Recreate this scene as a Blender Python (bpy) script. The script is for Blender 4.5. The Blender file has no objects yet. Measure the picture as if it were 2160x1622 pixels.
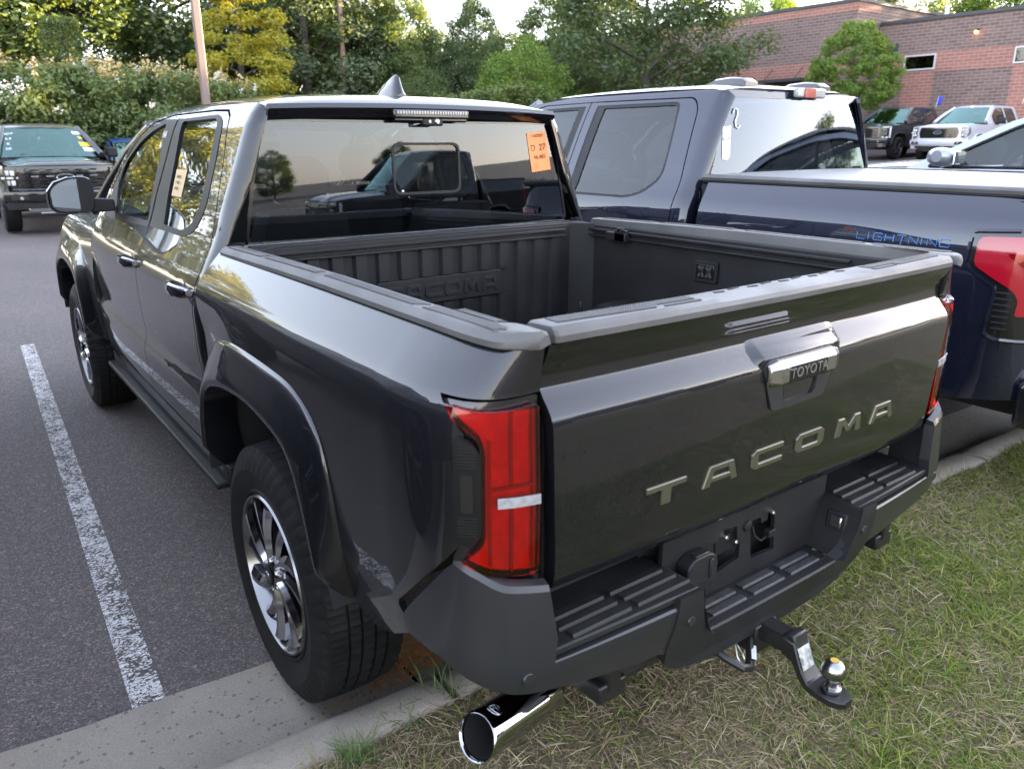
import bpy, bmesh, math, random
import numpy as np
from mathutils import Vector, Matrix

# ------------------------------------------------------------------ camera, world, sun, exposure
SC = bpy.context.scene
COL = SC.collection
cam_d = bpy.data.cameras.new('camera')
cam = bpy.data.objects.new('camera', cam_d)
COL.objects.link(cam)
cam.location = (-1.57036, -2.05013, 1.62750)
cam.rotation_euler = (1.2644016, 0.0014495, -0.6367443)
cam_d.sensor_width = 36.0
cam_d.lens = 27.039
cam_d.clip_start = 0.05
cam_d.clip_end = 2000.0
cam_d.dof.use_dof = True
cam_d.dof.focus_distance = 2.6
cam_d.dof.aperture_fstop = 5.0
SC.camera = cam

SUN_AZ = math.radians(98.0)      # from +Y towards +X
SUN_EL = math.radians(8.0)
world = bpy.data.worlds.new('World')
SC.world = world
world.use_nodes = True
wn = world.node_tree.nodes
wl = world.node_tree.links
bg = wn['Background']
sky = wn.new('ShaderNodeTexSky')
sky.sky_type = 'NISHITA'
sky.sun_disc = False
sky.sun_elevation = SUN_EL
sky.sun_rotation = SUN_AZ
sky.altitude = 100.0
sky.air_density = 1.0
sky.dust_density = 0.7
sky.ozone_density = 1.8
hz = wn.new('ShaderNodeHueSaturation')      # thin high haze: a paler, less saturated sky
hz.inputs['Saturation'].default_value = 0.66
tn = wn.new('ShaderNodeMix'); tn.data_type = 'RGBA'; tn.blend_type = 'MULTIPLY'; tn.inputs['Factor'].default_value = 1.0
tn.inputs[7].default_value = (1.045, .975, 1.02, 1)
gm = wn.new('ShaderNodeGamma'); gm.inputs['Gamma'].default_value = 0.66     # haze evens the sky out
wl.new(sky.outputs['Color'], gm.inputs['Color'])
wl.new(gm.outputs['Color'], hz.inputs['Color'])
wl.new(hz.outputs['Color'], tn.inputs[6])
wl.new(tn.outputs[2], bg.inputs['Color'])
bg.inputs['Strength'].default_value = 0.15
sun_d = bpy.data.lights.new('sun', 'SUN')
sun = bpy.data.objects.new('sun', sun_d)
COL.objects.link(sun)
sun_d.energy = 4.2
sun_d.angle = math.radians(0.5)
sun_d.color = (1.0, 0.80, 0.48)
sdir = Vector((math.sin(SUN_AZ)*math.cos(SUN_EL), math.cos(SUN_AZ)*math.cos(SUN_EL), math.sin(SUN_EL)))
sun.rotation_euler = sdir.to_track_quat('Z', 'Y').to_euler()
sun.location = sdir*60
SC.view_settings.view_transform = 'Standard'
SC.view_settings.look = 'None'
SC.view_settings.gamma = 1.0
SC.view_settings.use_curve_mapping = False
SC.view_settings.exposure = 3.95
SC.cycles.max_bounces = 8
SC.cycles.transparent_max_bounces = 24
SC.cycles.diffuse_bounces = 3
SC.cycles.glossy_bounces = 4
SC.cycles.caustics_reflective = False
SC.cycles.caustics_refractive = False
SC.cycles.sample_clamp_indirect = 6.0
SC.cycles.use_denoising = True

random.seed(7)
RNG = np.random.default_rng(7)
PI = math.pi

# ------------------------------------------------------------------ object helpers
def tag(o, label=None, cat=None, group=None, kind=None):
    if label: o['label'] = label
    if cat: o['category'] = cat
    if group: o['group'] = group
    if kind: o['kind'] = kind
    return o

def thing(name, label, cat, loc=(0, 0, 0), rotz=0.0, group=None):
    o = bpy.data.objects.new(name, None)
    COL.objects.link(o)
    o.location = loc
    o.rotation_euler = (0, 0, rotz)
    o.empty_display_size = 0.2
    return tag(o, label, cat, group)

def link(name, me, mat=None, parent=None, label=None):
    o = bpy.data.objects.new(name, me)
    COL.objects.link(o)
    if mat is not None:
        for m in (mat if isinstance(mat, (list, tuple)) else [mat]):
            me.materials.append(m)
    if parent is not None: o.parent = parent
    if label: o['label'] = label
    return o

def copy_tree(o, parent=None):
    c = o.copy()
    COL.objects.link(c)
    c.parent = parent
    for ch in list(o.children):
        copy_tree(ch, c)
    return c

def mesh_from(verts, faces, smooth=None):
    me = bpy.data.meshes.new('m')
    me.from_pydata([tuple(map(float, v)) for v in verts], [], [tuple(map(int, f)) for f in faces])
    if smooth is not None:
        me.shade_smooth()
        if smooth < 179: me.set_sharp_from_angle(angle=math.radians(smooth))
    me.update()
    return me

class MB:
    """collects verts/faces of one mesh"""
    def __init__(s): s.v = []; s.f = []; s.mi = []
    def add(s, v, f, m=0):
        b = len(s.v)
        s.v += [tuple(map(float, p)) for p in v]
        s.f += [tuple(int(i)+b for i in q) for q in f]
        s.mi += [m]*len(f)
        return s
    def box(s, c, d, rz=0.0, rx=0.0, ry=0.0, m=0):
        M = Matrix.Rotation(rz, 3, 'Z') @ Matrix.Rotation(ry, 3, 'Y') @ Matrix.Rotation(rx, 3, 'X')
        P = [M @ Vector((x*d[0]/2, y*d[1]/2, z*d[2]/2)) + Vector(c) for z in (-1, 1) for y in (-1, 1) for x in (-1, 1)]
        return s.add(P, [(0, 2, 3, 1), (4, 5, 7, 6), (0, 1, 5, 4), (2, 6, 7, 3), (0, 4, 6, 2), (1, 3, 7, 5)], m)
    def grid(s, P, closed_u=False, closed_v=False, flip=False, m=0):
        P = np.asarray(P); n, k = P.shape[:2]
        f = []
        for i in range(n if closed_u else n-1):
            for j in range(k if closed_v else k-1):
                a = i*k+j; b = i*k+(j+1) % k; c = ((i+1) % n)*k+(j+1) % k; d = ((i+1) % n)*k+j
                f.append((a, d, c, b) if flip else (a, b, c, d))
        return s.add(P.reshape(-1, 3), f, m)
    def fan(s, ring, flip=False, m=0):
        n = len(ring)
        return s.add(list(ring), [tuple(range(n-1, -1, -1)) if flip else tuple(range(n))], m)
    def tube(s, path, r, n=10, caps=True, m=0):
        path = [Vector(p) for p in path]
        rs = r if isinstance(r, (list, tuple)) else [r]*len(path)
        R = []
        up = None
        for i, p in enumerate(path):
            t = (path[min(i+1, len(path)-1)]-path[max(i-1, 0)]).normalized()
            if up is None:
                up = Vector((0, 0, 1)) if abs(t.z) < .9 else Vector((1, 0, 0))
            a = t.cross(up).normalized(); b = a.cross(t).normalized(); up = b
            R.append([p+a*rs[i]*math.cos(q)+b*rs[i]*math.sin(q) for q in np.linspace(0, 2*PI, n, endpoint=False)])
        s.grid(np.array([[tuple(v) for v in q] for q in R]), closed_v=True, m=m)
        if caps:
            s.fan(R[0], flip=False, m=m); s.fan(R[-1], flip=True, m=m)
        return s
    def prism(s, poly, h0, h1, frame, m=0):
        """poly in 2D; frame(u,v,h)->3D"""
        n = len(poly)
        A = [frame(u, v, h0) for u, v in poly]; B = [frame(u, v, h1) for u, v in poly]
        s.add(A+B, [tuple(range(n-1, -1, -1)), tuple(range(n, 2*n))]+[(i, (i+1) % n, (i+1) % n+n, i+n) for i in range(n)], m)
        return s
    def build(s, name, mat, parent=None, smooth=35, bevel=0.0, seg=2, label=None, fixn=True):
        me = bpy.data.meshes.new(name)
        me.from_pydata(s.v, [], s.f)
        if any(s.mi): me.polygons.foreach_set('material_index', s.mi)
        if fixn:
            bm = bmesh.new(); bm.from_mesh(me)
            bmesh.ops.recalc_face_normals(bm, faces=bm.faces)
            bm.to_mesh(me); bm.free()
        if smooth is not None:
            me.shade_smooth(); me.set_sharp_from_angle(angle=math.radians(smooth))
        me.update()
        o = link(name, me, mat, parent, label)
        if bevel > 0:
            b = o.modifiers.new('b', 'BEVEL'); b.width = bevel; b.segments = seg
            b.limit_method = 'ANGLE'; b.angle_limit = math.radians(38)
            b.harden_normals = False
        return o

def spl(xs, ys):
    """smooth monotone-ish cubic interpolation"""
    xs = np.array(xs, float); ys = np.array(ys, float)
    d = np.diff(ys)/np.diff(xs)
    m = np.zeros(len(xs))
    m[0] = d[0]; m[-1] = d[-1]
    for i in range(1, len(xs)-1):
        if d[i-1]*d[i] <= 0: m[i] = 0
        else:
            w1 = 2*(xs[i+1]-xs[i])+(xs[i]-xs[i-1]); w2 = (xs[i+1]-xs[i])+2*(xs[i]-xs[i-1])
            m[i] = (w1+w2)/(w1/d[i-1]+w2/d[i])
    def f(x):
        x = np.clip(np.asarray(x, float), xs[0], xs[-1])
        i = np.clip(np.searchsorted(xs, x)-1, 0, len(xs)-2)
        h = xs[i+1]-xs[i]; t = (x-xs[i])/h
        return ((1+2*t)*(1-t)**2*ys[i]+t*(1-t)**2*h*m[i]+t*t*(3-2*t)*ys[i+1]+t*t*(t-1)*h*m[i+1])
    return f

def sstep(a, b, x):
    t = np.clip((np.asarray(x, float)-a)/(b-a), 0, 1)
    return t*t*(3-2*t)

def arc_pts(c, r, a0, a1, n):
    return [(c[0]+r*math.cos(a), c[1]+r*math.sin(a)) for a in np.linspace(a0, a1, n)]

def smooth_poly(pts, n=6, closed=False):
    """Catmull-Rom through the points"""
    P = [np.array(p, float) for p in pts]; N = len(P); out = []
    rng = range(N if closed else N-1)
    for i in rng:
        p0 = P[(i-1) % N] if closed or i > 0 else P[0]*2-P[1]
        p1 = P[i]; p2 = P[(i+1) % N]
        p3 = P[(i+2) % N] if closed or i < N-2 else P[-1]*2-P[-2]
        for t in np.linspace(0, 1, n, endpoint=False):
            out.append(tuple(0.5*((2*p1)+(-p0+p2)*t+(2*p0-5*p1+4*p2-p3)*t*t+(-p0+3*p1-3*p2+p3)*t**3)))
    if not closed: out.append(tuple(P[-1]))
    return out

def round_poly(pts, r, n=4):
    """rounded polygon corners; r scalar or list"""
    N = len(pts); out = []
    rs = r if isinstance(r, (list, tuple)) else [r]*N
    for i in range(N):
        p = np.array(pts[i], float); a = np.array(pts[i-1], float)-p; b = np.array(pts[(i+1) % N], float)-p
        la, lb = np.linalg.norm(a), np.linalg.norm(b)
        d = min(rs[i], la*.48, lb*.48)
        if d < 1e-5: out.append(tuple(p)); continue
        q0 = p+a/la*d; q1 = p+b/lb*d
        for t in np.linspace(0, 1, n+1):
            out.append(tuple((1-t)**2*q0+2*t*(1-t)*p+t*t*q1))
    return out

def panel(name, outline, lift, out, mat, parent=None, holes=(), du=.04, dv=.04, thick=.018, label=None, shift=0.0, us=None, vs=None):
    """surface patch: polygon in a 2D chart, cut by a grid, lifted to 3D with analytic normals and a folded-in edge"""
    bm = bmesh.new()
    edges = []
    for loop in [outline]+list(holes):
        vsx = [bm.verts.new((u, v, 0)) for u, v in loop]
        for i in range(len(vsx)):
            edges.append(bm.edges.new((vsx[i], vsx[(i+1) % len(vsx)])))
    bmesh.ops.triangle_fill(bm, use_beauty=True, use_dissolve=False, edges=edges)
    U = [p[0] for p in outline]; V = [p[1] for p in outline]
    cu = us if us is not None else np.arange(min(U)+du*.5, max(U), du)
    cv = vs if vs is not None else np.arange(min(V)+dv*.5, max(V), dv)
    for c in cu:
        bmesh.ops.bisect_plane(bm, geom=bm.verts[:]+bm.edges[:]+bm.faces[:], plane_co=(c, 0, 0), plane_no=(1, 0, 0), dist=1e-5)
    for c in cv:
        bmesh.ops.bisect_plane(bm, geom=bm.verts[:]+bm.edges[:]+bm.faces[:], plane_co=(0, c, 0), plane_no=(0, 1, 0), dist=1e-5)
    bm.verts.index_update()
    uv = np.array([(v.co.x, v.co.y) for v in bm.verts])
    faces = []; bnd = []
    for f in bm.faces:
        ids = [v.index for v in f.verts]
        q = uv[ids]
        ar = np.sum(q[:, 0]*np.roll(q[:, 1], -1)-np.roll(q[:, 0], -1)*q[:, 1])
        rev = ar < 0
        faces.append(ids[::-1] if rev else ids)
        for l in f.loops:
            if len(l.edge.link_faces) == 1:
                e2 = (l.vert.index, l.link_loop_next.vert.index)
                bnd.append(e2[::-1] if rev else e2)
    bm.free()
    def L(u, v): return np.stack([np.broadcast_to(np.asarray(q, float), np.shape(u)) for q in lift(u, v)], -1)
    e = 1.5e-3
    u, v = uv[:, 0], uv[:, 1]
    P = L(u, v)
    N = np.cross(L(u+e, v)-L(u-e, v), L(u, v+e)-L(u, v-e))
    N /= np.maximum(np.linalg.norm(N, axis=1, keepdims=True), 1e-12)
    ov = out(P) if callable(out) else np.broadcast_to(np.array(out, float), P.shape)
    sgn = np.sign((N*ov).sum(1)); sgn[sgn == 0] = 1
    flip = np.median(sgn) < 0
    # orientation must be consistent for the whole patch
    N = -N if flip else N
    P = P+N*shift
    if flip:
        faces = [f[::-1] for f in faces]; bnd = [(b, a) for a, b in bnd]
    n0 = len(P)
    verts = [P]; ln = []
    for f in faces:
        for i in f: ln.append(N[i])
    if thick > 0 and bnd:
        B = np.array(bnd)
        A, Bq = P[B[:, 0]], P[B[:, 1]]
        Na, Nb = N[B[:, 0]], N[B[:, 1]]
        q = np.stack([A, A-Na*thick, Bq-Nb*thick, Bq], 1).reshape(-1, 3)
        verts.append(q)
        for i in range(len(B)):
            b = n0+4*i
            faces.append([b, b+1, b+2, b+3])
            nn = np.cross(q[4*i+1]-q[4*i], q[4*i+3]-q[4*i]); nl = np.linalg.norm(nn)
            nn = nn/nl if nl > 1e-12 else np.array([0, 0, 1.])
            for k in range(4): ln.append(nn)
    me = bpy.data.meshes.new(name)
    me.from_pydata(np.concatenate(verts).tolist(), [], faces)
    me.shade_smooth()
    me.normals_split_custom_set([tuple(n) for n in ln])
    me.update()
    return link(name, me, mat, parent, label)

def lathe(mb, prof, n, axis_o, axis='x', ang0=0.0, m=0, a0=0, a1=2*PI, flip=False):
    """prof: list of (axial, radius)"""
    full = abs(a1-a0-2*PI) < 1e-6
    an = np.linspace(a0, a1, n, endpoint=not full)
    P = []
    for a in an:
        row = []
        for h, r in prof:
            c, s = r*math.cos(a), r*math.sin(a)
            if axis == 'x': row.append((axis_o[0]+h, axis_o[1]+c, axis_o[2]+s))
            elif axis == 'z': row.append((axis_o[0]+c, axis_o[1]+s, axis_o[2]+h))
            else: row.append((axis_o[0]+c, axis_o[1]+h, axis_o[2]+s))
        P.append(row)
    mb.grid(np.array(P), closed_u=full, m=m, flip=flip)
    return mb

def text_mesh(txt, size, depth=0.0, spacing=1.0, shear=0.0):
    cu = bpy.data.curves.new('t', 'FONT')
    cu.body = txt; cu.size = size; cu.extrude = depth; cu.align_x = 'CENTER'; cu.align_y = 'CENTER'
    cu.space_character = spacing; cu.shear = shear; cu.resolution_u = 3
    o = bpy.data.objects.new('t', cu)
    COL.objects.link(o)
    dg = bpy.context.evaluated_depsgraph_get()
    me = bpy.data.meshes.new_from_object(o.evaluated_get(dg))
    bpy.data.objects.remove(o)
    bpy.data.curves.remove(cu)
    return me

def text_obj(name, txt, size, origin, udir, vdir, mat, parent=None, depth=0.0006, spacing=1.0, shear=0.0, label=None):
    me = text_mesh(txt, size, depth, spacing, shear)
    u = Vector(udir).normalized(); v = Vector(vdir); v = (v-u*v.dot(u)).normalized(); w = u.cross(v)
    M = Matrix((u, v, w)).transposed().to_4x4(); M.translation = Vector(origin)
    me.transform(M)
    me.materials.clear()
    return link(name, me, mat, parent, label)

# ------------------------------------------------------------------ materials
def _nt(name):
    m = bpy.data.materials.new(name); m.use_nodes = True
    nt = m.node_tree
    return m, nt, nt.nodes['Principled BSDF'], nt.nodes['Material Output']

def mat(name, col, rough=.5, metal=0.0, coat=0.0, coat_rough=.03, spec=.5, bump=None, var=None, emit=None, rvar=0.0, aniso=0):
    m, nt, b, out = _nt(name)
    b.inputs['Base Color'].default_value = (*col, 1)
    b.inputs['Roughness'].default_value = rough
    b.inputs['Metallic'].default_value = metal
    b.inputs['Coat Weight'].default_value = coat
    b.inputs['Coat Roughness'].default_value = coat_rough
    b.inputs['Specular IOR Level'].default_value = spec
    if emit:
        b.inputs['Emission Color'].default_value = (*emit[0], 1); b.inputs['Emission Strength'].default_value = emit[1]
    tc = None
    def coord():
        nonlocal tc
        if tc is None: tc = nt.nodes.new('ShaderNodeTexCoord')
        return tc.outputs['Object']
    if bump:
        sc, st, dist = bump
        n = nt.nodes.new('ShaderNodeTexNoise'); n.inputs['Scale'].default_value = sc; n.inputs['Detail'].default_value = 3
        bp = nt.nodes.new('ShaderNodeBump'); bp.inputs['Strength'].default_value = st; bp.inputs['Distance'].default_value = dist
        nt.links.new(coord(), n.inputs['Vector']); nt.links.new(n.outputs['Fac'], bp.inputs['Height'])
        nt.links.new(bp.outputs['Normal'], b.inputs['Normal'])
    if var:
        sc, lo, hi = var
        n = nt.nodes.new('ShaderNodeTexNoise'); n.inputs['Scale'].default_value = sc; n.inputs['Detail'].default_value = 5
        r = nt.nodes.new('ShaderNodeMapRange'); r.inputs['From Min'].default_value = .3; r.inputs['From Max'].default_value = .7
        r.inputs['To Min'].default_value = lo; r.inputs['To Max'].default_value = hi
        mx = nt.nodes.new('ShaderNodeMix'); mx.data_type = 'RGBA'; mx.blend_type = 'MULTIPLY'; mx.inputs['Factor'].default_value = 1
        mx.inputs[6].default_value = (*col, 1)
        nt.links.new(coord(), n.inputs['Vector']); nt.links.new(n.outputs['Fac'], r.inputs['Value'])
        nt.links.new(r.outputs['Result'], mx.inputs[7]); nt.links.new(mx.outputs[2], b.inputs['Base Color'])
    if rvar:
        n = nt.nodes.new('ShaderNodeTexNoise'); n.inputs['Scale'].default_value = 6; n.inputs['Detail'].default_value = 6
        r = nt.nodes.new('ShaderNodeMapRange'); r.inputs['From Min'].default_value = .35; r.inputs['From Max'].default_value = .75
        r.inputs['To Min'].default_value = rough; r.inputs['To Max'].default_value = rough+rvar
        nt.links.new(coord(), n.inputs['Vector']); nt.links.new(n.outputs['Fac'], r.inputs['Value'])
        nt.links.new(r.outputs['Result'], b.inputs['Roughness'])
    return m

def paint_mat(name, col, flake=.35, rough=.32, dust=.05, coat_rough=.015, ior=1.45):
    """metallic car paint under a clear coat with a thin uneven film of dust"""
    m, nt, b, out = _nt(name)
    tc = nt.nodes.new('ShaderNodeTexCoord')
    n = nt.nodes.new('ShaderNodeTexNoise'); n.inputs['Scale'].default_value = 7; n.inputs['Detail'].default_value = 8; n.inputs['Roughness'].default_value = .7
    nt.links.new(tc.outputs['Object'], n.inputs['Vector'])
    r = nt.nodes.new('ShaderNodeMapRange'); r.inputs['From Min'].default_value = .42; r.inputs['From Max'].default_value = .78
    r.inputs['To Min'].default_value = 0.0; r.inputs['To Max'].default_value = dust
    nt.links.new(n.outputs['Fac'], r.inputs['Value'])
    s = nt.nodes.new('ShaderNodeTexVoronoi'); s.inputs['Scale'].default_value = 60
    nt.links.new(tc.outputs['Object'], s.inputs['Vector'])
    sl = nt.nodes.new('ShaderNodeMath'); sl.operation = 'LESS_THAN'; sl.inputs[1].default_value = .055
    nt.links.new(s.outputs['Distance'], sl.inputs[0])
    sm = nt.nodes.new('ShaderNodeMath'); sm.operation = 'MULTIPLY'; sm.inputs[1].default_value = dust*1.2
    nt.links.new(sl.outputs[0], sm.inputs[0])
    ad = nt.nodes.new('ShaderNodeMath'); ad.operation = 'ADD'
    nt.links.new(r.outputs[0], ad.inputs[0]); nt.links.new(sm.outputs[0], ad.inputs[1])
    mx = nt.nodes.new('ShaderNodeMix'); mx.data_type = 'RGBA'
    mx.inputs[6].default_value = (*col, 1); mx.inputs[7].default_value = (.25, .22, .18, 1)
    nt.links.new(ad.outputs[0], mx.inputs['Factor'])
    nt.links.new(mx.outputs[2], b.inputs['Base Color'])
    b.inputs['Metallic'].default_value = flake
    b.inputs['Specular IOR Level'].default_value = .12
    b.inputs['Roughness'].default_value = rough
    b.inputs['Coat Weight'].default_value = 1.0
    b.inputs['Coat IOR'].default_value = ior
    cr = nt.nodes.new('ShaderNodeMath'); cr.operation = 'MULTIPLY_ADD'; cr.inputs[1].default_value = .5; cr.inputs[2].default_value = coat_rough
    nt.links.new(ad.outputs[0], cr.inputs[0]); nt.links.new(cr.outputs[0], b.inputs['Coat Roughness'])
    return m

def glass_mat(name, tint=(.55, .6, .6), rough=0.0, ior=1.52, boost=1.0, coatc=(1, 1, 1)):
    m = bpy.data.materials.new(name); m.use_nodes = True
    nt = m.node_tree; nt.nodes.clear()
    out = nt.nodes.new('ShaderNodeOutputMaterial')
    mx = nt.nodes.new('ShaderNodeMixShader')
    tr = nt.nodes.new('ShaderNodeBsdfTransparent'); tr.inputs['Color'].default_value = (*tint, 1)
    gl = nt.nodes.new('ShaderNodeBsdfGlossy'); gl.inputs['Roughness'].default_value = rough; gl.inputs['Color'].default_value = (*coatc, 1)
    fr = nt.nodes.new('ShaderNodeFresnel'); fr.inputs['IOR'].default_value = ior
    mu = nt.nodes.new('ShaderNodeMath'); mu.operation = 'MULTIPLY'; mu.use_clamp = True; mu.inputs[1].default_value = boost
    nt.links.new(fr.outputs[0], mu.inputs[0]); nt.links.new(mu.outputs[0], mx.inputs[0])
    nt.links.new(tr.outputs[0], mx.inputs[1]); nt.links.new(gl.outputs[0], mx.inputs[2])
    nt.links.new(mx.outputs[0], out.inputs['Surface'])
    return m

M = {}
M['paint'] = paint_mat('graphite_paint', (.0085, .0088, .0122), flake=.5, rough=.42, dust=.012, ior=1.58)
M['trim'] = mat('matte_black_plastic', (.012, .012, .013), .5, spec=.3, bump=(420, .25, .002), var=(9, .8, 1.3))
M['cap'] = mat('grey_black_rail_plastic', (.080, .078, .077), .38, spec=.45, bump=(500, .3, .0015), var=(7, .85, 1.2), rvar=.15)
M['rubber_pad'] = mat('ribbed_rubber', (.03, .03, .031), .6, var=(30, .7, 1.5))
M['gloss_black'] = mat('gloss_black', (.008, .008, .009), .12, coat=.6)
M['insert'] = mat('lamp_insert_black', (.005, .005, .0055), .38, spec=.3)
M['barrel'] = mat('wheel_barrel', (.22, .22, .23), .22, metal=1.0)
M['seal'] = mat('window_seal_black', (.006, .006, .0065), .45, spec=.2)
M['head_lens'] = mat('headlight_lens', (.62, .62, .60), .15, coat=1.0)
M['dark'] = mat('dark_cavity', (.006, .006, .006), .8)
M['bed'] = mat('bed_composite', (.0125, .012, .0128), .5, spec=.3, bump=(260, .35, .002), var=(5, .75, 1.35), rvar=.2)
M['bumper'] = mat('bumper_plastic_grey', (.017, .017, .0195), .36, spec=.3, coat=.4, coat_rough=.12, bump=(350, .06, .001), var=(6, .9, 1.15))
M['bumper_black'] = mat('bumper_plastic_black', (.0125, .0125, .0135), .48, spec=.3, bump=(380, .25, .0015), var=(8, .8, 1.3))
M['chrome'] = mat('chrome', (.42, .42, .44), .05, metal=1.0)
M['chrome_soft'] = mat('chrome_brushed', (.34, .34, .35), .2, metal=1.0)
M['steel'] = mat('zinc_steel', (.6, .6, .6), .28, metal=1.0)
M['black_steel'] = mat('black_powder_coat', (.012, .012, .012), .35, bump=(200, .15, .001))
M['rubber'] = mat('tyre_rubber', (.0075, .0075, .008), .6, spec=.22, var=(14, .75, 1.45), bump=(120, .2, .001))
M['liner'] = mat('wheel_liner', (.010, .010, .010), .9)
M['glass_rear'] = glass_mat('privacy_glass', (.36, .38, .39), ior=1.52, boost=2.0, coatc=(.80, .88, 1.0))
M['glass_side'] = glass_mat('side_glass', (.50, .58, .56), ior=1.52, boost=1.35)
M['glass_clear'] = glass_mat('windscreen_glass', (.80, .88, .86), ior=1.52)
M['glass_coated'] = glass_mat('coated_windscreen', (.62, .72, .68), ior=1.6, boost=2.0, coatc=(.60, .95, .88))
M['mirror'] = mat('mirror_glass', (.75, .78, .78), .02, metal=1.0)
M['lens_red'] = glass_mat('red_lens', (.86, .008, .060), ior=1.5, rough=.02)
M['red_core'] = mat('red_reflector', (.62, .26, .34), .30, var=(40, .8, 1.1))
M['red_solid'] = mat('red_plastic', (.30, .004, .014), .15, coat=1.0)
M['white_lens'] = mat('white_lens', (.30, .30, .31), .15, coat=1.0, var=(80, .7, 1.1))
M['seat'] = mat('seat_fabric', (.05, .05, .054), .85)
M['wheel_chrome'] = mat('wheel_chrome', (.50, .50, .52), .12, metal=1.0)
M['letter'] = mat('letter_olive_metal', (.16, .155, .115), .28, metal=.75)
M['orange_paper'] = mat('orange_paper', (.85, .27, .09), .6)
M['ink'] = mat('ink', (.06, .03, .02), .7)
M['tan_paper'] = mat('tan_paper', (.50, .36, .19), .6)
M['white_paper'] = mat('white_paper', (.72, .72, .70), .6)
M['white_marker'] = mat('white_marker', (.8, .8, .8), .6)
M['amber'] = mat('amber_reflector', (.85, .32, .02), .15, coat=1.0)
# ------------------------------------------------------------------ setting: lot, gutter, kerb, grass bed, building
def nodes_mat(name):
    m, nt, b, out = _nt(name)
    def N(t, **k):
        n = nt.nodes.new(t)
        for a, v in k.items():
            if a.startswith('i_'): n.inputs[a[2:].replace('_', ' ')].default_value = v
            else: setattr(n, a, v)
        return n
    def K(a, b_): nt.links.new(a, b_)
    return m, nt, b, out, N, K

def ramp(nt, fac, stops):
    r = nt.nodes.new('ShaderNodeValToRGB')
    e = r.color_ramp.elements
    while len(e) < len(stops): e.new(.5)
    for el, (p, c) in zip(e, stops):
        el.position = p; el.color = (*c, 1)
    nt.links.new(fac, r.inputs['Fac'])
    return r.outputs['Color']

def asphalt_mat():
    m, nt, b, out, N, K = nodes_mat('asphalt')
    tc = N('ShaderNodeTexCoord')
    v = N('ShaderNodeTexVoronoi', i_Scale=215.0); K(tc.outputs['Object'], v.inputs['Vector'])
    v2 = N('ShaderNodeTexVoronoi', i_Scale=75.0); K(tc.outputs['Object'], v2.inputs['Vector'])
    n = N('ShaderNodeTexNoise', i_Scale=.55, i_Detail=6.0, i_Roughness=.6); K(tc.outputs['Object'], n.inputs['Vector'])
    n2 = N('ShaderNodeTexNoise', i_Scale=260.0, i_Detail=2.0); K(tc.outputs['Object'], n2.inputs['Vector'])
    # grain colours
    sep = N('ShaderNodeSeparateColor'); K(v.outputs['Color'], sep.inputs[0])
    c1 = ramp(nt, sep.outputs[0], [(0, (.054, .048, .0475)), (.55, (.094, .083, .081)), (.86, (.130, .115, .112)), (.97, (.195, .175, .168)), (1, (.25, .23, .22))])
    sep2 = N('ShaderNodeSeparateColor'); K(v2.outputs['Color'], sep2.inputs[0])
    c2 = ramp(nt, sep2.outputs[1], [(0, (.85, .84, .85)), (.9, (1.1, 1.08, 1.06)), (.96, (1.5, 1.22, 1.05)), (1, (1.6, 1.5, 1.4))])
    mx = N('ShaderNodeMix', data_type='RGBA', blend_type='MULTIPLY'); mx.inputs['Factor'].default_value = 1
    K(c1, mx.inputs[6]); K(c2, mx.inputs[7])
    c3 = ramp(nt, n.outputs['Fac'], [(.30, (.86, .86, .88)), (.7, (1.14, 1.11, 1.09))])
    mx2 = N('ShaderNodeMix', data_type='RGBA', blend_type='MULTIPLY'); mx2.inputs['Factor'].default_value = 1
    K(mx.outputs[2], mx2.inputs[6]); K(c3, mx2.inputs[7])
    K(mx2.outputs[2], b.inputs['Base Color'])
    b.inputs['Roughness'].default_value = .78
    b.inputs['Specular IOR Level'].default_value = .45
    bp = N('ShaderNodeBump'); bp.inputs['Strength'].default_value = .6; bp.inputs['Distance'].default_value = .003
    ad = N('ShaderNodeMath', operation='ADD'); K(v.outputs['Distance'], ad.inputs[0]); K(n2.outputs['Fac'], ad.inputs[1])
    K(ad.outputs[0], bp.inputs['Height']); K(bp.outputs['Normal'], b.inputs['Normal'])
    return m

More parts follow.
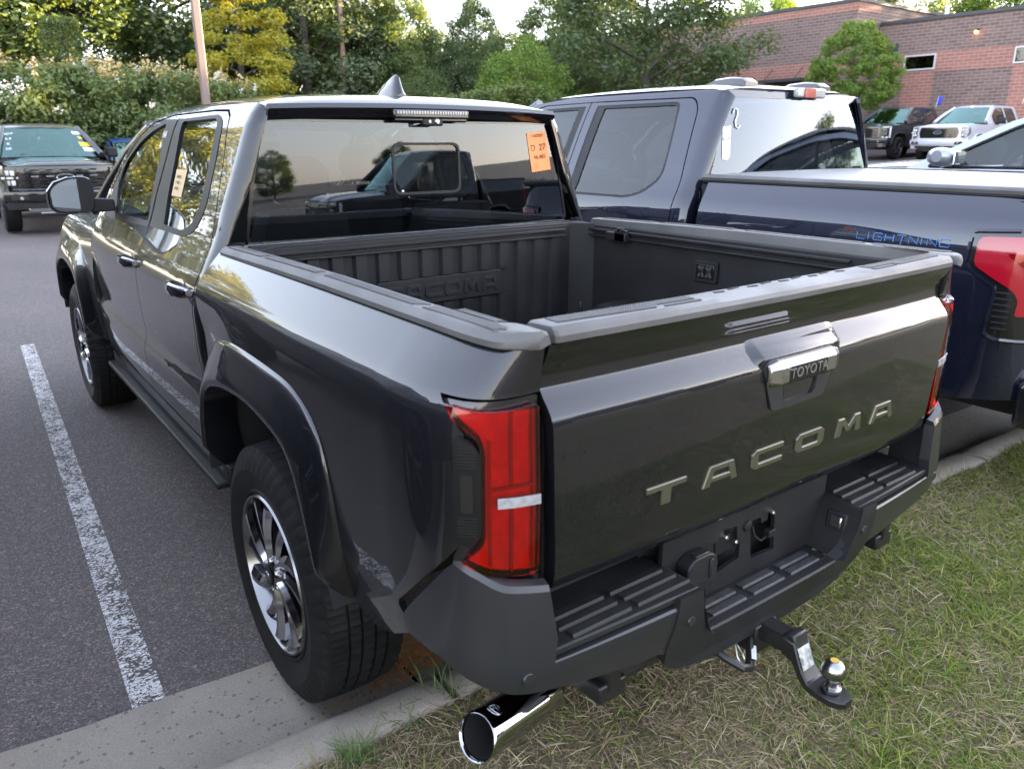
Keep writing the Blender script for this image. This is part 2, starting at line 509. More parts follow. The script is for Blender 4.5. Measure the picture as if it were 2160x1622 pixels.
def concrete_mat(name, base, stain=(.20, .15, .11), pits=True, red=.0):
    m, nt, b, out, N, K = nodes_mat(name)
    tc = N('ShaderNodeTexCoord')
    n = N('ShaderNodeTexNoise', i_Scale=2.6, i_Detail=8.0, i_Roughness=.65); K(tc.outputs['Object'], n.inputs['Vector'])
    n2 = N('ShaderNodeTexNoise', i_Scale=220.0, i_Detail=3.0); K(tc.outputs['Object'], n2.inputs['Vector'])
    nd = N('ShaderNodeTexNoise', i_Scale=95.0, i_Detail=2.0); K(tc.outputs['Object'], nd.inputs['Vector'])
    nsc = N('ShaderNodeVectorMath', operation='SCALE'); nsc.inputs['Scale'].default_value = .016; K(nd.outputs['Color'], nsc.inputs[0])
    nad = N('ShaderNodeVectorMath', operation='ADD'); K(tc.outputs['Object'], nad.inputs[0]); K(nsc.outputs[0], nad.inputs[1])
    v = N('ShaderNodeTexVoronoi', i_Scale=52.0); v.inputs['Randomness'].default_value = 1.0; K(nad.outputs[0], v.inputs['Vector'])
    sep = N('ShaderNodeSeparateColor'); K(v.outputs['Color'], sep.inputs[0])
    c0 = ramp(nt, n.outputs['Fac'], [(.30, tuple(c*.78 for c in base)), (.5, base), (.72, tuple(c*1.15 for c in base))])
    # pits and exposed stones
    th = N('ShaderNodeMath', operation='MULTIPLY'); K(sep.outputs[0], th.inputs[0]); th.inputs[1].default_value = .40
    lt = N('ShaderNodeMath', operation='LESS_THAN'); K(v.outputs['Distance'], lt.inputs[0]); K(th.outputs[0], lt.inputs[1])
    gt = N('ShaderNodeMath', operation='GREATER_THAN'); K(sep.outputs[1], gt.inputs[0]); gt.inputs[1].default_value = .38
    mk = N('ShaderNodeMath', operation='MULTIPLY'); K(lt.outputs[0], mk.inputs[0]); K(gt.outputs[0], mk.inputs[1])
    mk2 = N('ShaderNodeMath', operation='MULTIPLY'); K(mk.outputs[0], mk2.inputs[0]); mk2.inputs[1].default_value = .62 if pits else .22
    c1 = N('ShaderNodeMix', data_type='RGBA'); K(mk2.outputs[0], c1.inputs['Factor']); K(c0, c1.inputs[6]); c1.inputs[7].default_value = (.065, .062, .062, 1)
    g = ramp(nt, n2.outputs['Fac'], [(.3, (.82, .82, .82)), (.7, (1.16, 1.15, 1.13))])
    c2 = N('ShaderNodeMix', data_type='RGBA', blend_type='MULTIPLY'); c2.inputs['Factor'].default_value = 1; K(c1.outputs[2], c2.inputs[6]); K(g, c2.inputs[7])
    # earthy stains
    n3 = N('ShaderNodeTexNoise', i_Scale=1.3, i_Detail=7.0, i_Roughness=.7); K(tc.outputs['Object'], n3.inputs['Vector'])
    s = N('ShaderNodeMapRange'); s.inputs['From Min'].default_value = .5; s.inputs['From Max'].default_value = .75; s.inputs['To Max'].default_value = .6; K(n3.outputs['Fac'], s.inputs['Value'])
    c3 = N('ShaderNodeMix', data_type='RGBA'); K(s.outputs[0], c3.inputs['Factor']); K(c2.outputs[2], c3.inputs[6]); c3.inputs[7].default_value = (*stain, 1)
    K(c3.outputs[2], b.inputs['Base Color'])
    b.inputs['Roughness'].default_value = .85
    bp = N('ShaderNodeBump'); bp.inputs['Strength'].default_value = .5; bp.inputs['Distance'].default_value = .002
    sb = N('ShaderNodeMath', operation='SUBTRACT'); K(n2.outputs['Fac'], sb.inputs[0]); K(mk.outputs[0], sb.inputs[1])
    K(sb.outputs[0], bp.inputs['Height']); K(bp.outputs['Normal'], b.inputs['Normal'])
    return m

def soil_mat():
    m, nt, b, out, N, K = nodes_mat('grass_bed_soil')
    tc = N('ShaderNodeTexCoord')
    n = N('ShaderNodeTexNoise', i_Scale=1.8, i_Detail=8.0, i_Roughness=.7); K(tc.outputs['Object'], n.inputs['Vector'])
    n2 = N('ShaderNodeTexNoise', i_Scale=90.0, i_Detail=4.0); K(tc.outputs['Object'], n2.inputs['Vector'])
    c0 = ramp(nt, n.outputs['Fac'], [(.30, (.115, .088, .062)), (.48, (.165, .13, .085)), (.60, (.125, .135, .06)), (.75, (.10, .14, .045))])
    c1 = ramp(nt, n2.outputs['Fac'], [(.3, (.55, .55, .55)), (.7, (1.45, 1.4, 1.3))])
    mx = N('ShaderNodeMix', data_type='RGBA', blend_type='MULTIPLY'); mx.inputs['Factor'].default_value = 1
    K(c0, mx.inputs[6]); K(c1, mx.inputs[7]); K(mx.outputs[2], b.inputs['Base Color'])
    b.inputs['Roughness'].default_value = .95
    bp = N('ShaderNodeBump'); bp.inputs['Strength'].default_value = .8; bp.inputs['Distance'].default_value = .01
    K(n2.outputs['Fac'], bp.inputs['Height']); K(bp.outputs['Normal'], b.inputs['Normal'])
    return m

def marking_mat():
    m = bpy.data.materials.new('worn_white_marking'); m.use_nodes = True
    nt = m.node_tree; b = nt.nodes['Principled BSDF']; out = nt.nodes['Material Output']
    def N(t, **k):
        n = nt.nodes.new(t)
        for a, v in k.items(): setattr(n, a, v)
        return n
    tc = N('ShaderNodeTexCoord')
    mp = N('ShaderNodeMapping'); mp.inputs['Scale'].default_value = (26, 62, 1)
    nt.links.new(tc.outputs['Object'], mp.inputs['Vector'])
    nz = N('ShaderNodeTexNoise'); nz.inputs['Scale'].default_value = 30; nz.inputs['Detail'].default_value = 3
    nt.links.new(tc.outputs['Object'], nz.inputs['Vector'])
    mxv = N('ShaderNodeMix', data_type='VECTOR'); mxv.inputs['Factor'].default_value = .38
    nt.links.new(mp.outputs['Vector'], mxv.inputs[4]);
    sc = N('ShaderNodeVectorMath', operation='SCALE'); sc.inputs['Scale'].default_value = 3.2; nt.links.new(nz.outputs['Color'], sc.inputs[0])
    av = N('ShaderNodeVectorMath', operation='ADD'); nt.links.new(mp.outputs['Vector'], av.inputs[0]); nt.links.new(sc.outputs[0], av.inputs[1])
    vo = N('ShaderNodeTexVoronoi', feature='DISTANCE_TO_EDGE'); vo.inputs['Scale'].default_value = 1.0
    nt.links.new(av.outputs[0], vo.inputs['Vector'])
    n3 = N('ShaderNodeTexNoise'); n3.inputs['Scale'].default_value = 7; n3.inputs['Detail'].default_value = 5
    nt.links.new(tc.outputs['Object'], n3.inputs['Vector'])
    th = N('ShaderNodeMapRange'); th.inputs['From Min'].default_value = .35; th.inputs['From Max'].default_value = .75; th.inputs['To Min'].default_value = .05; th.inputs['To Max'].default_value = .24
    nt.links.new(n3.outputs['Fac'], th.inputs['Value'])
    gt = N('ShaderNodeMath', operation='GREATER_THAN'); nt.links.new(vo.outputs['Distance'], gt.inputs[0]); nt.links.new(th.outputs[0], gt.inputs[1])
    n4 = N('ShaderNodeTexNoise'); n4.inputs['Scale'].default_value = 120; n4.inputs['Detail'].default_value = 3
    nt.links.new(tc.outputs['Object'], n4.inputs['Vector'])
    g4 = N('ShaderNodeMath', operation='GREATER_THAN'); g4.inputs[1].default_value = .36; nt.links.new(n4.outputs['Fac'], g4.inputs[0])
    mk = N('ShaderNodeMath', operation='MULTIPLY'); nt.links.new(gt.outputs[0], mk.inputs[0]); nt.links.new(g4.outputs[0], mk.inputs[1])
    tr = N('ShaderNodeBsdfTransparent')
    mix = N('ShaderNodeMixShader')
    nt.links.new(mk.outputs[0], mix.inputs[0]); nt.links.new(tr.outputs[0], mix.inputs[1]); nt.links.new(b.outputs[0], mix.inputs[2]); nt.links.new(mix.outputs[0], out.inputs['Surface'])
    cr = N('ShaderNodeValToRGB'); cr.color_ramp.elements[0].position = .3; cr.color_ramp.elements[0].color = (.40, .39, .38, 1); cr.color_ramp.elements[1].position = .62; cr.color_ramp.elements[1].color = (.68, .67, .66, 1)
    nt.links.new(n4.outputs['Fac'], cr.inputs['Fac']); nt.links.new(cr.outputs['Color'], b.inputs['Base Color'])
    b.inputs['Roughness'].default_value = .8
    return m

def gz(x, y=0):
    """the lot climbs gently towards the building"""
    t = np.maximum(np.asarray(x, float)-5.5, 0)
    return .0405*t*sstep(0, 6, t)

def kerb_y(x): return -.335-.039*(np.asarray(x, float)+.9)
def gutter_y(x):
    x = np.asarray(x, float)
    return .136-.04*(x+.96)+.05*np.maximum(-.96-x, 0)+.006*np.sin(x*5.1)+.004*np.sin(x*13.7)

XS = np.unique(np.concatenate([np.linspace(-120, -6, 10), np.arange(-6, 8, .25), np.linspace(8, 30, 23), np.linspace(30, 200, 8)]))
g = MB(); rows = []
for x in XS:
    y0 = float(gutter_y(min(max(x, -8), 30)))
    ys = np.concatenate([[y0, y0+.5, 2, 4, 8, 14, 22, 32, 45, 60, 120, 300]])
    rows.append([(x, y, float(gz(x))) for y in ys])
g.grid(np.array(rows))
tag(g.build('asphalt_lot', asphalt_mat(), smooth=60), kind='structure')
ASPH = bpy.data.materials['asphalt']
g = MB(); g.grid(np.array([[(x, y, float(gz(x))) for y in (-7.2, -12, -20, -40, -120)] for x in XS]))
tag(g.build('rear_lot', ASPH, smooth=60), kind='structure')
# painted stall lines
MARK = marking_mat()
pl_ = MB(); pl_.grid(np.array([[(-1.3085-.0455+k*.093+q*(.180+.0065*k), .165-.012*k+q*5.25, .004) for k in (0, 1)] for q in np.linspace(0, 1, 22)]))
tag(pl_.build('parking_line', MARK, smooth=None), kind='structure')
for x0 in (1.42, 4.10, -4.05):
    pl_ = MB(); pl_.grid(np.array([[(x0+k*.1, .02+q*5.3, .004+float(gz(x0))) for k in (0, 1)] for q in np.linspace(0, 1, 12)]))
    tag(pl_.build('parking_line', MARK, smooth=None), kind='structure')
# concrete gutter pan, cast in lengths
PAN = concrete_mat('gutter_concrete', (.262, .236, .200), stain=(.23, .165, .11))
KERB = concrete_mat('kerb_concrete', (.275, .245, .205), stain=(.19, .145, .105), pits=False)
ga = bpy.data.objects.new('gutter', None); COL.objects.link(ga); tag(ga, kind='structure')
kb = bpy.data.objects.new('kerb', None); COL.objects.link(kb); tag(kb, kind='structure')
joints = [-15.6, -12.6, -9.6, -6.6, -3.63, -.60, 2.48, 5.55, 8.6, 11.6, 14.6, 17.6, 20.6, 23.6]
for a, b_ in zip(joints[:-1], joints[1:]):
    big = a > -7 and b_ < 9
    xs = np.linspace(a+.006, b_-.006, 25 if big else 3)
    rows = []
    for x in xs:
        yk = float(kerb_y(x)); yg = float(gutter_y(x)); z = float(gz(x))
        rows.append([(x, yg-.004, z-.06), (x, yg-.004, z+.004), (x, yg-.02, z+.004), (x, yk+(yg-yk)*.5, z-.004), (x, yk+.06, z-.012), (x, yk+.0345, z-.012)])
    p = MB(); p.grid(np.array(rows)); o = p.build('gutter_slab', PAN, ga, smooth=40)
    xs = np.linspace(a+.012, b_-.012, 60 if big else 3)
    rows = []
    for i, x in enumerate(xs):
        yk = float(kerb_y(x)); z = float(gz(x))
        j = .003*math.sin(x*23)+.004*math.sin(x*9.1+1) if big else 0
        e = .018*(max(0, 1-(x-xs[0])/.05)+max(0, 1-(xs[-1]-x)/.05)) if big else 0   # chipped ends at the joints
        rows.append([(x, yk+.034, z-.03), (x, yk+.030, z+.03), (x, yk+.020-e, z+.072), (x, yk+.006-e, z+.094-e*.6), (x, yk-.014, z+.103-e*.5), (x, yk-.06+j*.3, z+.107-e*.5), (x, yk-.112+j, z+.103-e*.5), (x, yk-.124+j, z+.09), (x, yk-.128+j, z+.02)])
    p = MB(); p.grid(np.array(rows)); p.fan(rows[0]); p.fan(rows[-1]); p.build('kerb_section', KERB, kb, smooth=50)
# dark bed under the joints
p = MB(); p.grid(np.array([[(x, float(kerb_y(x))+.03, float(gz(x))+.02) , (x, float(kerb_y(x))-.2, float(gz(x))+.045)] for x in np.linspace(-16, 24, 60)]))
tag(p.build('kerb_bed', soil_mat(), smooth=60), kind='structure')
SOIL = bpy.data.materials['grass_bed_soil']
# grass bed ground
def bed_z(x, y):
    d = float(kerb_y(x))-.126-y
    return float(gz(x))+.078+.035*float(sstep(0, 1.2, d))+.010*math.sin(x*3.1+y*1.7)*math.sin(y*2.3-x)+.006*math.sin(x*9.7)*math.sin(y*8.3)
xs = np.unique(np.concatenate([np.linspace(-30, -4, 14), np.arange(-4, 6, .12), np.linspace(6, 30, 14)]))
p = MB(); rows = []
for x in xs:
    yk = float(kerb_y(x))-.115
    ys = np.concatenate([yk-np.arange(0, 3.2, .12), [-4.0, -5, -6, -7.0, -7.3]])
    rows.append([(x, y, bed_z(x, y) if y > -7.2 else -.05) for y in ys])
p.grid(np.array(rows))
tag(p.build('grass_bed', SOIL, smooth=80), kind='structure')
# orange flecks painted in for low sunlight on the gutter under the truck
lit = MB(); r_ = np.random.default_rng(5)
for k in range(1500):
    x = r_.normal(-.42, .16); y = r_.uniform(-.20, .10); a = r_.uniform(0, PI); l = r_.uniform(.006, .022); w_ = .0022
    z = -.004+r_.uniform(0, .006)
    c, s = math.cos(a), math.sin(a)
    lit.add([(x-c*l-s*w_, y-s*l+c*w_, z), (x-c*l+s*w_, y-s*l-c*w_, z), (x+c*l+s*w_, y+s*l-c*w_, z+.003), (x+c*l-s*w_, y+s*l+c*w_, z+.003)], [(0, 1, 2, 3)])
tag(lit.build('sun_patch_flecks', mat('sun_patch_orange', (.42, .19, .06), .9, var=(50, .6, 1.5)), smooth=None), kind='stuff')

# ------------------------------------------------------------------ brick building
def brick_mat(name, c1, c2, mortar, sc=1.0):
    m, nt, b, out, N, K = nodes_mat(name)
    tc = N('ShaderNodeTexCoord')
    sx = N('ShaderNodeSeparateXYZ'); K(tc.outputs['Object'], sx.inputs[0])
    ad = N('ShaderNodeMath', operation='ADD'); K(sx.outputs['X'], ad.inputs[0]); K(sx.outputs['Y'], ad.inputs[1])
    cb = N('ShaderNodeCombineXYZ'); K(ad.outputs[0], cb.inputs['X']); K(sx.outputs['Z'], cb.inputs['Y'])
    br = N('ShaderNodeTexBrick'); br.inputs['Scale'].default_value = 1.0
    br.inputs['Brick Width'].default_value = .40*sc; br.inputs['Row Height'].default_value = .135*sc; br.inputs['Mortar Size'].default_value = .014*sc
    br.inputs['Color1'].default_value = (*c1, 1); br.inputs['Color2'].default_value = (*c2, 1); br.inputs['Mortar'].default_value = (*mortar, 1)
    br.inputs['Bias'].default_value = -.1
    K(cb.outputs[0], br.inputs['Vector'])
    n = N('ShaderNodeTexNoise', i_Scale=.5, i_Detail=5.0); K(tc.outputs['Object'], n.inputs['Vector'])
    g = ramp(nt, n.outputs['Fac'], [(.3, (.88, .88, .9)), (.7, (1.1, 1.08, 1.06))])
    mx = N('ShaderNodeMix', data_type='RGBA', blend_type='MULTIPLY'); mx.inputs['Factor'].default_value = 1
    K(br.outputs['Color'], mx.inputs[6]); K(g, mx.inputs[7]); K(mx.outputs[2], b.inputs['Base Color'])
    b.inputs['Roughness'].default_value = .85
    bp = N('ShaderNodeBump'); bp.inputs['Strength'].default_value = .5; bp.inputs['Distance'].default_value = .01
    inv = N('ShaderNodeMath', operation='SUBTRACT'); inv.inputs[0].default_value = 1; K(br.outputs['Fac'], inv.inputs[1])
    K(inv.outputs[0], bp.inputs['Height']); K(bp.outputs['Normal'], b.inputs['Normal'])
    return m
BRK = brick_mat('brown_brick', (.150, .092, .080), (.205, .132, .115), (.26, .23, .21))
RED = brick_mat('red_brick', (.30, .125, .092), (.36, .155, .115), (.36, .28, .25))
def build_building():
    B = thing('brick_building', 'long brown and red brick building with small high windows behind the parked pickups', 'building', (33.7, 19.4, .6))
    def loc(o): o.matrix_parent_inverse = Matrix.Translation(-Vector((33.7, 19.4, .6))); return o
    def bx(name, x0, x1, y0, y1, z0, z1, m, bev=0.0, par=None):
        q = MB(); q.box(((x0+x1)/2, (y0+y1)/2, (z0+z1)/2), (x1-x0, y1-y0, z1-z0))
        o = q.build(name, m, par or B, bevel=bev)
        return loc(o) if par is None else o
    cop = mat('dark_coping', (.045, .045, .048), .5)
    tw = bx('tall_wall', 33.7, 52, 19.36, 52, .2, 7.60, BRK)
    bx('coping', 33.62, 52.1, 19.28, 52.1, 7.601, 7.74, cop)
    bx('brick_band', 33.684, 33.72, 19.35, 52, 7.22, 7.58, RED)
    bx('brick_band', 33.74, 35.6, 19.344, 19.38, 7.22, 7.58, RED)
    bx('brick_band', 33.684, 33.72, 19.35, 52, 4.50, 5.18, RED)
    lw = bx('low_wall', 35.7, 50, -12, 19.34, -.4, 6.72, BRK)
    bx('coping', 35.62, 50, -12, 19.3, 6.721, 6.87, cop)
    bx('brick_band', 35.684, 35.72, -12, 19.3, 4.55, 5.37, RED)
    frm = mat('white_frame', (.55, .55, .56), .5); pane = glass_mat('dark_pane', (.05, .06, .055), ior=1.6, boost=1.2)
    back = mat('room_dark', (.02, .022, .02), .9)
    for k, y1 in enumerate((17.93, 13.30, 8.66, 4.0)):
        y0 = y1-1.42
        bx('brick_panel', 35.688, 35.72, y0+.02, y1-.02, .2, 4.55, RED)
        w = MB()
        for (a, b_, c, d) in ((y0, y1, 4.66, 4.72), (y0, y1, 5.25, 5.31), (y0, y0+.06, 4.72, 5.25), (y1-.06, y1, 4.72, 5.25)):
            w.box((35.665, (a+b_)/2, (c+d)/2), (.07, b_-a, d-c))
        f = loc(w.build('window_frame', frm, B))
        q = MB(); q.box((35.668, (y0+y1)/2, 4.985), (.008, 1.30, .53)); q.build('window_pane', pane, f)
        q = MB(); q.box((35.680, (y0+y1)/2, 4.985), (.004, 1.30, .53)); q.build('window_back', back, f)
    lv = MB(); lv.box((35.66, 18.75, 5.5), (.06, .85, .74)); lo = loc(lv.build('louvre', mat('navy_metal', (.05, .06, .08), .5), B))
    for k in range(9):
        q = MB(); q.box((35.62, 18.75, 5.2+k*.078), (.03, .78, .03), ry=.5); q.build('louvre_blade', bpy.data.materials['navy_metal'], lo)
    lp = MB(); lp.box((35.6, 14.93, 6.10), (.16, .14, .10)); l_ = loc(lp.build('wall_lamp', cop, B, bevel=.02))
    q = MB(); lathe(q, [(0, .06), (-.05, .075), (-.09, .05), (-.10, .001)], 14, (35.58, 14.93, 6.06), axis='z'); q.build('lamp_bowl', mat('lamp_glow', (.9, .5, .2), .4, emit=((1.0, .45, .12), 1.6)), l_)
    q = MB(); q.tube([(37.0, 17.0, 6.8), (37.0, 17.0, 7.35)], .09, 12); q.tube([(37.0, 17.0, 7.35), (37.0, 17.0, 7.42)], .13, 12); loc(q.build('vent_pipe', mat('white_pipe', (.7, .7, .7), .5), B))
    cp = bx('canopy', 33.0, 33.69, 21.5, 23.9, 4.36, 4.50, cop)
    for y in (21.9, 23.6):
        q = MB(); q.tube([(33.68, y, 5.02), (33.1, y, 4.5)], .02, 6); loc(q.build('canopy_rod', cop, B))
    for y in (26.0, 30.0):
        q = MB(); q.box((33.6, y, 4.75), (.16, .16, .3)); loc(q.build('wall_light', cop, B, bevel=.03))
    bx('roof_deck', 34, 51, 19.6, 51.5, 7.0, 7.2, cop)
build_building()
# ------------------------------------------------------------------ lamp posts
def post(lbl, x, y, h, d, colr):
    t = thing('lamp_post', lbl, 'lamp post', (x, y, float(gz(x))))
    q = MB(); q.box((0, 0, h/2), (d, d, h)); q.build('pole', mat('bronze_pole', colr, .5), t, bevel=.015)
    q = MB(); q.tube([(0, 0, 0), (0, 0, .6)], .28, 20); q.build('concrete_base', KERB, t, smooth=40)
    q = MB(); q.box((0, 0, h+.05), (.12, 1.2, .08)); q.box((0, .8, h+.08), (.32, .6, .10)); q.box((0, -.8, h+.08), (.32, .6, .10)); q.build('lamp_head', bpy.data.materials['bronze_pole'], t, bevel=.02)
post('brown square lamp post in front of the yellow-green tree on the left', 4.49, 19.10, 8.2, .175, (.17, .125, .11))
post('slim sunlit lamp post in front of the far trees, right of the yellow tree', 13.65, 30.6, 9.0, .16, (.26, .17, .12))
# ------------------------------------------------------------------ main pickup: body charts (metres, rear axle at origin, +Y forward)
cabw = spl([.44, .52, .60, .70, .76, .785, .82, .95, 1.06, 1.12, 1.16, 1.22, 1.30, 1.42, 1.56, 1.70, 1.745, 1.775],
           [.872, .892, .908, .918, .9215, .912, .903, .911, .912, .904, .892, .862, .822, .778, .722, .664, .630, .600])
bedw = spl([.50, .58, .66, .80, .95, 1.08, 1.15, 1.175, 1.195, 1.21, 1.25, 1.30],
           [.885, .905, .918, .928, .9325, .932, .928, .922, .912, .901, .866, .820])
CAB_R = .045

def lift_cab(s):
    def f(t, z):
        t = np.asarray(t, float); z = np.asarray(z, float)
        w = cabw(z) - .03*np.clip((t-2.2)/1.0, 0, 1)**2
        y0 = .665; r = CAB_R
        d = np.maximum(y0-t, 0)
        q = np.minimum(d/(r*PI/2), 1)*PI/2
        ext = np.maximum(d-r*PI/2, 0)
        x = w-r+r*np.cos(q)-ext
        y = np.where(t > y0, t, y0-r*np.sin(q))
        return s*x, y, z
    return f

_bp = np.array(smooth_poly([(.93, -.70), (.9295, -.78), (.921, -.87), (.898, -.95), (.862, -.993), (.805, -1.014), (.742, -1.021)], 12))
_bs = np.concatenate([[0], np.cumsum(np.linalg.norm(np.diff(_bp, axis=0), axis=1))])
BED_END = -.70-_bs[-1]

def lift_bed(s):
    def f(t, z):
        t = np.asarray(t, float); z = np.asarray(z, float)
        w = bedw(z)-.020*sstep(.22, .56, t)*sstep(1.15, 1.0, z)
        d = np.maximum(-.70-t, 0)
        bx = np.interp(d, _bs, _bp[:, 0]); by = np.interp(d, _bs, _bp[:, 1])
        # continue along the last direction
        ex = np.maximum(d-_bs[-1], 0)
        fx = np.clip((bx-.742)/.188, 0, 1)
        x = bx-(.93-w)*fx-ex
        yo = np.interp(z, [.6, .8, 1.0, 1.15, 1.2, 1.29], [.02, -.003, -.006, 0, .003, -.010])
        y = np.where(t > -.70, t, by+yo*(1-fx)**1.0)
        return s*x, y, z
    return f

_tgp = spl([.76, .775, .80, .86, .94, 1.05, 1.125, 1.145, 1.165, 1.185, 1.2, 1.215, 1.24, 1.27, 1.29],
           [-1.018, -1.030, -1.046, -1.052, -1.055, -1.060, -1.062, -1.059, -1.047, -1.030, -1.022, -1.022, -1.029, -1.042, -1.049])
def lift_gate(x, z):
    x = np.asarray(x, float)
    return x, _tgp(z)+.014*(np.abs(x)/.742)**2.5, z
# ------------------------------------------------------------------ shared vehicle pieces
def make_wheel(parent, x, y, z, side, R=.397, W=.265, rim=.243, style='swirl', mats=None, plate=True, detail=True):
    """tyre (> rim > spokes) ; side -1 = left, outer face towards -x"""
    rub = M['rubber']; chrome = (mats or {}).get('rim', M['wheel_chrome'])
    t = MB()
    n = 216 if detail else 48
    sh = R-.016
    prof = [(-.5*W+.03, rim-.002), (-.5*W+.010, rim+.008), (-.5*W+.008, rim+.016), (-.5*W+.013, rim+.019), (-.5*W+.002, rim+.045), (-.5*W-.004, (rim+sh)/2+.012), (-.5*W+.006, sh-.022), (-.5*W+.020, sh)]
    gr = []
    edges = [-.385, -.215, -.185, -.085, -.055, .055, .085, .185, .215, .385]
    for k, e in enumerate(edges):
        ww = e*W*1.06
        gr.append((ww, R-.006*(abs(e)/.36)**2))
        if detail and k % 2 == 1 and k < 9:
            gr.append((ww+.001, R-.013)); gr.append((edges[k+1]*W*1.06-.001, R-.013))
    pr = prof+gr+[(-h, r) for h, r in prof[::-1]]
    an = np.linspace(0, 2*PI, n, endpoint=False)
    P = np.zeros((n, len(pr), 3))
    for j, (h, r) in enumerate(pr):
        for i, a in enumerate(an):
            rr = r
            if detail and (j in (6, 7, len(pr)-8, len(pr)-7)):
                rr = r-(.011 if i % 4 == 0 else 0)
            if detail and 7 < j < len(pr)-8 and r > R-.008 and i % 4 == (0 if j % 2 else 2): rr -= .005
            P[i, j] = (x-side*h, y+rr*math.cos(a), z+rr*math.sin(a))
    t.grid(P, closed_u=True)
    ty = t.build('tyre', rub, parent, smooth=24)
    # rim barrel
    xo = x+side*(W/2-.012)                      # outer rim plane
    b = MB()
    pf = [(0.000, rim+.004), (.006, rim), (.005, rim-.005), (-.012, rim-.012), (-.05, rim-.030), (-.12, rim-.045), (-.2, rim-.05)]
    lathe(b, [(side*h, r) for h, r in pf], 64 if detail else 32, (xo, y, z))
    rm = b.build('rim', M['barrel'] if chrome is M['wheel_chrome'] else chrome, ty, smooth=40)
    d = MB()
    lathe(d, [(side*-.11, .001), (side*-.11, .16), (side*-.13, .165), (side*-.13, rim-.03), (side*-.16, rim-.03)], 40, (xo, y, z))
    d.build('brake_disc', (mats or {}).get('disc', M['dark']), ty, smooth=30)
    def spoke(a0, a1, w0, w1, h0, h1, ridge, name='spoke'):
        s = MB(); rows = []
        for q in np.linspace(0, 1, 9):
            r = .045+(rim-.020-.045)*q
            a = a0+(a1-a0)*q**1.3
            w = w0+(w1-w0)*q; h = h0+(h1-h0)*q**1.5
            c, sn = math.cos(a), math.sin(a)
            row = []
            for (tw, dh) in ((-1, -.030), (-1, -.006), (-.30, ridge), (.30, ridge), (1, -.006), (1, -.030)):
                row.append((xo+side*(h+dh), y+r*c-tw*w*sn, z+r*sn+tw*w*c))
            rows.append(row)
        s.grid(np.array(rows))
        s.fan(rows[-1])
        return s.build(name, chrome, rm, smooth=20)
    if style == 'swirl':
        for k in range(12):
            a = k*PI/6+.22
            if k % 2 == 0: spoke(a, a+.36, .012, .032, -.003, -.003, .008)
            else: spoke(a+.05, a+.30, .010, .026, -.012, -.008, .004)
    elif style == 'six':
        for k in range(6):
            a = k*PI/3+.1
            spoke(a-.10, a-.17, .016, .016, -.006, -.008, .004)
            spoke(a+.10, a+.17, .016, .016, -.006, -.008, .004)
    h = MB()
    lathe(h, [(side*.012, .0005), (side*.012, .026), (side*.008, .031), (side*.006, .036), (side*-.004, .050), (side*-.03, .054)], 36, (xo, y, z))
    hb = h.build('hub', M['barrel'] if detail else chrome, rm, smooth=25)
    if detail:
        for k in range(6):
            a = k*PI/3+.5
            lg = MB(); lathe(lg, [(side*.006, .0005), (side*.006, .007), (side*.0, .009), (side*-.02, .009)], 10, (xo, y+.047*math.cos(a), z+.047*math.sin(a)))
            lg.build('lug_nut', M['chrome_soft'], rm, smooth=30)
        cp = MB(); lathe(cp, [(side*.0135, .0003), (side*.0135, .030), (side*.010, .033)], 24, (xo, y, z))
        cp.build('centre_cap', M['insert'], rm, smooth=30)
        em = MB()
        for (ry, rz, oz) in ((.020, .014, 0), (.0065, .0135, 0), (.0125, .0055, .0062)):
            em.tube([(xo+side*.0145, y+ry*math.cos(a), z+oz+rz*math.sin(a)) for a in np.linspace(0, 2*PI, 25)], .0013, 5, caps=False)
        em.build('emblem', M['chrome'], rm, smooth=60)
    return ty

def resample(pts, n):
    P = np.array(pts, float)
    s = np.concatenate([[0], np.cumsum(np.linalg.norm(np.diff(P, axis=0), axis=1))])
    q = np.linspace(0, s[-1], n)
    return np.stack([np.interp(q, s, P[:, k]) for k in range(P.shape[1])], 1)

ARCH_OUT = [(.570, .575), (.577, .70), (.574, .80), (.552, .885), (.50, .955), (.42, 1.022), (.30, 1.056), (.147, 1.067), (-.087, 1.064), (-.235, 1.056), (-.32, 1.034), (-.386, 1.0), (-.437, .94), (-.466, .837), (-.477, .75), (-.486, .66), (-.486, .59), (-.478, .545)]
ARCH_IN = [(.510, .565), (.505, .66), (.492, .755), (.448, .840), (.369, .889), (.28, .912), (.191, .927), (.005, .938), (-.165, .92), (-.27, .892), (-.328, .835), (-.376, .734), (-.409, .648), (-.44, .595), (-.462, .545)]

def make_flare(parent, side, lift, yc=0.0, outer=ARCH_OUT, inner=ARCH_IN, mat_=None, xlip=.974, name='wheel_arch_flare'):
    A = resample(smooth_poly(outer, 5), 72); B = resample(smooth_poly(inner, 5), 72)
    rows = []
    bx, by, bz = lift(A[:, 0]+yc, A[:, 1])
    bx = np.abs(bx)
    for i in range(72):
        a, b = A[i], B[i]
        def pt(q, x): return (side*x, a[0]+(b[0]-a[0])*q+yc, a[1]+(b[1]-a[1])*q)
        f = min(1, i/4.0, (71-i)/4.0); f = .35+.65*f
        x0 = bx[i]
        rows.append([pt(0, x0-.006), pt(.02, x0+.003), pt(.10, x0+.010*f), pt(.30, x0+(xlip-.012-x0)*f*.62), pt(.55, x0+(xlip-.006-x0)*f*.85), pt(.80, x0+(xlip-x0)*f),
                     pt(.92, x0+(xlip+.001-x0)*f), pt(.985, x0+(xlip-.003-x0)*f), pt(1.0, x0+(xlip-.010-x0)*f), pt(1.0, x0-.05)])
    m = MB(); m.grid(np.array(rows)); m.fan(rows[0]); m.fan(rows[-1])
    return m.build(name, mat_ or M['paint'], parent, smooth=50)

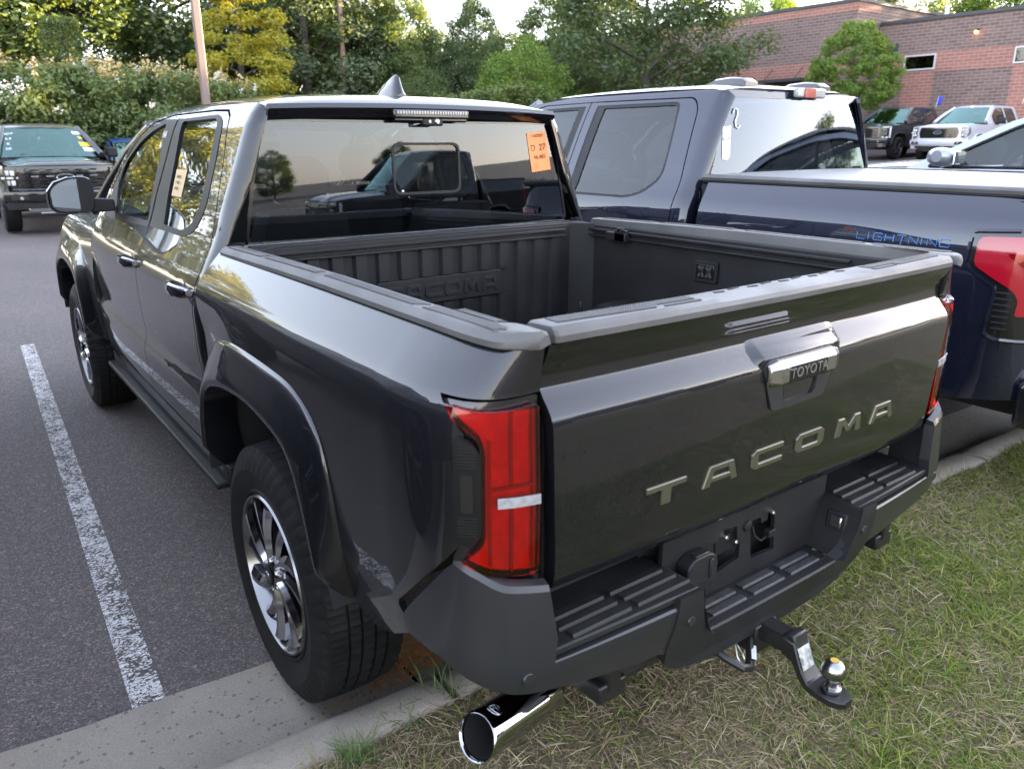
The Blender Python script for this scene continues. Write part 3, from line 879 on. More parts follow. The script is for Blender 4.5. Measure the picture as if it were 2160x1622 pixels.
def make_liner(parent, side, yc=0.0, inner=ARCH_IN, x0=.955, x1=.52, grow=.012, mat_=None):
    B = resample(smooth_poly(inner, 5), 40)
    c = B.mean(0)
    m = MB(); rows = []
    for x in np.linspace(x0, x1, 8):
        rows.append([(side*x, yc+c[0]+(p[0]-c[0])*(1+grow*3), c[1]+(p[1]-c[1])*(1+grow*3)) for p in B])
    m.grid(np.array(rows)); m.fan(rows[-1])
    return m.build('wheel_liner', mat_ or M['liner'], parent, smooth=50)

def ring_panel(name, outer, inner, lift, out, mat_, parent, **k):
    return panel(name, outer, lift, out, mat_, parent, holes=[inner], **k)

def dup_mirror(o, parent):
    """mirrored copy (x -> -x) of a part with its sub-parts"""
    me = o.data.copy()
    me.transform(Matrix.Scale(-1, 4, Vector((1, 0, 0))))
    me.flip_normals()
    c = bpy.data.objects.new(o.name.split('.')[0], me)
    COL.objects.link(c); c.parent = parent
    for md in o.modifiers:
        if md.type == 'BEVEL':
            b = c.modifiers.new('b', 'BEVEL'); b.width = md.width; b.segments = md.segments; b.limit_method = 'ANGLE'; b.angle_limit = md.angle_limit
    for ch in list(o.children): dup_mirror(ch, c)
    return c
def build_main_truck():
    T = thing('pickup_truck', 'dark graphite pickup with open bed and orange sticker in its rear window, nearest the camera', 'pickup truck')
    P = M['paint']
    OUTL = (-1, 0, 0.05)
    # ---------------------------------------------------------------- cab, both sides
    for s in (-1, 1):
        L = lift_cab(s); B = lift_bed(s); out = (s, 0, .1)
        # side frame: rocker, C pillar with wrapped corner, roof rail
        fr = [(.545, 1.02), (.545, 1.30), (.60, 1.30), (.575, 1.50), (.585, 1.69), (.602, 1.735), (.66, 1.752), (1.10, 1.757), (1.75, 1.754), (2.02, 1.728), (2.24, 1.665), (2.45, 1.545), (2.58, 1.42), (2.72, 1.275),
              (2.735, 1.20), (2.735, .46), (.62, .46), (.60, .80)]
        win_hole = [(.690, .545), (.686, 1.0), (.680, 1.285), (.712, 1.40), (.788, 1.575), (.838, 1.672), (.868, 1.716), (.93, 1.738), (1.10, 1.743), (1.72, 1.740), (2.0, 1.712), (2.20, 1.648), (2.40, 1.535), (2.52, 1.42), (2.655, 1.262), (2.70, 1.20), (2.70, .545)]
        panel('cab_side', fr, L, out, P, T, holes=[win_hole], du=.05, dv=.04, thick=.02)
        # inner door jamb (dark), sits behind the doors
        panel('door_jamb', [(.66, .50), (.66, 1.26), (2.72, 1.26), (2.72, .50)], L, out, M['dark'], T, du=.2, dv=.08, thick=.0, shift=-.035)
        g = .004
        # rear door
        rd = [(.697, .56), (.693, 1.0), (.688, 1.285), (.719, 1.398), (.795, 1.573), (.845, 1.668), (.873, 1.709), (.932, 1.730), (1.10, 1.735), (1.567, 1.734), (1.567, .555)]
        rw_o = [(1.49, 1.300), (1.545, 1.300), (1.552, 1.716), (1.10, 1.722), (1.0, 1.718), (.93, 1.698), (.888, 1.655), (.868, 1.56), (.845, 1.42), (.855, 1.375), (.905, 1.325), (1.0, 1.296), (1.16, 1.286)]
        rw_o = round_poly([(1.552, 1.283), (1.556, 1.716), (1.0, 1.722), (.905, 1.69), (.835, 1.405), (.90, 1.318), (1.03, 1.285)], [.01, .01, .04, .05, .06, .06, .08], 5)
        rw_i = round_poly([(1.345, 1.306), (1.475, 1.705), (1.02, 1.708), (.975, 1.69), (.908, 1.405), (.962, 1.338), (1.06, 1.306)], [.015, .02, .03, .03, .05, .05, .06], 5)
        d = panel('rear_door', rd, L, out, P, T, holes=[rw_o], du=.04, dv=.03, thick=.022)
        panel('window_trim', rw_o, L, out, M['seal'], d, holes=[rw_i], du=.05, dv=.05, thick=.012, shift=.002)
        panel('window_glass', rw_i, L, out, M['glass_side'], d, du=.08, dv=.08, thick=.006, shift=-.006)
        # front door
        fd = [(1.573, .555), (1.573, 1.734), (1.72, 1.733), (2.0, 1.704), (2.195, 1.641), (2.392, 1.530), (2.512, 1.415), (2.645, 1.258), (2.692, 1.19), (2.692, .555)]
        fw_o = round_poly([(1.582, 1.278), (1.582, 1.716), (1.74, 1.717), (1.96, 1.692), (2.14, 1.646), (2.27, 1.590), (2.42, 1.48), (2.56, 1.32), (2.50, 1.256), (2.35, 1.254)], [.01, .01, .05, .05, .05, .05, .05, .03, .02, .02], 4)
        fw_i = round_poly([(1.612, 1.300), (1.738, 1.704), (1.95, 1.672), (2.12, 1.627), (2.24, 1.580), (2.345, 1.525), (2.385, 1.45), (2.335, 1.36), (2.225, 1.292)], [.01, .02, .05, .05, .05, .05, .04, .04, .02], 4)
        d2 = panel('front_door', fd, L, out, P, T, holes=[fw_o], du=.04, dv=.03, thick=.022)
        panel('window_trim', fw_o, L, out, M['seal'], d2, holes=[fw_i], du=.05, dv=.05, thick=.012, shift=.002)
        panel('window_glass', fw_i, L, out, M['glass_side'], d2, du=.08, dv=.08, thick=.006, shift=-.006)
        # door handles
        for dd, y0, y1 in ((d, .742, .985), (d2, 1.60, 1.85)):
            hm = MB(); rows = []
            ym = (y0+y1)/2
            for q in np.linspace(0, 1, 13):
                y = y0+(y1-y0)*q
                lift_ = .004+.034*math.sin(PI*min(1, max(0, q)))**.6
                x = float(cabw(1.125))+lift_
                hh = .016+.008*math.sin(PI*q)**.5 if 0 < q < 1 else .012
                row = [(s*(x-.006), y, 1.125-hh), (s*(x+.004), y, 1.125-hh*.7), (s*(x+.008), y, 1.125), (s*(x+.003), y, 1.125+hh*.8), (s*(x-.006), y, 1.125+hh), (s*(x-.016), y, 1.125)]
                rows.append(row)
            hm.grid(np.array(rows), closed_v=True); hm.fan(rows[0]); hm.fan(rows[-1])
            hm.build('door_handle', M['chrome'], dd, smooth=35)
            cup = [(ym+.075*math.cos(a), 1.125+.034*math.sin(a)) for a in np.linspace(0, 2*PI, 24, endpoint=False)]
            panel('handle_cup', cup, L, out, M['gloss_black'], dd, du=.03, dv=.02, thick=.004, shift=.0025)
        # character line moulding low on the doors
        rk = MB()
        rk.box((s*.845, 1.66, .475), (.07, 2.1, .075))
        rk.build('rocker_moulding', M['trim'], T, bevel=.012)
        rk = MB()
        rk.box((s*.868, 1.66, .432), (.10, 2.05, .028))
        rk.build('step_rail', M['bumper_black'], T, bevel=.008)
        # ------------------------------------------------------------ bedside
        arch = [((a[0]*.35+b[0]*.65), (a[1]*.35+b[1]*.65)) for a, b in zip(resample(smooth_poly(ARCH_OUT, 5), 40), resample(smooth_poly(ARCH_IN, 5), 40))]
        lo = round_poly([(-.915, 1.192), (-.977, 1.130), (-.974, .922), (-.945, .868), (-1.005, .826), (-1.132, .806), (-1.132, 1.190), (-1.05, 1.188)], [.018, .02, .02, .015, .03, .005, .005, .1], 4)
        bo = [(.565, .59)]+[p for p in arch if p[1] > .60]+[(-.475, .545), (-.52, .512), (-.60, .525), (-.70, .572), (-.785, .626), (-.806, .645), (-.798, .660), (-.764, .688), (-.767, .702), (-.840, .772), (-.946, .882)]
        bo += [(-.979, .921), (-.982, 1.132), (-.918, 1.197), (-1.05, 1.194), (-1.1315, 1.197), (-1.1315, 1.292), (-.9, 1.292), (.55, 1.281), (.555, 1.0)]
        bs = panel('bedside', bo, B, out, P, T, du=.022, dv=.018, thick=.016)
        fl = make_flare(T, s, B)
        make_liner(T, s)
        # tail light
        tl = panel('tail_light', lo, B, out, M['gloss_black'], T, du=.03, dv=.04, thick=.03, shift=-.010)
        lens = round_poly([(-.938, 1.183), (-.976, 1.146), (-1.004, 1.128), (-1.016, 1.098), (-1.014, .918), (-.975, .880), (-1.02, .852), (-1.124, .834), (-1.124, 1.176), (-1.03, 1.170)], [.006, .02, .02, .02, .03, .006, .05, .006, .006, .1], 4)
        core = round_poly([(-.948, 1.176), (-1.010, 1.134), (-1.022, 1.100), (-1.020, .910), (-.985, .880), (-1.03, .860), (-1.117, .842), (-1.117, 1.166)], [.004, .02, .02, .02, .006, .03, .006, .006], 4)
        panel('light_core', core, B, out, M['red_core'], tl, du=.03, dv=.04, thick=.004, shift=-.004)
        for (t0, t1, z0, z1, sh) in ((-1.117, -1.110, .848, 1.168, .004), (-1.072, -1.066, .85, 1.0, .002), (-1.072, -1.066, 1.03, 1.168, .002), (-1.030, -1.024, .87, 1.12, .003), (-1.117, -1.028, 1.022, 1.028, .004)):
            panel('light_bar', [(t0, z0), (t1, z0), (t1, z1), (t0, z1)], B, out, M['red_solid'], tl, du=.05, dv=.08, thick=.006, shift=sh)
        panel('lens', lens, B, out, M['lens_red'], tl, du=.025, dv=.03, thick=.012, shift=.009)
        panel('reversing_lamp', [(-1.040, .990), (-1.124, .984), (-1.124, 1.003), (-1.040, 1.010)], B, out, M['white_lens'], tl, du=.03, dv=.05, thick=.004, shift=.0115)
        ins = round_poly([(-.966, 1.130), (-1.000, 1.118), (-1.012, 1.098), (-1.012, .936), (-.996, .914), (-.968, .918)], .006, 2)
        im = panel('side_marker', ins, B, out, M['insert'], tl, du=.03, dv=.04, thick=.012, shift=.011)
        panel('marker_window', round_poly([(-.980, .985), (-1.000, .985), (-1.000, 1.06), (-.980, 1.06)], .004, 2), B, out, M['gloss_black'], im, du=.05, dv=.05, thick=.004, shift=.0135)
        for k in range(7):
            for zz in (.937+k*.006, 1.072+k*.006):
                panel('marker_rib', [(-.974, zz), (-1.006, zz), (-1.006, zz+.0025), (-.974, zz+.0025)], B, out, M['gloss_black'], im, du=.05, dv=.05, thick=.003, shift=.0135)
    # ---------------------------------------------------------------- roof
    zc = spl([.585, .60, .63, .69, .80, 1.2, 1.8, 2.1, 2.42], [1.742, 1.751, 1.765, 1.784, 1.797, 1.808, 1.803, 1.782, 1.705])
    ed = spl([.58, .64, .80, 1.2, 1.75, 2.05, 2.28, 2.42], [1.715, 1.745, 1.7535, 1.757, 1.754, 1.726, 1.662, 1.60])
    def Lroof(x, y):
        a = np.clip(np.abs(x)/.618, 0, 1.1)
        # two shallow pressed channels
        ch = .006*np.exp(-((np.abs(x)-.36)/.03)**2)*sstep(.78, .95, y)*sstep(2.2, 2.0, y)
        z = zc(y)-(zc(y)-ed(y))*(.35*a**2+.65*a**7)-ch
        return x, y, z
    panel('roof', [(-.616, .60), (-.45, .592), (0, .585), (.45, .592), (.616, .60), (.616, 1.75), (.595, 2.05), (.56, 2.3), (.3, 2.40), (0, 2.42), (-.3, 2.40), (-.56, 2.3), (-.595, 2.05), (-.616, 1.75)], Lroof, (0, 0, 1), P, T, du=.035, dv=.04, thick=.02)
    # spoiler: black face under the lip
    def Lsp(x, q): # q 0..1 from glass header to lip
        a = np.abs(x)/.62
        y = .655-.058*q-.012*(1-a**2)
        z = 1.684+(.047)*q+.012*(1-a**2)
        return x, y, z
    sp = panel('roof_spoiler', [(-.617, 0), (-.612, 1), (.612, 1), (.617, 0)], Lsp, (0, -1, -.2), M['gloss_black'], T, du=.08, dv=.3, thick=.02)
    bl = MB()
    bl.box((.0, .585, 1.722), (.325, .03, .030)); bl.box((0, .588, 1.702), (.31, .03, .014))
    br = bl.build('brake_light', M['gloss_black'], T, bevel=.006)
    k2 = MB()
    for k in range(27):
        k2.box((-.146+k*.01123, .5685, 1.727), (.0085, .004, .012))
    k2.build('led_row', M['white_lens'], br, bevel=.001, seg=1)
    cm = MB(); cm.box((0, .582, 1.694), (.085, .03, .026)); cmo = cm.build('rear_camera', M['trim'], T, bevel=.005)
    cl = MB(); lathe(cl, [(-.004, .0003), (-.004, .008), (0, .011), (.006, .011)], 16, (.018, .567, 1.697), axis='y'); lathe(cl, [(-.003, .0003), (-.003, .006), (.006, .009)], 16, (-.016, .567, 1.697), axis='y')
    cl.build('camera_lens', M['chrome_soft'], cmo, smooth=30)
    # shark fin
    sf = MB(); rows = []
    for q, yy, w0, z1 in ((0, 1.045, .004, 1.806), (.15, 1.00, .020, 1.822), (.4, .94, .030, 1.848), (.65, .88, .031, 1.870), (.82, .845, .030, 1.878), (.93, .826, .028, 1.872), (1, .815, .026, 1.84), (1.05, .800, .024, 1.806)):
        zb = 1.796
        rows.append([(w0, yy, zb), (w0*.75, yy, zb+(z1-zb)*.35), (w0*.25, yy, zb+(z1-zb)*.9), (0, yy, z1), (-w0*.25, yy, zb+(z1-zb)*.9), (-w0*.75, yy, zb+(z1-zb)*.35), (-w0, yy, zb)])
    sf.grid(np.array(rows)); sf.fan(rows[-1]); sf.fan(rows[0])
    sf.build('shark_fin_antenna', P, T, smooth=40)
    # ---------------------------------------------------------------- rear window
    def Lrg(x, z): return x, .640+.010*(z-1.30)/.39-.022*(1-(np.asarray(x)/.7)**2), z
    go = [(-.612, 1.692), (.612, 1.692), (.628, 1.685), (.668, 1.50), (.706, 1.318), (.700, 1.285), (-.700, 1.285), (-.706, 1.318), (-.668, 1.50), (-.628, 1.685)]
    so = round_poly([(-.150, 1.432), (.150, 1.432), (.150, 1.622), (-.150, 1.622)], .035, 5)
    si = round_poly([(-.141, 1.441), (.141, 1.441), (.141, 1.613), (-.141, 1.613)], .028, 5)
    rw = panel('rear_window', go, Lrg, (0, -1, 0), M['glass_rear'], T, holes=[so], du=.08, dv=.08, thick=.004)
    panel('slider_frame', so, Lrg, (0, -1, 0), M['trim'], rw, holes=[si], du=.1, dv=.1, thick=.008, shift=.004)
    panel('slider_pane', si, Lrg, (0, -1, 0), M['glass_side'], rw, du=.06, dv=.06, thick=.003, shift=-.004)
    # black frit round the glass and the cab back below it
    gi = [(-.600, 1.678), (.600, 1.678), (.613, 1.672), (.652, 1.50), (.690, 1.33), (.690, 1.312), (-.690, 1.312), (-.690, 1.33), (-.652, 1.50), (-.613, 1.672)]
    panel('window_seal', [(-.620, 1.700), (.620, 1.700), (.640, 1.690), (.680, 1.50), (.716, 1.318), (.712, 1.278), (-.712, 1.278), (-.716, 1.318), (-.680, 1.50), (-.640, 1.690)], Lrg, (0, -1, 0), M['gloss_black'], rw, holes=[go], du=.1, dv=.1, thick=.012, shift=.003)
    def Lcb(x, z): return x, .628-.02*(1-(np.asarray(x)/.8)**2)-.02*np.exp(-((z-1.262)/.012)**2), z
    panel('cab_back', [(-.775, .75), (.775, .75), (.775, 1.20), (.735, 1.29), (-.735, 1.29), (-.775, 1.20)], Lcb, (0, -1, 0), P, T, du=.1, dv=.012, thick=.01)
    # windscreen, hood, cowl, fenders, nose
    def Lws(x, v): return x, 2.40+.86*v-.05*(np.asarray(x)/.7)**2*1.0, 1.705-.475*v-.015*(np.asarray(x)/.7)**2
    panel('windscreen', [(-.56, .0), (.56, .0), (.64, .5), (.70, 1.0), (-.70, 1.0), (-.64, .5)], Lws, (0, 1, .5), M['glass_clear'], T, du=.1, dv=.15, thick=.004)
    for s in (-1, 1):
        ap = MB()
        ap.tube([(s*.585, 2.36, 1.70), (s*.655, 2.60, 1.58), (s*.725, 2.90, 1.40), (s*.775, 3.18, 1.24)], [.035, .035, .035, .04], 8)
        ap.build('windscreen_pillar', P, T, smooth=60)
    zh = spl([2.95, 3.1, 3.5, 3.9, 4.1, 4.22], [1.245, 1.235, 1.215, 1.175, 1.13, 1.05])
    def Lhood(x, y):
        a = np.abs(x)/.78
        return x, y, zh(y)-.05*a**3-.012*np.exp(-((np.abs(x)-.34)/.05)**2)+.0
    panel('hood', [(-.74, 3.15), (-.4, 3.10), (.4, 3.10), (.74, 3.15), (.77, 3.6), (.74, 4.05), (.55, 4.2), (-.55, 4.2), (-.74, 4.05), (-.77, 3.6)], Lhood, (0, 0, 1), P, T, du=.06, dv=.06, thick=.02)
    fz = spl([.45, .6, .8, .95, 1.05, 1.12, 1.17, 1.21], [.88, .905, .918, .915, .90, .875, .835, .77])
    for s in (-1, 1):
        def Lf(t, z, s=s):
            w = fz(z)-.16*sstep(3.9, 4.3, t)-.0*t+.012*np.exp(-((np.asarray(t)-3.35)/.45)**2)*sstep(1.15, 1.0, z)
            return s*w, t, z
        ar = [(a[0]*.35+b[0]*.65+3.35, a[1]*.35+b[1]*.65) for a, b in zip(resample(smooth_poly(ARCH_OUT, 5), 40), resample(smooth_poly(ARCH_IN, 5), 40))]
        ar = [p for p in ar if p[1] > .60]
        fo = [(2.698, .56)]+[(2.698, 1.20), (3.12, 1.207), (3.6, 1.195), (4.0, 1.15), (4.18, 1.08), (4.18, .58), (3.92, .58)]+ar+[(2.865, .56)]
        panel('front_fender', fo, Lf, (s, 0, .1), P, T, du=.05, dv=.035, thick=.02)
        make_flare(T, s, Lf, yc=3.35)
        make_liner(T, s, yc=3.35)
        hl = MB(); hl.box((s*.66, 4.2, .98), (.24, .10, .12)); hl.build('headlight', M['white_lens'], T, bevel=.02)
    nz = MB()
    nz.grid(np.array([[(x*.80*(1-.10*abs(x)**3*k), 4.13+.12*(1-x*x)+o, z) for x in np.linspace(-1, 1, 13)] for z, o, k in ((1.10, -.02, 1), (1.0, .06, 1), (.86, .08, 1), (.84, .13, 1), (.62, .13, 1), (.45, .05, 1))]))
    nz.build('front_fascia', M['trim'], T, smooth=40)
    # side badge on the front door: small chrome bar
    bd = MB(); bd.box((-.915, 2.52, .735), (.006, .11, .016)); bd.build('door_badge', M['chrome_soft'], T, bevel=.002)
    # ---------------------------------------------------------------- interior
    for s in (-1, 1):
        for (y, hb, wd) in ((1.18, 1.36, .46), (2.08, 1.40, .50)):
            st = MB(); rows = []
            for q, z in enumerate(np.linspace(.78, hb, 8)):
                ww = wd/2*(1-.25*(max(0, z-1.1)/.3)**2)
                rows.append([(s*.36+a*ww, y-.06-.18*(z-.8)+b*.07*(1 if abs(a) < .99 else .6), z) for a, b in ((-1, 0), (-.85, 1), (0, 1.2), (.85, 1), (1, 0), (.85, -1), (0, -1.1), (-.85, -1))])
            st.grid(np.array(rows), closed_v=True); st.fan(rows[-1]); st.fan(rows[0])
            se = st.build('seat', M['seat'], T, smooth=60)
            hr = MB(); c = (s*.36, y-.06-.18*(hb-.8)+.02, hb+.115); rows = []
            for z in np.linspace(-1, 1, 7):
                k = (1-abs(z)**3*.5)
                rows.append([(c[0]+a*.135*k, c[1]+b*.055*k, c[2]+z*.095) for a, b in ((-1, 0), (-.8, .9), (0, 1), (.8, .9), (1, 0), (.8, -.9), (0, -1), (-.8, -.9))])
            hr.grid(np.array(rows), closed_v=True); hr.fan(rows[-1]); hr.fan(rows[0])
            hr.tube([(c[0]-.05, c[1], c[2]-.06), (c[0]-.05, c[1], c[2]-.16)], .008, 6); hr.tube([(c[0]+.05, c[1], c[2]-.06), (c[0]+.05, c[1], c[2]-.16)], .008, 6)
            hr.build('headrest', M['seat'], se, smooth=60)
    ds = MB(); ds.box((0, 2.86, 1.05), (1.5, .45, .30)); ds.box((0, 1.7, .55), (1.66, 2.2, .06)); ds.build('dashboard', M['seat'], T, bevel=.05)
    hc = MB(); hc.grid(np.array([[(x, y, float(zc(y))-.045-.05*abs(x/.6)**4) for x in np.linspace(-.58, .58, 9)] for y in np.linspace(.72, 2.3, 9)])); hc.build('headliner', M['seat'], T, smooth=60)
    sw = MB(); sw.tube([(-.36+.18*math.cos(a), 2.50-.05*math.sin(a), 1.13+.17*math.sin(a)) for a in np.linspace(0, 2*PI, 25)], .015, 7, caps=False); sw.build('steering_wheel', M['seat'], T)
    rm = MB(); rm.box((0, 2.50, 1.60), (.24, .03, .07)); rm.build('rear_view_mirror', M['trim'], T, bevel=.02)
    # ---------------------------------------------------------------- door mirrors
    mo = smooth_poly([(-1.117, 1.355), (-1.114, 1.412), (-1.062, 1.455), (-.985, 1.470), (-.935, 1.462), (-.917, 1.425), (-.922, 1.335), (-.945, 1.303), (-1.03, 1.297), (-1.092, 1.306), (-1.114, 1.330)], 5, closed=True)
    c0 = np.array(mo).mean(0)
    mr = MB(); rows = []
    for (dy, k) in ((-.006, .955), (0, .99), (.012, 1.0), (.04, .985), (.075, .9), (.10, .72), (.112, .45), (.116, .1)):
        rows.append([(c0[0]+(p[0]-c0[0])*k, 2.25+dy, c0[1]+(p[1]-c0[1])*k-dy*.1) for p in mo])
    mr.grid(np.array(rows), closed_v=True); mr.fan(rows[-1])
    mh = mr.build('door_mirror', M['paint'], T, smooth=50)
    g1 = MB(); g1.fan([(c0[0]+(p[0]-c0[0])*.955, 2.244, c0[1]+(p[1]-c0[1])*.955) for p in mo]); g1.build('mirror_bezel', M['trim'], mh)
    g1 = MB(); g1.fan([(c0[0]+(p[0]-c0[0])*.87, 2.236+.20*(p[0]-c0[0]), c0[1]+(p[1]-c0[1])*.87) for p in mo]); g1.build('mirror_pane', M['mirror'], mh)
    am = MB()
    am.prism(round_poly([(-.94, 1.295), (-.83, 1.30), (-.83, 1.355), (-.94, 1.365)], .01, 2), 2.262, 2.33, lambda u, v, h: (u, h, v))
    am.build('mirror_arm', M['trim'], mh, bevel=.006)
    cs = MB(); cs.tube([(-1.118, 2.245, 1.345), (-1.116, 2.246, 1.405), (-1.085, 2.247, 1.443), (-1.02, 2.248, 1.466)], .006, 6); cs.build('chrome_edge', M['chrome'], mh)
    # triangular sail the arm stands on
    panel('mirror_sail', [(2.235, 1.262), (2.34, 1.36), (2.385, 1.44), (2.42, 1.455), (2.55, 1.30), (2.50, 1.258)], lift_cab(-1), (-1, 0, 0), M['trim'], T, du=.06, dv=.06, thick=.01, shift=.005)
    dup_mirror(mh, T)
    # ---------------------------------------------------------------- bed interior
    bw = MB()
    bw.box((0, -.22, .79), (1.49, 1.54, .02))
    bf = bw.build('bed_floor', M['bed'], T, bevel=.004)
    fl = MB()
    for k in range(11): fl.box((-.60+k*.12, -.22, .806), (.06, 1.50, .012))
    fl.build('floor_rib', M['bed'], bf, bevel=.004)
    for s in (-1, 1):
        w = MB()
        w.box((s*.757, -.225, 1.035), (.03, 1.53, .49))
        w.build('bed_wall', M['bed'], T, bevel=.004)
        w = MB()   # two-lipped deck rail on the wall
        w.box((s*.733, -.11, 1.262), (.020, 1.24, .010)); w.box((s*.733, -.11, 1.238), (.020, 1.24, .008)); w.box((s*.7415, -.11, 1.250), (.006, 1.24, .030))
        rl = w.build('deck_rail', M['bumper_black'], T, bevel=.002)
        if s > 0:
            k = MB(); k.box((.716, .30, 1.246), (.034, .115, .034)); k.box((.712, .275, 1.252), (.026, .06, .046)); k.tube([(.705, .285, 1.27), (.690, .275, 1.282), (.690, .25, 1.282), (.705, .24, 1.27)], .006, 6)
            k.build('tie_down_cleat', M['bumper_black'], rl, bevel=.006)
            lp = MB(); lp.prism(round_poly([(-.215, 1.118), (-.105, 1.118), (-.105, 1.196), (-.215, 1.196)], .008, 3), .741, .730, lambda u, v, h: (h, u, v)); lpo = lp.build('bed_light', M['bumper_black'], T, bevel=.002)
            lq = MB()
            lq.box((.7285, -.160, 1.157), (.004, .084, .052)); lq.build('light_pane', M['gloss_black'], lpo, bevel=.001)
            lq = MB()
            for (dy, dz, a) in ((-.018, 0, .5), (.018, 0, -.5), (-.018, .0, -.5), (.018, .0, .5)):
                lq.box((.7265, -.160+dy, 1.157+dz), (.002, .010, .046), rx=a)
            lq.build('light_reflector', M['steel'], lpo)
        # wheel box
        wb = MB(); rows = []
        for y, h in ((.44, .80), (.36, .93), (.26, .985), (-.26, .985), (-.36, .93), (-.44, .80)):
            rows.append([(s*.75, y, h), (s*.60, y, h), (s*.565, y, h-.03), (s*.555, y, .79)])
        wb.grid(np.array(rows)); wb.build('wheel_box', M['bed'], T, bevel=.012)
        lo_ = MB(); lo_.tube([(s*.735, -.72+1.25, .93), (s*.705, .53-.02, .935), (s*.70, .505, .90), (s*.72, .50, .87)], .006, 6); lo_.build('tie_down_loop', M['black_steel'], T)
        cp = MB(); cp.prism([(s*.745, .56), (s*.745, .47), (s*.70, .515), (s*.655, .545), (s*.655, .56)], .80, 1.287, lambda u, v, h: (u, v, h)); cp.build('corner_post', M['bed'], T, bevel=.004)
    fw = MB(); fw.box((0, .557, 1.035), (1.49, .03, .49)); fwo = fw.build('front_wall', M['bed'], T, bevel=.004)
    for k in range(14):
        x = -.62+k*.0915
        r = MB()
        z0 = .81
        top = 1.232
        segs = [(z0, top)]
        if -.30 < x < .30: segs = [(z0, 1.018), (1.128, top)]
        for a, b in segs:
            r = MB()
            rows = [[(x-.030, .543, z), (x-.021, .527, z), (x+.021, .527, z), (x+.030, .543, z)] for z in (a, b)]
            r.grid(np.array(rows)); r.fan(rows[0]); r.fan(rows[1])
            r.build('wall_rib', M['bed'], fwo, smooth=30)
    pl = MB(); pl.prism(round_poly([(-.285, 1.022), (.280, 1.022), (.280, 1.124), (-.285, 1.124)], .006, 2), .544, .527, lambda u, v, h: (u, h, v)); plo = pl.build('name_plate', M['bed'], fwo, bevel=.003)
    word_letters('embossed_letter', plo, M['bed'], [-.222+.0885*k for k in range(6)], .078, .056, 1.073, lambda x, z: .527, .005, out=-1, sw=.017)
    rr = MB(); rr.box((-.03, .531, 1.262), (1.30, .020, .010)); rr.box((-.03, .531, 1.238), (1.30, .022, .008)); rr.box((-.03, .5405, 1.250), (1.30, .006, .030)); rr.build('front_rail', M['bumper_black'], T, bevel=.002)
    fl_ = MB(); fl_.box((0, .572, 1.283), (1.46, .055, .012)); fl_.build('front_lip', M['bumper_black'], T, bevel=.004)
    # rail caps on the bed sides
    for s in (-1, 1):
        c = MB(); rows = []
        zb = spl([-1.06, -.33, .53], [1.2865, 1.2865, 1.2735])
        xo = spl([-1.046, -1.036, -1.02, -.995, -.9, .53], [.772, .794, .816, .832, .841, .840])
        xi = spl([-1.06, -.99, -.965, -.93, -.80, .53], [.748, .748, .752, .776, .783, .770])
        for y in (.53, .525, .3, .0, -.3, -.6, -.80, -.90, -.93, -.947, -.965, -.98, -.99, -1.0, -1.01, -1.02, -1.029, -1.036, -1.041, -1.046):
            z = float(zb(y)); o = float(xo(y)); i = float(xi(y)); e = .006 if y < -1.043 or y > .527 else 0
            rows.append([(s*(o-.006), y, z-.003), (s*(o+.002-e), y, z+.001), (s*(o+.003-e), y, z+.012), (s*(o-.006-e), y, z+.024-e), (s*(o-.016), y, z+.0285-e), (s*(i+.008), y, z+.0285-e), (s*(i+.002), y, z+.026-e), (s*i, y, z+.018), (s*(i-.004), y, z-.03 if y > -.94 else z+.004)])
        c.grid(np.array(rows)); c.fan(rows[0]); c.fan(rows[-1])
        rc = c.build('rail_cap', M['cap'], T, smooth=32)
        for pd in (((.487, .80), (.487, .826), (.185, .826), (.185, .80)), ((.145, .80), (.145, .826), (-.215, .826), (-.215, .80)), ((-.27, .798), (-.27, .826), (-.705, .826), (-.735, .800)),
                   ((-.76, .803), (-.745, .826), (-.975, .820), (-1.0, .806), (-.955, .792)), ((-.80, .788), (-.93, .780), (-.95, .768), (-.84, .779))):
            p = MB(); n = len(pd)
            def fz_(u, v, h): return (s*v, u, float(zb(u))+.0285+h)
            p.prism(list(pd), -.001, .0016, fz_); po = p.build('grip_pad', M['rubber_pad'], rc)
            ys = [q[0] for q in pd]
            kn = MB()
            y0, y1 = min(ys)+.012, max(ys)-.012
            xa = max(min(q[1] for q in pd)+.004, .797) if max(q[1] for q in pd) > .8 else min(q[1] for q in pd)+.004
            for yy in np.arange(y0, y1, .0062):
                for xx in np.arange(xa, max(q[1] for q in pd)-.003, .0062):
                    z = float(zb(yy))+.0285+.0016
                    kn.add([(s*(xx-.002), yy-.002, z), (s*(xx+.002), yy-.002, z), (s*(xx+.002), yy+.002, z), (s*(xx-.002), yy+.002, z), (s*xx, yy, z+.0022)], [(0, 1, 4), (1, 2, 4), (2, 3, 4), (3, 0, 4)])
            if y1-y0 < .35 and len(kn.v): tag(kn.build('grip_knurl', M['cap'], rc, smooth=None), kind='stuff')
    # ---------------------------------------------------------------- tailgate
    gp = [(-.738, 1.197), (-.736, 1.284), (.736, 1.284), (.738, 1.197), (.738, 1.14), (.722, .90), (.716, .779), (-.716, .779), (-.722, .90), (-.738, 1.14)]
    hole = round_poly([(-.068, 1.052), (.068, 1.052), (.074, 1.10), (-.074, 1.10)], .006, 2)
    tg = panel('tailgate', gp, lift_gate, (0, -1, 0), P, T, du=.035, dv=.02, thick=.03,
               vs=list(np.arange(.79, 1.11, .03))+list(np.arange(1.115, 1.28, .006)))
    gi = MB(); gi.box((0, -.985, 1.035), (1.44, .025, .49)); gi.build('tailgate_inner', M['bed'], tg, bevel=.004)
    # cap on top of the tailgate
    c = MB(); rows = []
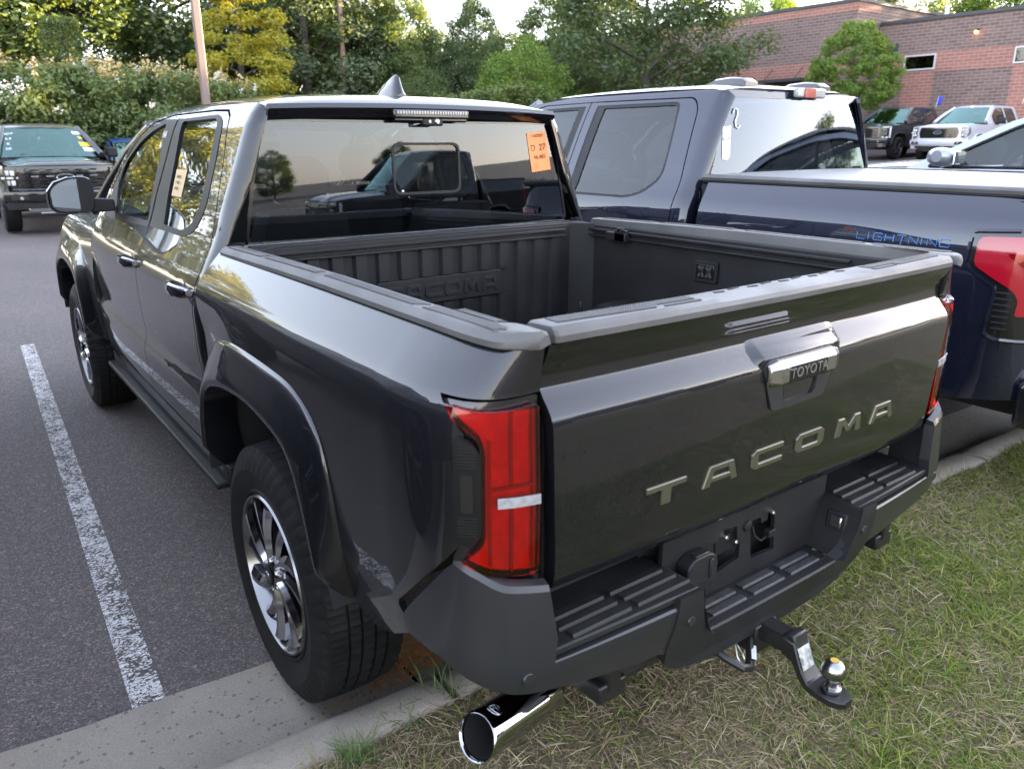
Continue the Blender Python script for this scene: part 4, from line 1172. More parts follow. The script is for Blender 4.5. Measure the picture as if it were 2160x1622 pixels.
    for x in (-.728, -.722, -.60, -.45, -.300, -.272, 0, .272, .300, .45, .60, .722, .728):
        b = .014*(abs(x)/.742)**2.5; m = abs(x) < .29; e = .004 if abs(x) > .725 else 0
        cy = -.018 if not m else .004
        rows.append([(x, -1.045+b, 1.286), (x, -1.0555+b+e, 1.288), (x, -1.056+b+e, 1.300), (x, -1.050+b+e, 1.3095 if not m else 1.309), (x, -1.040+b if not m else -1.012+b, 1.3155), (x, -.985+b, 1.3165-e), (x, -.974+b, 1.3145-e), (x, -.970+b, 1.308), (x, -.968+b, 1.275)])
    c.grid(np.array(rows)); c.fan(rows[0]); c.fan(rows[-1])
    tc = c.build('tailgate_cap', M['cap'], tg, smooth=24)
    for s in (-1, 1):
        for pd in (((.70, -1.022), (.46, -1.030), (.45, -1.012), (.335, -1.014), (.325, -.990), (.70, -.985)), ((.44, -1.032), (.335, -1.034), (.327, -1.022), (.43, -1.020))):
            p = MB(); p.prism([(s*u, v) for u, v in pd], 1.3155, 1.3178, lambda u, v, h: (u, v+.014*(abs(u)/.742)**2.5, h)); p.build('grip_pad', M['rubber_pad'], tc)
        kn = MB()
        for xx in np.arange(.34, .695, .0062):
            for yy in np.arange(-1.010 if xx < .45 else -1.020, -.988, .0062):
                z = 1.3178; y = yy+.014*(xx/.742)**2.5; x = s*xx
                kn.add([(x-.002, y-.002, z), (x+.002, y-.002, z), (x+.002, y+.002, z), (x-.002, y+.002, z), (x, y, z+.0024)], [(0, 1, 4), (1, 2, 4), (2, 3, 4), (3, 0, 4)])
        tag(kn.build('grip_knurl', M['cap'], tc, smooth=None), kind='stuff')
    for k in range(9):
        x = -.235+k*.058
        p = MB(); p.box((x, -.990+(.004 if k % 2 else -.004), 1.3160), (.040 if k % 2 else .030, .007, .003), rz=.12 if k % 2 else -.1); p.build('vent_slot', M['dark'], tc)
    # latch pod and handle
    pod = MB(); rows = []
    for x, k in ((-.176, 0), (-.166, .2), (-.148, .85), (-.140, 1), (.140, 1), (.148, .85), (.166, .2), (.176, 0)):
        r = []
        for z, dy in ((1.204, 0), (1.195, .004), (1.187, .010), (1.168, .017), (1.163, .015), (1.154, .006), (1.142, .001)):
            yv = float(lift_gate(np.array(x), np.array(z))[1])
            r.append((x, yv-dy*k+.0015*(1-k)-.0002, z))
        rows.append(r)
    pod.grid(np.array(rows)); pod.build('latch_pod', P, tg, smooth=32)
    bz_o = round_poly([(-.146, 1.140), (-.130, 1.163), (.130, 1.163), (.146, 1.140), (.102, 1.036), (-.102, 1.036)], .010, 3)
    bz_i = round_poly([(-.068, 1.110), (.068, 1.110), (.064, 1.062), (.052, 1.050), (-.052, 1.050), (-.064, 1.062)], .006, 2)
    def Lbz(x, z): return x, -1.0665+.002*(np.abs(np.asarray(x))/.15), z
    bz = panel('handle_bezel', bz_o, Lbz, (0, -1, 0), M['bumper'], tg, holes=[bz_i], du=.05, dv=.03, thick=.016)
    rc = MB(); a = bz_i; inner = [(p[0]*.86, 1.074+(p[1]-1.074)*.8) for p in a]
    rows = [[(p[0], -1.0662, p[1]) for p in a], [(p[0], -1.034, p[1]) for p in inner]]
    rc.grid(np.array(rows), closed_v=True); rc.fan(rows[1]); rc.build('handle_recess', M['trim'], bz, smooth=30)
    hd = MB()
    prof = [(-1.064, 1.160), (-1.075, 1.157), (-1.0855, 1.141), (-1.0860, 1.106), (-1.077, 1.097), (-1.065, 1.099)]
    ym, zm = -1.066, 1.128
    rows = []
    for x, k in ((-.135, .25), (-.133, .55), (-.108, 1.0), (.108, 1.0), (.133, .55), (.135, .25)):
        rows.append([(x, ym+(p[0]-ym)*k, zm+(p[1]-zm)*(.5+.5*k)) for p in prof])
    hd.grid(np.array(rows), closed_v=True); hd.fan(rows[0]); hd.fan(rows[-1])
    h = hd.build('tailgate_handle', M['chrome'], tg, smooth=12, bevel=.0015, seg=1)
    npz = MB(); npz.prism(round_poly([(-.076, 1.105), (.070, 1.105), (.070, 1.142), (-.076, 1.142)], .002, 1), -1.0850, -1.0872, lambda u, v, hh: (u, hh, v)); npo = npz.build('name_bar', M['insert'], h, bevel=.0008, seg=1)
    text_obj('name_lettering', 'TOYOTA', .034, (-.003, -1.0873, 1.1235), (1, 0, 0), (0, 0, 1), M['steel'], h, depth=.0016, spacing=1.08)
    word_letters('letter', tg, M['letter'], [-.429, -.2545, -.0885, .0835, .2585, .427], .120, .049, .9185, lambda x, z: float(lift_gate(np.array(x), np.array(z))[1]), .0045, out=-1, sw=.0135)
    # ---------------------------------------------------------------- bumper
    pl = np.array(smooth_poly([(0, -1.094), (.25, -1.092), (.5, -1.084), (.70, -1.072), (.80, -1.060), (.852, -1.040), (.895, -.985), (.918, -.90), (.928, -.83), (.930, -.795)], 10))
    ps = np.concatenate([[0], np.cumsum(np.linalg.norm(np.diff(pl, axis=0), axis=1))])
    SMAX = ps[-1]
    def Lbump(s_, z):
        s_ = np.asarray(s_, float); z = np.asarray(z, float)
        a = np.abs(s_); sg = np.where(s_ < 0, -1.0, 1.0)
        x = np.interp(a, ps, pl[:, 0]); y = np.interp(a, ps, pl[:, 1])
        corner = sstep(.68, .84, a)
        tuck = .05*np.clip((.64-z)/.2, 0, 1)**1.5
        lean = .10*np.clip(z-.66, 0, .3)**1.0*(.45+.25*corner)
        nx = np.gradient(pl[:, 0], ps); ny = np.gradient(pl[:, 1], ps)
        tx = np.interp(a, ps, nx); ty = np.interp(a, ps, ny)
        # inward normal in plan
        inx, iny = -ty, tx
        k = tuck+lean
        return sg*(x+inx*k), y+iny*k, z
    def sx(x): return float(np.interp(x, pl[:, 0], ps))
    s75, s80, s85, s89, s93 = sx(.745), sx(.80), sx(.852), sx(.895), SMAX
    for s in (-1, 1):
        o = [(s*.405, .640), (s*(s75-.005), .643), (s*(s75-.012), .70), (s*(s75+.004), .805), (s*(s85+.0), .826), (s*(s85+.05), .846), (s*(s89+.040), .862), (s*(s89+.058), .846), (s*(s93-.022), .715), (s*s93, .684),
             (s*(s93-.012), .655), (s*(s89+.06), .645), (s*(s89-.01), .625), (s*s80, .590), (s*.66, .560), (s*.50, .530), (s*.435, .525), (s*.405, .51)]
        bo = panel('bumper_corner', o, Lbump, (0, -1, 0) if False else (lambda Pq: np.stack([Pq[:, 0]*.6, -np.ones(len(Pq)), 0*Pq[:, 0]], 1)), M['bumper'], T, du=.025, dv=.02, thick=.03)
        # bright bevel along the top of the tower
        tp = [(s75+.004, .805), (s85, .826), (s85+.05, .846), (s89+.040, .862)]
        tq = resample(tp, 24); bm_ = MB(); rows = []
        for a, z in tq:
            p = np.array(Lbump(s*a, z), float); q = np.array(Lbump(s*a, z+.001), float)
            cx = np.array([-s*.35, .9, 0]) if a < s85+.02 else np.array([-s*.9, .25, 0])
            w_ = sstep(s75, s85+.1, a)
            d_ = np.array([-s*(.1+.85*float(w_)), .95-.6*float(w_), 0]); d_ /= np.linalg.norm(d_)
            rows.append([tuple(p+(0, 0, -.0005)), tuple(p+d_*.006+np.array([0, 0, .012])), tuple(p+d_*.026+np.array([0, 0, .016])), tuple(p+d_*.034+np.array([0, 0, -.03]))])
        bm_.grid(np.array(rows)); bm_.fan(rows[0]); bm_.fan(rows[-1]); bm_.build('tower_edge', M['bumper'], bo, smooth=15)
        # inner cheek of the tower
        ck = MB(); p0 = [tuple(np.array(Lbump(s*(s75+a), z), float)) for a, z in ((.004, .805), (-.012, .70), (-.005, .643))]
        ck.grid(np.array([p0, [(s*.755, -.93, p[2]-.0) for p in p0]])); ck.build('tower_cheek', M['bumper_black'], bo, smooth=30)
        # ledge on top of the grey lower strip
        lg = MB(); rows = []
        for a in np.linspace(.405, s75-.005, 14):
            p = np.array(Lbump(s*a, .640), float)
            rows.append([tuple(p), tuple(p+np.array([0, .004, .006])), tuple(p+np.array([0, .020, .007])), tuple(p+np.array([0, .022, -.02]))])
        lg.grid(np.array(rows)); lg.build('strip_ledge', M['bumper'], bo, smooth=15)
        sn = MB(); q = Lbump(s*(.80), .628); q2 = Lbump(s*.80, .628)
        lathe(sn, [(-.003, .0003), (-.003, .012), (0, .0145), (.006, .0145)], 20, (float(q[0]), float(q[1])+.0005, float(q[2])), axis='y'); sn.build('parking_sensor', M['bumper'], bo, smooth=30)
        # step
        e = .0
        st = MB()
        poly = [(s*.330, -.87), (s*.752, -.87), (s*.748, -1.045), (s*.738, -1.062), (s*.55, -1.072), (s*.330, -1.082)]
        st.prism(poly, .652, .670, lambda u, v, h: (u, v, h)); st_o = st.build('bumper_step', M['bumper_black'], T, bevel=.004)
        for r in range(3):
            for c_ in range(2):
                y = -.976-.033*r; x0 = .352+.185*c_+.0
                p = MB(); ww = .165; xx = s*(x0+ww/2+(-.010*r))
                rows = [[(xx-ww/2, y+.0145, .670), (xx-ww/2, y+.014, .6715), (xx-ww/2, y-.011, .677), (xx-ww/2, y-.0145, .670)], [(xx+ww/2, y+.0145, .670), (xx+ww/2, y+.014, .6715), (xx+ww/2, y-.011, .677), (xx+ww/2, y-.0145, .670)]]
                p.grid(np.array(rows)); p.fan(rows[0]); p.fan(rows[1]); tr = p.build('step_tread', M['bumper_black'], st_o, smooth=20)
                kk = MB()
                for t_ in np.linspace(-ww/2+.006, ww/2-.006, 24):
                    kk.add([(xx+t_-.0015, y+.012, .6725), (xx+t_+.0015, y+.012, .6725), (xx+t_+.0055, y-.010, .6775), (xx+t_+.0025, y-.010, .6775)], [(0, 1, 2, 3)])
                tag(kk.build('tread_rib', M['rubber_pad'], st_o, smooth=None), kind='stuff')
        # side wall of the centre cut-out, with the square pocket
        wl_ = MB(); rows = []
        for y in (-.955, -1.0, -1.05, -1.088):
            rows.append([(s*(.330), y, .668), (s*.322, y-.002, .665), (s*.315, y-.002, .62), (s*.296, y-.002, .56), (s*.282, y-.002, .534), (s*.268, y-.002, .527)])
        wl_.grid(np.array(rows)); wl = wl_.build('step_side', M['bumper_black'], T, smooth=60)
        pk = MB(); pk.box((s*.316, -1.030, .610), (.016, .062, .062), ry=s*.16); pk.build('corner_step_pocket', M['trim'], wl, bevel=.006)
        pk = MB(); pk.box((s*.309, -1.030, .611), (.008, .036, .036), ry=s*.16); pk.build('pocket_lamp', M['chrome_soft'], wl, bevel=.008)
    # black centre part of the bumper
    sc_ = lambda x: sx(abs(x))*(1 if x >= 0 else -1)
    cen = [(-.402, .668), (-.330, .669), (-.316, .60), (-.290, .545), (-.262, .522), (0, .520), (.262, .522), (.290, .545), (.316, .60), (.330, .669), (.402, .668),
           (.408, .60), (.415, .53), (.400, .475), (.345, .430), (.235, .412), (0, .405), (-.235, .412), (-.345, .430), (-.400, .475), (-.415, .53), (-.408, .60)]
    ce = panel('bumper_centre', [(sc_(x), z) for x, z in cen], Lbump, (0, -1, 0), M['bumper_black'], T, du=.03, dv=.02, thick=.03, shift=.004)
    for s in (-1, 1):
        sn = MB(); q = Lbump(s*.358, .595); lathe(sn, [(-.008, .0003), (-.008, .011), (-.004, .013), (.006, .013)], 20, (float(q[0]), float(q[1]), .595), axis='y'); sn.build('parking_sensor', M['bumper'], ce, smooth=30)
    lip = MB(); rows = []
    for x in np.linspace(-.262, .262, 16):
        p = np.array(Lbump(sc_(x), .5205), float)+np.array([0, -.004, 0])
        rows.append([tuple(p), tuple(p+np.array([0, .004, .005])), tuple(p+np.array([0, .018, .007])), tuple(p+np.array([0, .13, .004]))])
    lip.grid(np.array(rows)); lip.build('centre_step', M['bumper_black'], ce, smooth=40)
    for r in range(2):
        for c_ in range(3):
            for h_ in range(2):
                x = -.158+.158*c_; y = -.998-.034*r-.002*h_
            p = MB(); ww = .128; rows = []
            for xx in (x-ww/2, x+ww/2):
                rows.append([(xx, y+.013, .527), (xx, y+.012, .5305), (xx, y-.010, .533), (xx, y-.0135, .527)])
            p.grid(np.array(rows)); p.fan(rows[0]); p.fan(rows[1]); p.build('step_tread', M['rubber_pad'], ce, smooth=20)
    # plate recess with two openings
    bp = [(-.335, .50), (.335, .50), (.335, .772), (-.335, .772)]
    o1 = [(-.140, .575), (-.040, .592), (-.040, .640), (-.052, .645), (-.058, .688), (-.110, .694), (-.112, .672), (-.150, .668)]
    o2 = [(.012, .572), (.112, .566), (.100, .682), (.072, .690), (.070, .668), (.045, .665), (.040, .684), (-.004, .684)]
    def Lpl(x, z): return x, -.972-.02*(np.asarray(z)-.55)/.2*0, z
    bpo = panel('plate_recess', bp, Lpl, (0, -1, 0), M['bumper_black'], T, holes=[o1, o2], du=.15, dv=.15, thick=.012)
    dk = MB(); dk.box((0, -.90, .62), (.70, .02, .32)); dk.build('recess_back', M['dark'], bpo)
    lk = MB(); lk.box((-.085, -.955, .640), (.07, .006, .05)); lk.build('bracket_plate', M['bumper_black'], bpo, bevel=.004)
    wr = MB(); wr.tube([(.03, -.955, .655), (.035, -.96, .625), (.06, -.965, .605), (.09, -.965, .612)], .004, 6); wr.box((.096, -.965, .618), (.028, .02, .02)); wr.build('wiring_plug', M['trim'], bpo, bevel=.003)
    for (x, z) in ((-.108, .676), (-.067, .650), (.083, .687)):
        b_ = MB(); lathe(b_, [(-.012, .0003), (-.012, .005), (-.009, .0065), (0, .0065)], 6, (x, -.972, z), axis='y'); b_.build('plate_bolt', M['steel'], bpo, smooth=20)
    kl = MB(); lathe(kl, [(-.008, .0003), (-.008, .010), (-.006, .0145), (0, .016)], 24, (-.018, -.972, .678), axis='y'); kl.build('lock_cylinder', M['trim'], bpo, smooth=30)
    tp = MB(); tp.prism(round_poly([(-.285, .608), (-.178, .600), (-.178, .662), (-.200, .680), (-.262, .680), (-.285, .662)], .012, 3), -.972, -1.012, lambda u, v, h: (u, h, v)); tp.box((-.205, -1.014, .640), (.010, .008, .055)); tp.box((-.232, -1.0, .682), (.05, .02, .008))
    tp.build('trailer_socket', M['bumper_black'], bpo, bevel=.005)
    sb = MB(); sb.box((-.54, -.86, .735), (.42, .02, .17)); sb.box((.54, -.86, .735), (.42, .02, .17)); sb.build('sill_filler', M['insert'], T)
    # hitch receiver, brackets
    hr = MB(); hr.tube([(-.45, -.93, .40), (.45, -.93, .40)], .03, 10); hr.box((-.006, -.985, .385), (.085, .14, .085)); hr.box((0.06, -.97, .45), (.02, .10, .12)); hr.box((-.07, -.97, .45), (.02, .10, .12))
    hr.build('hitch_receiver', M['black_steel'], T, bevel=.005)
    for x0 in (-.51, .66):
        bk = MB(); bk.box((x0, -.96, .425), (.085, .09, .05)); bk.box((x0, -.95, .47), (.04, .12, .08)); bk.build('bumper_bracket', M['black_steel'], T, bevel=.006)
    # safety-chain loop with a white label
    lp = MB(); lp.tube([(-.03, -1.02, .40), (-.09, -1.07, .375), (-.13, -1.10, .372), (-.16, -1.10, .385), (-.18, -1.06, .40), (-.18, -1.0, .41)], .011, 8); lpo = lp.build('chain_loop', M['black_steel'], T)
    lb = MB(); lb.box((-.088, -1.079, .3865), (.055, .012, .0015), rz=.67); lb.build('loop_label', M['white_paper'], lpo)
    # exhaust
    ex = MB(); ax0 = np.array((-.815, -.895, .378)); ax1 = np.array((-.55, -.835, .343)); d_ = (ax1-ax0)/np.linalg.norm(ax1-ax0)
    u_ = np.cross(d_, (0, 0, 1)); u_ /= np.linalg.norm(u_); v_ = np.cross(u_, d_)
    rows = []
    for (h_, r_) in ((.010, .0465), (.005, .047), (.002, .0485), (-.001, .0505), (.001, .0525), (.006, .0535), (.03, .0535), (.20, .0525), (.205, .048), (.21, .044), (.26, .042)):
        rows.append([tuple(ax0+d_*(h_+.012*math.sin(a)*(1 if h_ < .05 else 0))+r_*(math.cos(a)*u_+math.sin(a)*v_)) for a in np.linspace(0, 2*PI, 40, endpoint=False)])
    ex.grid(np.array(rows), closed_v=True); eo = ex.build('exhaust_tip', M['chrome'], T, smooth=35)
    ei = MB(); rows = [rows[0], [tuple(ax0+d_*.2+.040*(math.cos(a)*u_+math.sin(a)*v_)) for a in np.linspace(0, 2*PI, 40, endpoint=False)]]
    ei.grid(np.array(rows), closed_v=True); ei.fan(rows[1]); ei.build('exhaust_bore', M['dark'], eo)
    em = MB()
    def eop(ry, rz, oz): # emblem on the skin of the tip, on the side facing up
        pts = []
        for a in np.linspace(0, 2*PI, 29):
            h_ = .046+ry*math.cos(a); ang = PI*.5-.1+(oz+rz*math.sin(a))/.0535
            pts.append(tuple(ax0+d_*h_+.0540*(math.cos(ang)*u_+math.sin(ang)*v_)))
        return pts
    for (a_, b_, c_) in ((.0135, .019, 0), (.0065, .0185, 0), (.0125, .0065, .008)): em.tube(eop(a_, b_, c_), .0011, 5, caps=False)
    em.build('emblem', M['chrome_soft'], eo, smooth=60)
    pp = MB(); pp.tube([(-.57, -.84, .345), (-.50, -.80, .37), (-.42, -.6, .43), (-.40, .3, .45)], .04, 10); pp.build('exhaust_pipe', M['black_steel'], T)
    # underbody: axle, frame, spare
    ub = MB(); ub.tube([(-.75, 0, .40), (.75, 0, .40)], .06, 10); ub.box((-.42, 1.45, .50), (.09, 4.4, .13)); ub.box((.42, 1.45, .50), (.09, 4.4, .13)); ub.box((0, -.2, .70), (1.3, 1.4, .06)); ub.box((0, 1.9, .52), (1.3, 2.4, .05)); ub.tube([(-.75, 3.35, .40), (.75, 3.35, .40)], .05, 8)
    ub.build('chassis', M['dark'], T)
    sp_ = MB(); lathe(sp_, [(-.09, .20), (-.1, .34), (-.05, .37), (.05, .37), (.1, .34), (.09, .2)], 36, (0, -.48, .56), axis='z'); sp_.build('spare_tyre', M['rubber'], T)
    # stickers
    def Lst(x, z): return Lrg(x, z)
    pa = panel('price_sticker', [(.492, 1.656), (.594, 1.668), (.628, 1.510), (.520, 1.500)], Lrg, (0, -1, 0), M['orange_paper'], T, du=.2, dv=.2, thick=.001, shift=.0025)
    def gpt(x, z): p = Lrg(np.array(x), np.array(z)); return (float(p[0]), float(p[1])-.0042, float(p[2]))
    ud = (1, .0, .10); vd = (-.20, 0, 1)
    text_obj('sticker_text', '11/6/2025', .0165, gpt(.546, 1.648), ud, vd, M['ink'], pa, .0003)
    text_obj('sticker_text', 'D  27', .036, gpt(.553, 1.600), ud, vd, M['ink'], pa, .0003)
    text_obj('sticker_text', '46,465', .024, gpt(.562, 1.563), ud, vd, M['ink'], pa, .0003)
    for k in range(3):
        text_obj('sticker_text', '-----', .012, gpt(.545, 1.535-.008*k), ud, vd, M['ink'], pa, .0003)
    LC = lift_cab(-1)
    ps_ = panel('paper_tag', [(1.372, 1.521), (1.218, 1.521), (1.201, 1.420), (1.345, 1.420)], LC, (-1, 0, .3), M['tan_paper'], T, du=.2, dv=.2, thick=.001, shift=-.002)
    for k, tx in enumerate(('DEALER', '17-9675', 'STOCK')):
        p = LC(np.array(1.288-.004*k), np.array(1.494-.022*k))
        text_obj('tag_text', tx, .017, (float(p[0])-.004, float(p[1]), float(p[2])), (0, -1, 0), (.36, .2, .9), M['ink'], ps_, .0003)
    for k, (tt, zz, sz) in enumerate(((1.70, 1.655, .045), (1.725, 1.610, .04))):
        p = LC(np.array(tt), np.array(zz))
        text_obj('marker_writing', ('NA', 'N-')[k], sz, (float(p[0])-.003, float(p[1]), float(p[2])), (0, -1, 0), (.36, .2, .9), M['white_marker'], T, .0004, shear=.3)
    # wheels
    for s in (-1, 1):
        for y in (0, 3.35): make_wheel(T, s*.826, y, .395, s)
    return T

GLYPH = {
 'T': [[(0, 1), (1, 1), (1, .72), (.62, .72), (.62, 0), (.38, 0), (.38, .72), (0, .72)]],
 'A': [[(0, 0), (.16, 1), (.84, 1), (1, 0), (.80, 0), (.775, .20), (.225, .20), (.20, 0)], [(.262, .44), (.738, .44), (.70, .73), (.30, .73)]],
 'C': [[(1, 1), (.14, 1), (0, .82), (0, .18), (.14, 0), (1, 0), (1, .27), (.24, .27), (.22, .32), (.22, .68), (.24, .73), (1, .73)]],
 'O': [[(.12, 1), (.88, 1), (1, .82), (1, .18), (.88, 0), (.12, 0), (0, .18), (0, .82)], [(.22, .70), (.22, .30), (.25, .27), (.75, .27), (.78, .30), (.78, .70), (.75, .73), (.25, .73)]],
 'M': [[(0, 0), (.06, 1), (.30, 1), (.50, .50), (.70, 1), (.94, 1), (1, 0), (.79, 0), (.755, .62), (.58, .16), (.42, .16), (.245, .62), (.21, 0)]],
}
def word_letters(name, parent, mat_, xs, w, h, zc_, yfun, depth, out=-1, sw=.01):
    for ch, x in zip('TACOMA', xs):
        g = GLYPH[ch]
        bm = bmesh.new(); ed = []
        for lp in g:
            vs = [bm.verts.new((x+(u-.5)*w, 0, zc_+(v-.5)*h)) for u, v in lp]
            for i in range(len(vs)): ed.append(bm.edges.new((vs[i], vs[(i+1) % len(vs)])))
        r = bmesh.ops.triangle_fill(bm, use_beauty=True, use_dissolve=True, edges=ed)
        fs = bm.faces[:]
        r = bmesh.ops.extrude_face_region(bm, geom=fs)
        ev = [v for v in r['geom'] if isinstance(v, bmesh.types.BMVert)]
        es = set(ev)
        for v in bm.verts:
            yb = yfun(v.co.x, v.co.z)
            v.co.y = yb+out*(depth if v in es else -.002)
        bmesh.ops.recalc_face_normals(bm, faces=bm.faces)
        me = bpy.data.meshes.new(name); bm.to_mesh(me); bm.free()
        o = link(name, me, mat_, parent)
        b = o.modifiers.new('b', 'BEVEL'); b.width = min(.0018, depth*.4); b.segments = 1; b.limit_method = 'ANGLE'; b.angle_limit = .6

build_main_truck()
# ------------------------------------------------------------------ tow ball mount in the receiver
def ball_mount():
    T = thing('ball_mount', 'black drop ball mount with a chrome tow ball, sticking out of the bumper receiver', 'tow hitch', (0, -1.05, .40))
    def W(name, q, m, par=T, **k):
        for i, v in enumerate(q.v): q.v[i] = (v[0], v[1]+1.05, v[2]-.40)
        return q.build(name, m, par, **k)
    q = MB()
    pr = [(-.95, .430), (-1.115, .430), (-1.128, .445), (-1.147, .445), (-1.152, .430), (-1.175, .365), (-1.195, .340), (-1.292, .340), (-1.292, .318), (-1.185, .318), (-1.160, .335), (-1.125, .372), (-1.10, .380), (-.95, .380)]
    sh = []
    n = len(pr)
    q.prism([(a, b) for a, b in pr[:5]]+[(-1.160, .410), (-1.118, .385)]+[(a, b) for a, b in pr[12:]], -.027, .027, lambda u, v, h: (h, u, v))
    sk = W('shank', q, M['black_steel'], bevel=.004)
    q = MB()
    rows = []
    for (y, zt, zb_, w) in ((-1.118, .430, .380, .030), (-1.150, .428, .372, .031), (-1.178, .366, .330, .031), (-1.200, .340, .317, .033), (-1.235, .338, .316, .036), (-1.262, .338, .316, .036), (-1.282, .338, .316, .028), (-1.294, .337, .317, .014)):
        rows.append([(-w, y, zb_), (w, y, zb_), (w, y, zt), (-w, y, zt)])
    q.grid(np.array(rows), closed_v=True); q.fan(rows[0]); q.fan(rows[-1])
    W('drop_plate', q, M['black_steel'], bevel=.004, smooth=40)
    q = MB(); q.add([(-.024, -1.1535, .425), (.024, -1.1535, .425), (.024, -1.1815, .362), (-.024, -1.1815, .362)], [(0, 1, 2, 3)])
    lab = W('warning_label', q, mat('foil_label', (.55, .55, .54), .4, metal=.3, var=(60, .25, 1.2)), fixn=False)
    q = MB(); c = (0, -1.245, .396)
    pf = [(-.058, .020), (-.056, .024), (-.048, .024), (-.046, .016), (-.030, .0145), (-.026, .0165)]+[(.030*math.sin(a)-.0, .030*math.cos(a)) for a in np.linspace(-.98, 1.1, 18)]+[(.0275, .0005)]
    lathe(q, pf, 36, c, axis='z'); bl = W('tow_ball', q, M['chrome_soft'], smooth=45)
    q = MB(); lathe(q, [(.0279, .0003), (.0279, .011)], 20, c, axis='z'); W('ball_mark', q, mat('yellow_mark', (.55, .36, .06), .5), bl)
    # hitch pin with its clip
    P = thing('hitch_pin', 'bent steel hitch pin with a wire clip through the receiver', 'pin', (0, -1.0, .387))
    def W2(name, q, m, par=P, **k):
        for i, v in enumerate(q.v): q.v[i] = (v[0], v[1]+1.0, v[2]-.387)
        return q.build(name, m, par, **k)
    q = MB(); q.tube([(-.085, -1.0, .387), (.125, -1.0, .387), (.150, -1.008, .389), (.160, -1.03, .392)], .0075, 10); W2('pin', q, M['steel'], smooth=60)
    q = MB(); q.tube([(-.075, -1.0, .402), (-.075, -1.012, .37), (-.075, -1.022, .335), (-.078, -1.035, .322), (-.080, -1.048, .328), (-.080, -1.048, .345), (-.078, -1.036, .358), (-.078, -1.018, .372), (-.078, -1.0, .380)], .0024, 6); W2('clip', q, M['steel'], smooth=60)
    q = MB(); lathe(q, [(-.002, .0003), (-.002, .009), (.006, .011), (.01, .009)], 14, (-.086, -1.0, .387), axis='x'); W2('pin_head', q, M['steel'], smooth=40)
ball_mount()
# ------------------------------------------------------------------ other vehicles
fsw = spl([.45, .55, .80, 1.0, 1.10, 1.20, 1.26, 1.31, 1.36, 1.42, 1.50, 1.80, 1.86, 1.90, 1.93],
          [.93, .965, .990, 1.003, 1.005, 1.000, .990, .972, .945, .915, .880, .735, .700, .672, .640])
def fs_lift(s, rear=-1.16):
    bp = np.array(smooth_poly([(1.0, rear+.30), (.998, rear+.22), (.985, rear+.12), (.955, rear+.055), (.90, rear+.02), (.78, rear)], 8))
    bs = np.concatenate([[0], np.cumsum(np.linalg.norm(np.diff(bp, axis=0), axis=1))])
    def f(t, z):
        t = np.asarray(t, float); z = np.asarray(z, float)
        w = fsw(z)-.10*sstep(3.9, 4.75, t)**1.5
        d = np.maximum(rear+.30-t, 0)
        bx = np.interp(d, bs, bp[:, 0]); by = np.interp(d, bs, bp[:, 1])
        fx = np.clip((bx-.78)/.22, 0, 1)
        x = bx-(1.0-w)*fx
        return s*x, np.where(t > rear+.30, t, by), z
    return f
def fs_cab(s):
    r = .09
    def f(t, z):
        t = np.asarray(t, float); z = np.asarray(z, float)
        w = fsw(z)
        y0 = .72; d = np.maximum(y0-t, 0)
        q = np.minimum(d/(r*PI/2), 1)*PI/2; ext = np.maximum(d-r*PI/2, 0)
        return s*(w-r+r*np.cos(q)-ext), np.where(t > y0, t, y0-r*np.sin(q)), z
    return f
FS_OUT = [(.545, .50), (.55, .62), (.53, .76), (.47, .88), (.36, .965), (.20, 1.005), (0, 1.015), (-.20, 1.005), (-.36, .965), (-.47, .88), (-.53, .76), (-.55, .62), (-.545, .50)]
FS_IN = [(.475, .50), (.48, .62), (.46, .74), (.405, .835), (.31, .905), (.17, .94), (0, .948), (-.17, .94), (-.31, .905), (-.405, .835), (-.46, .74), (-.48, .62), (-.475, .50)]

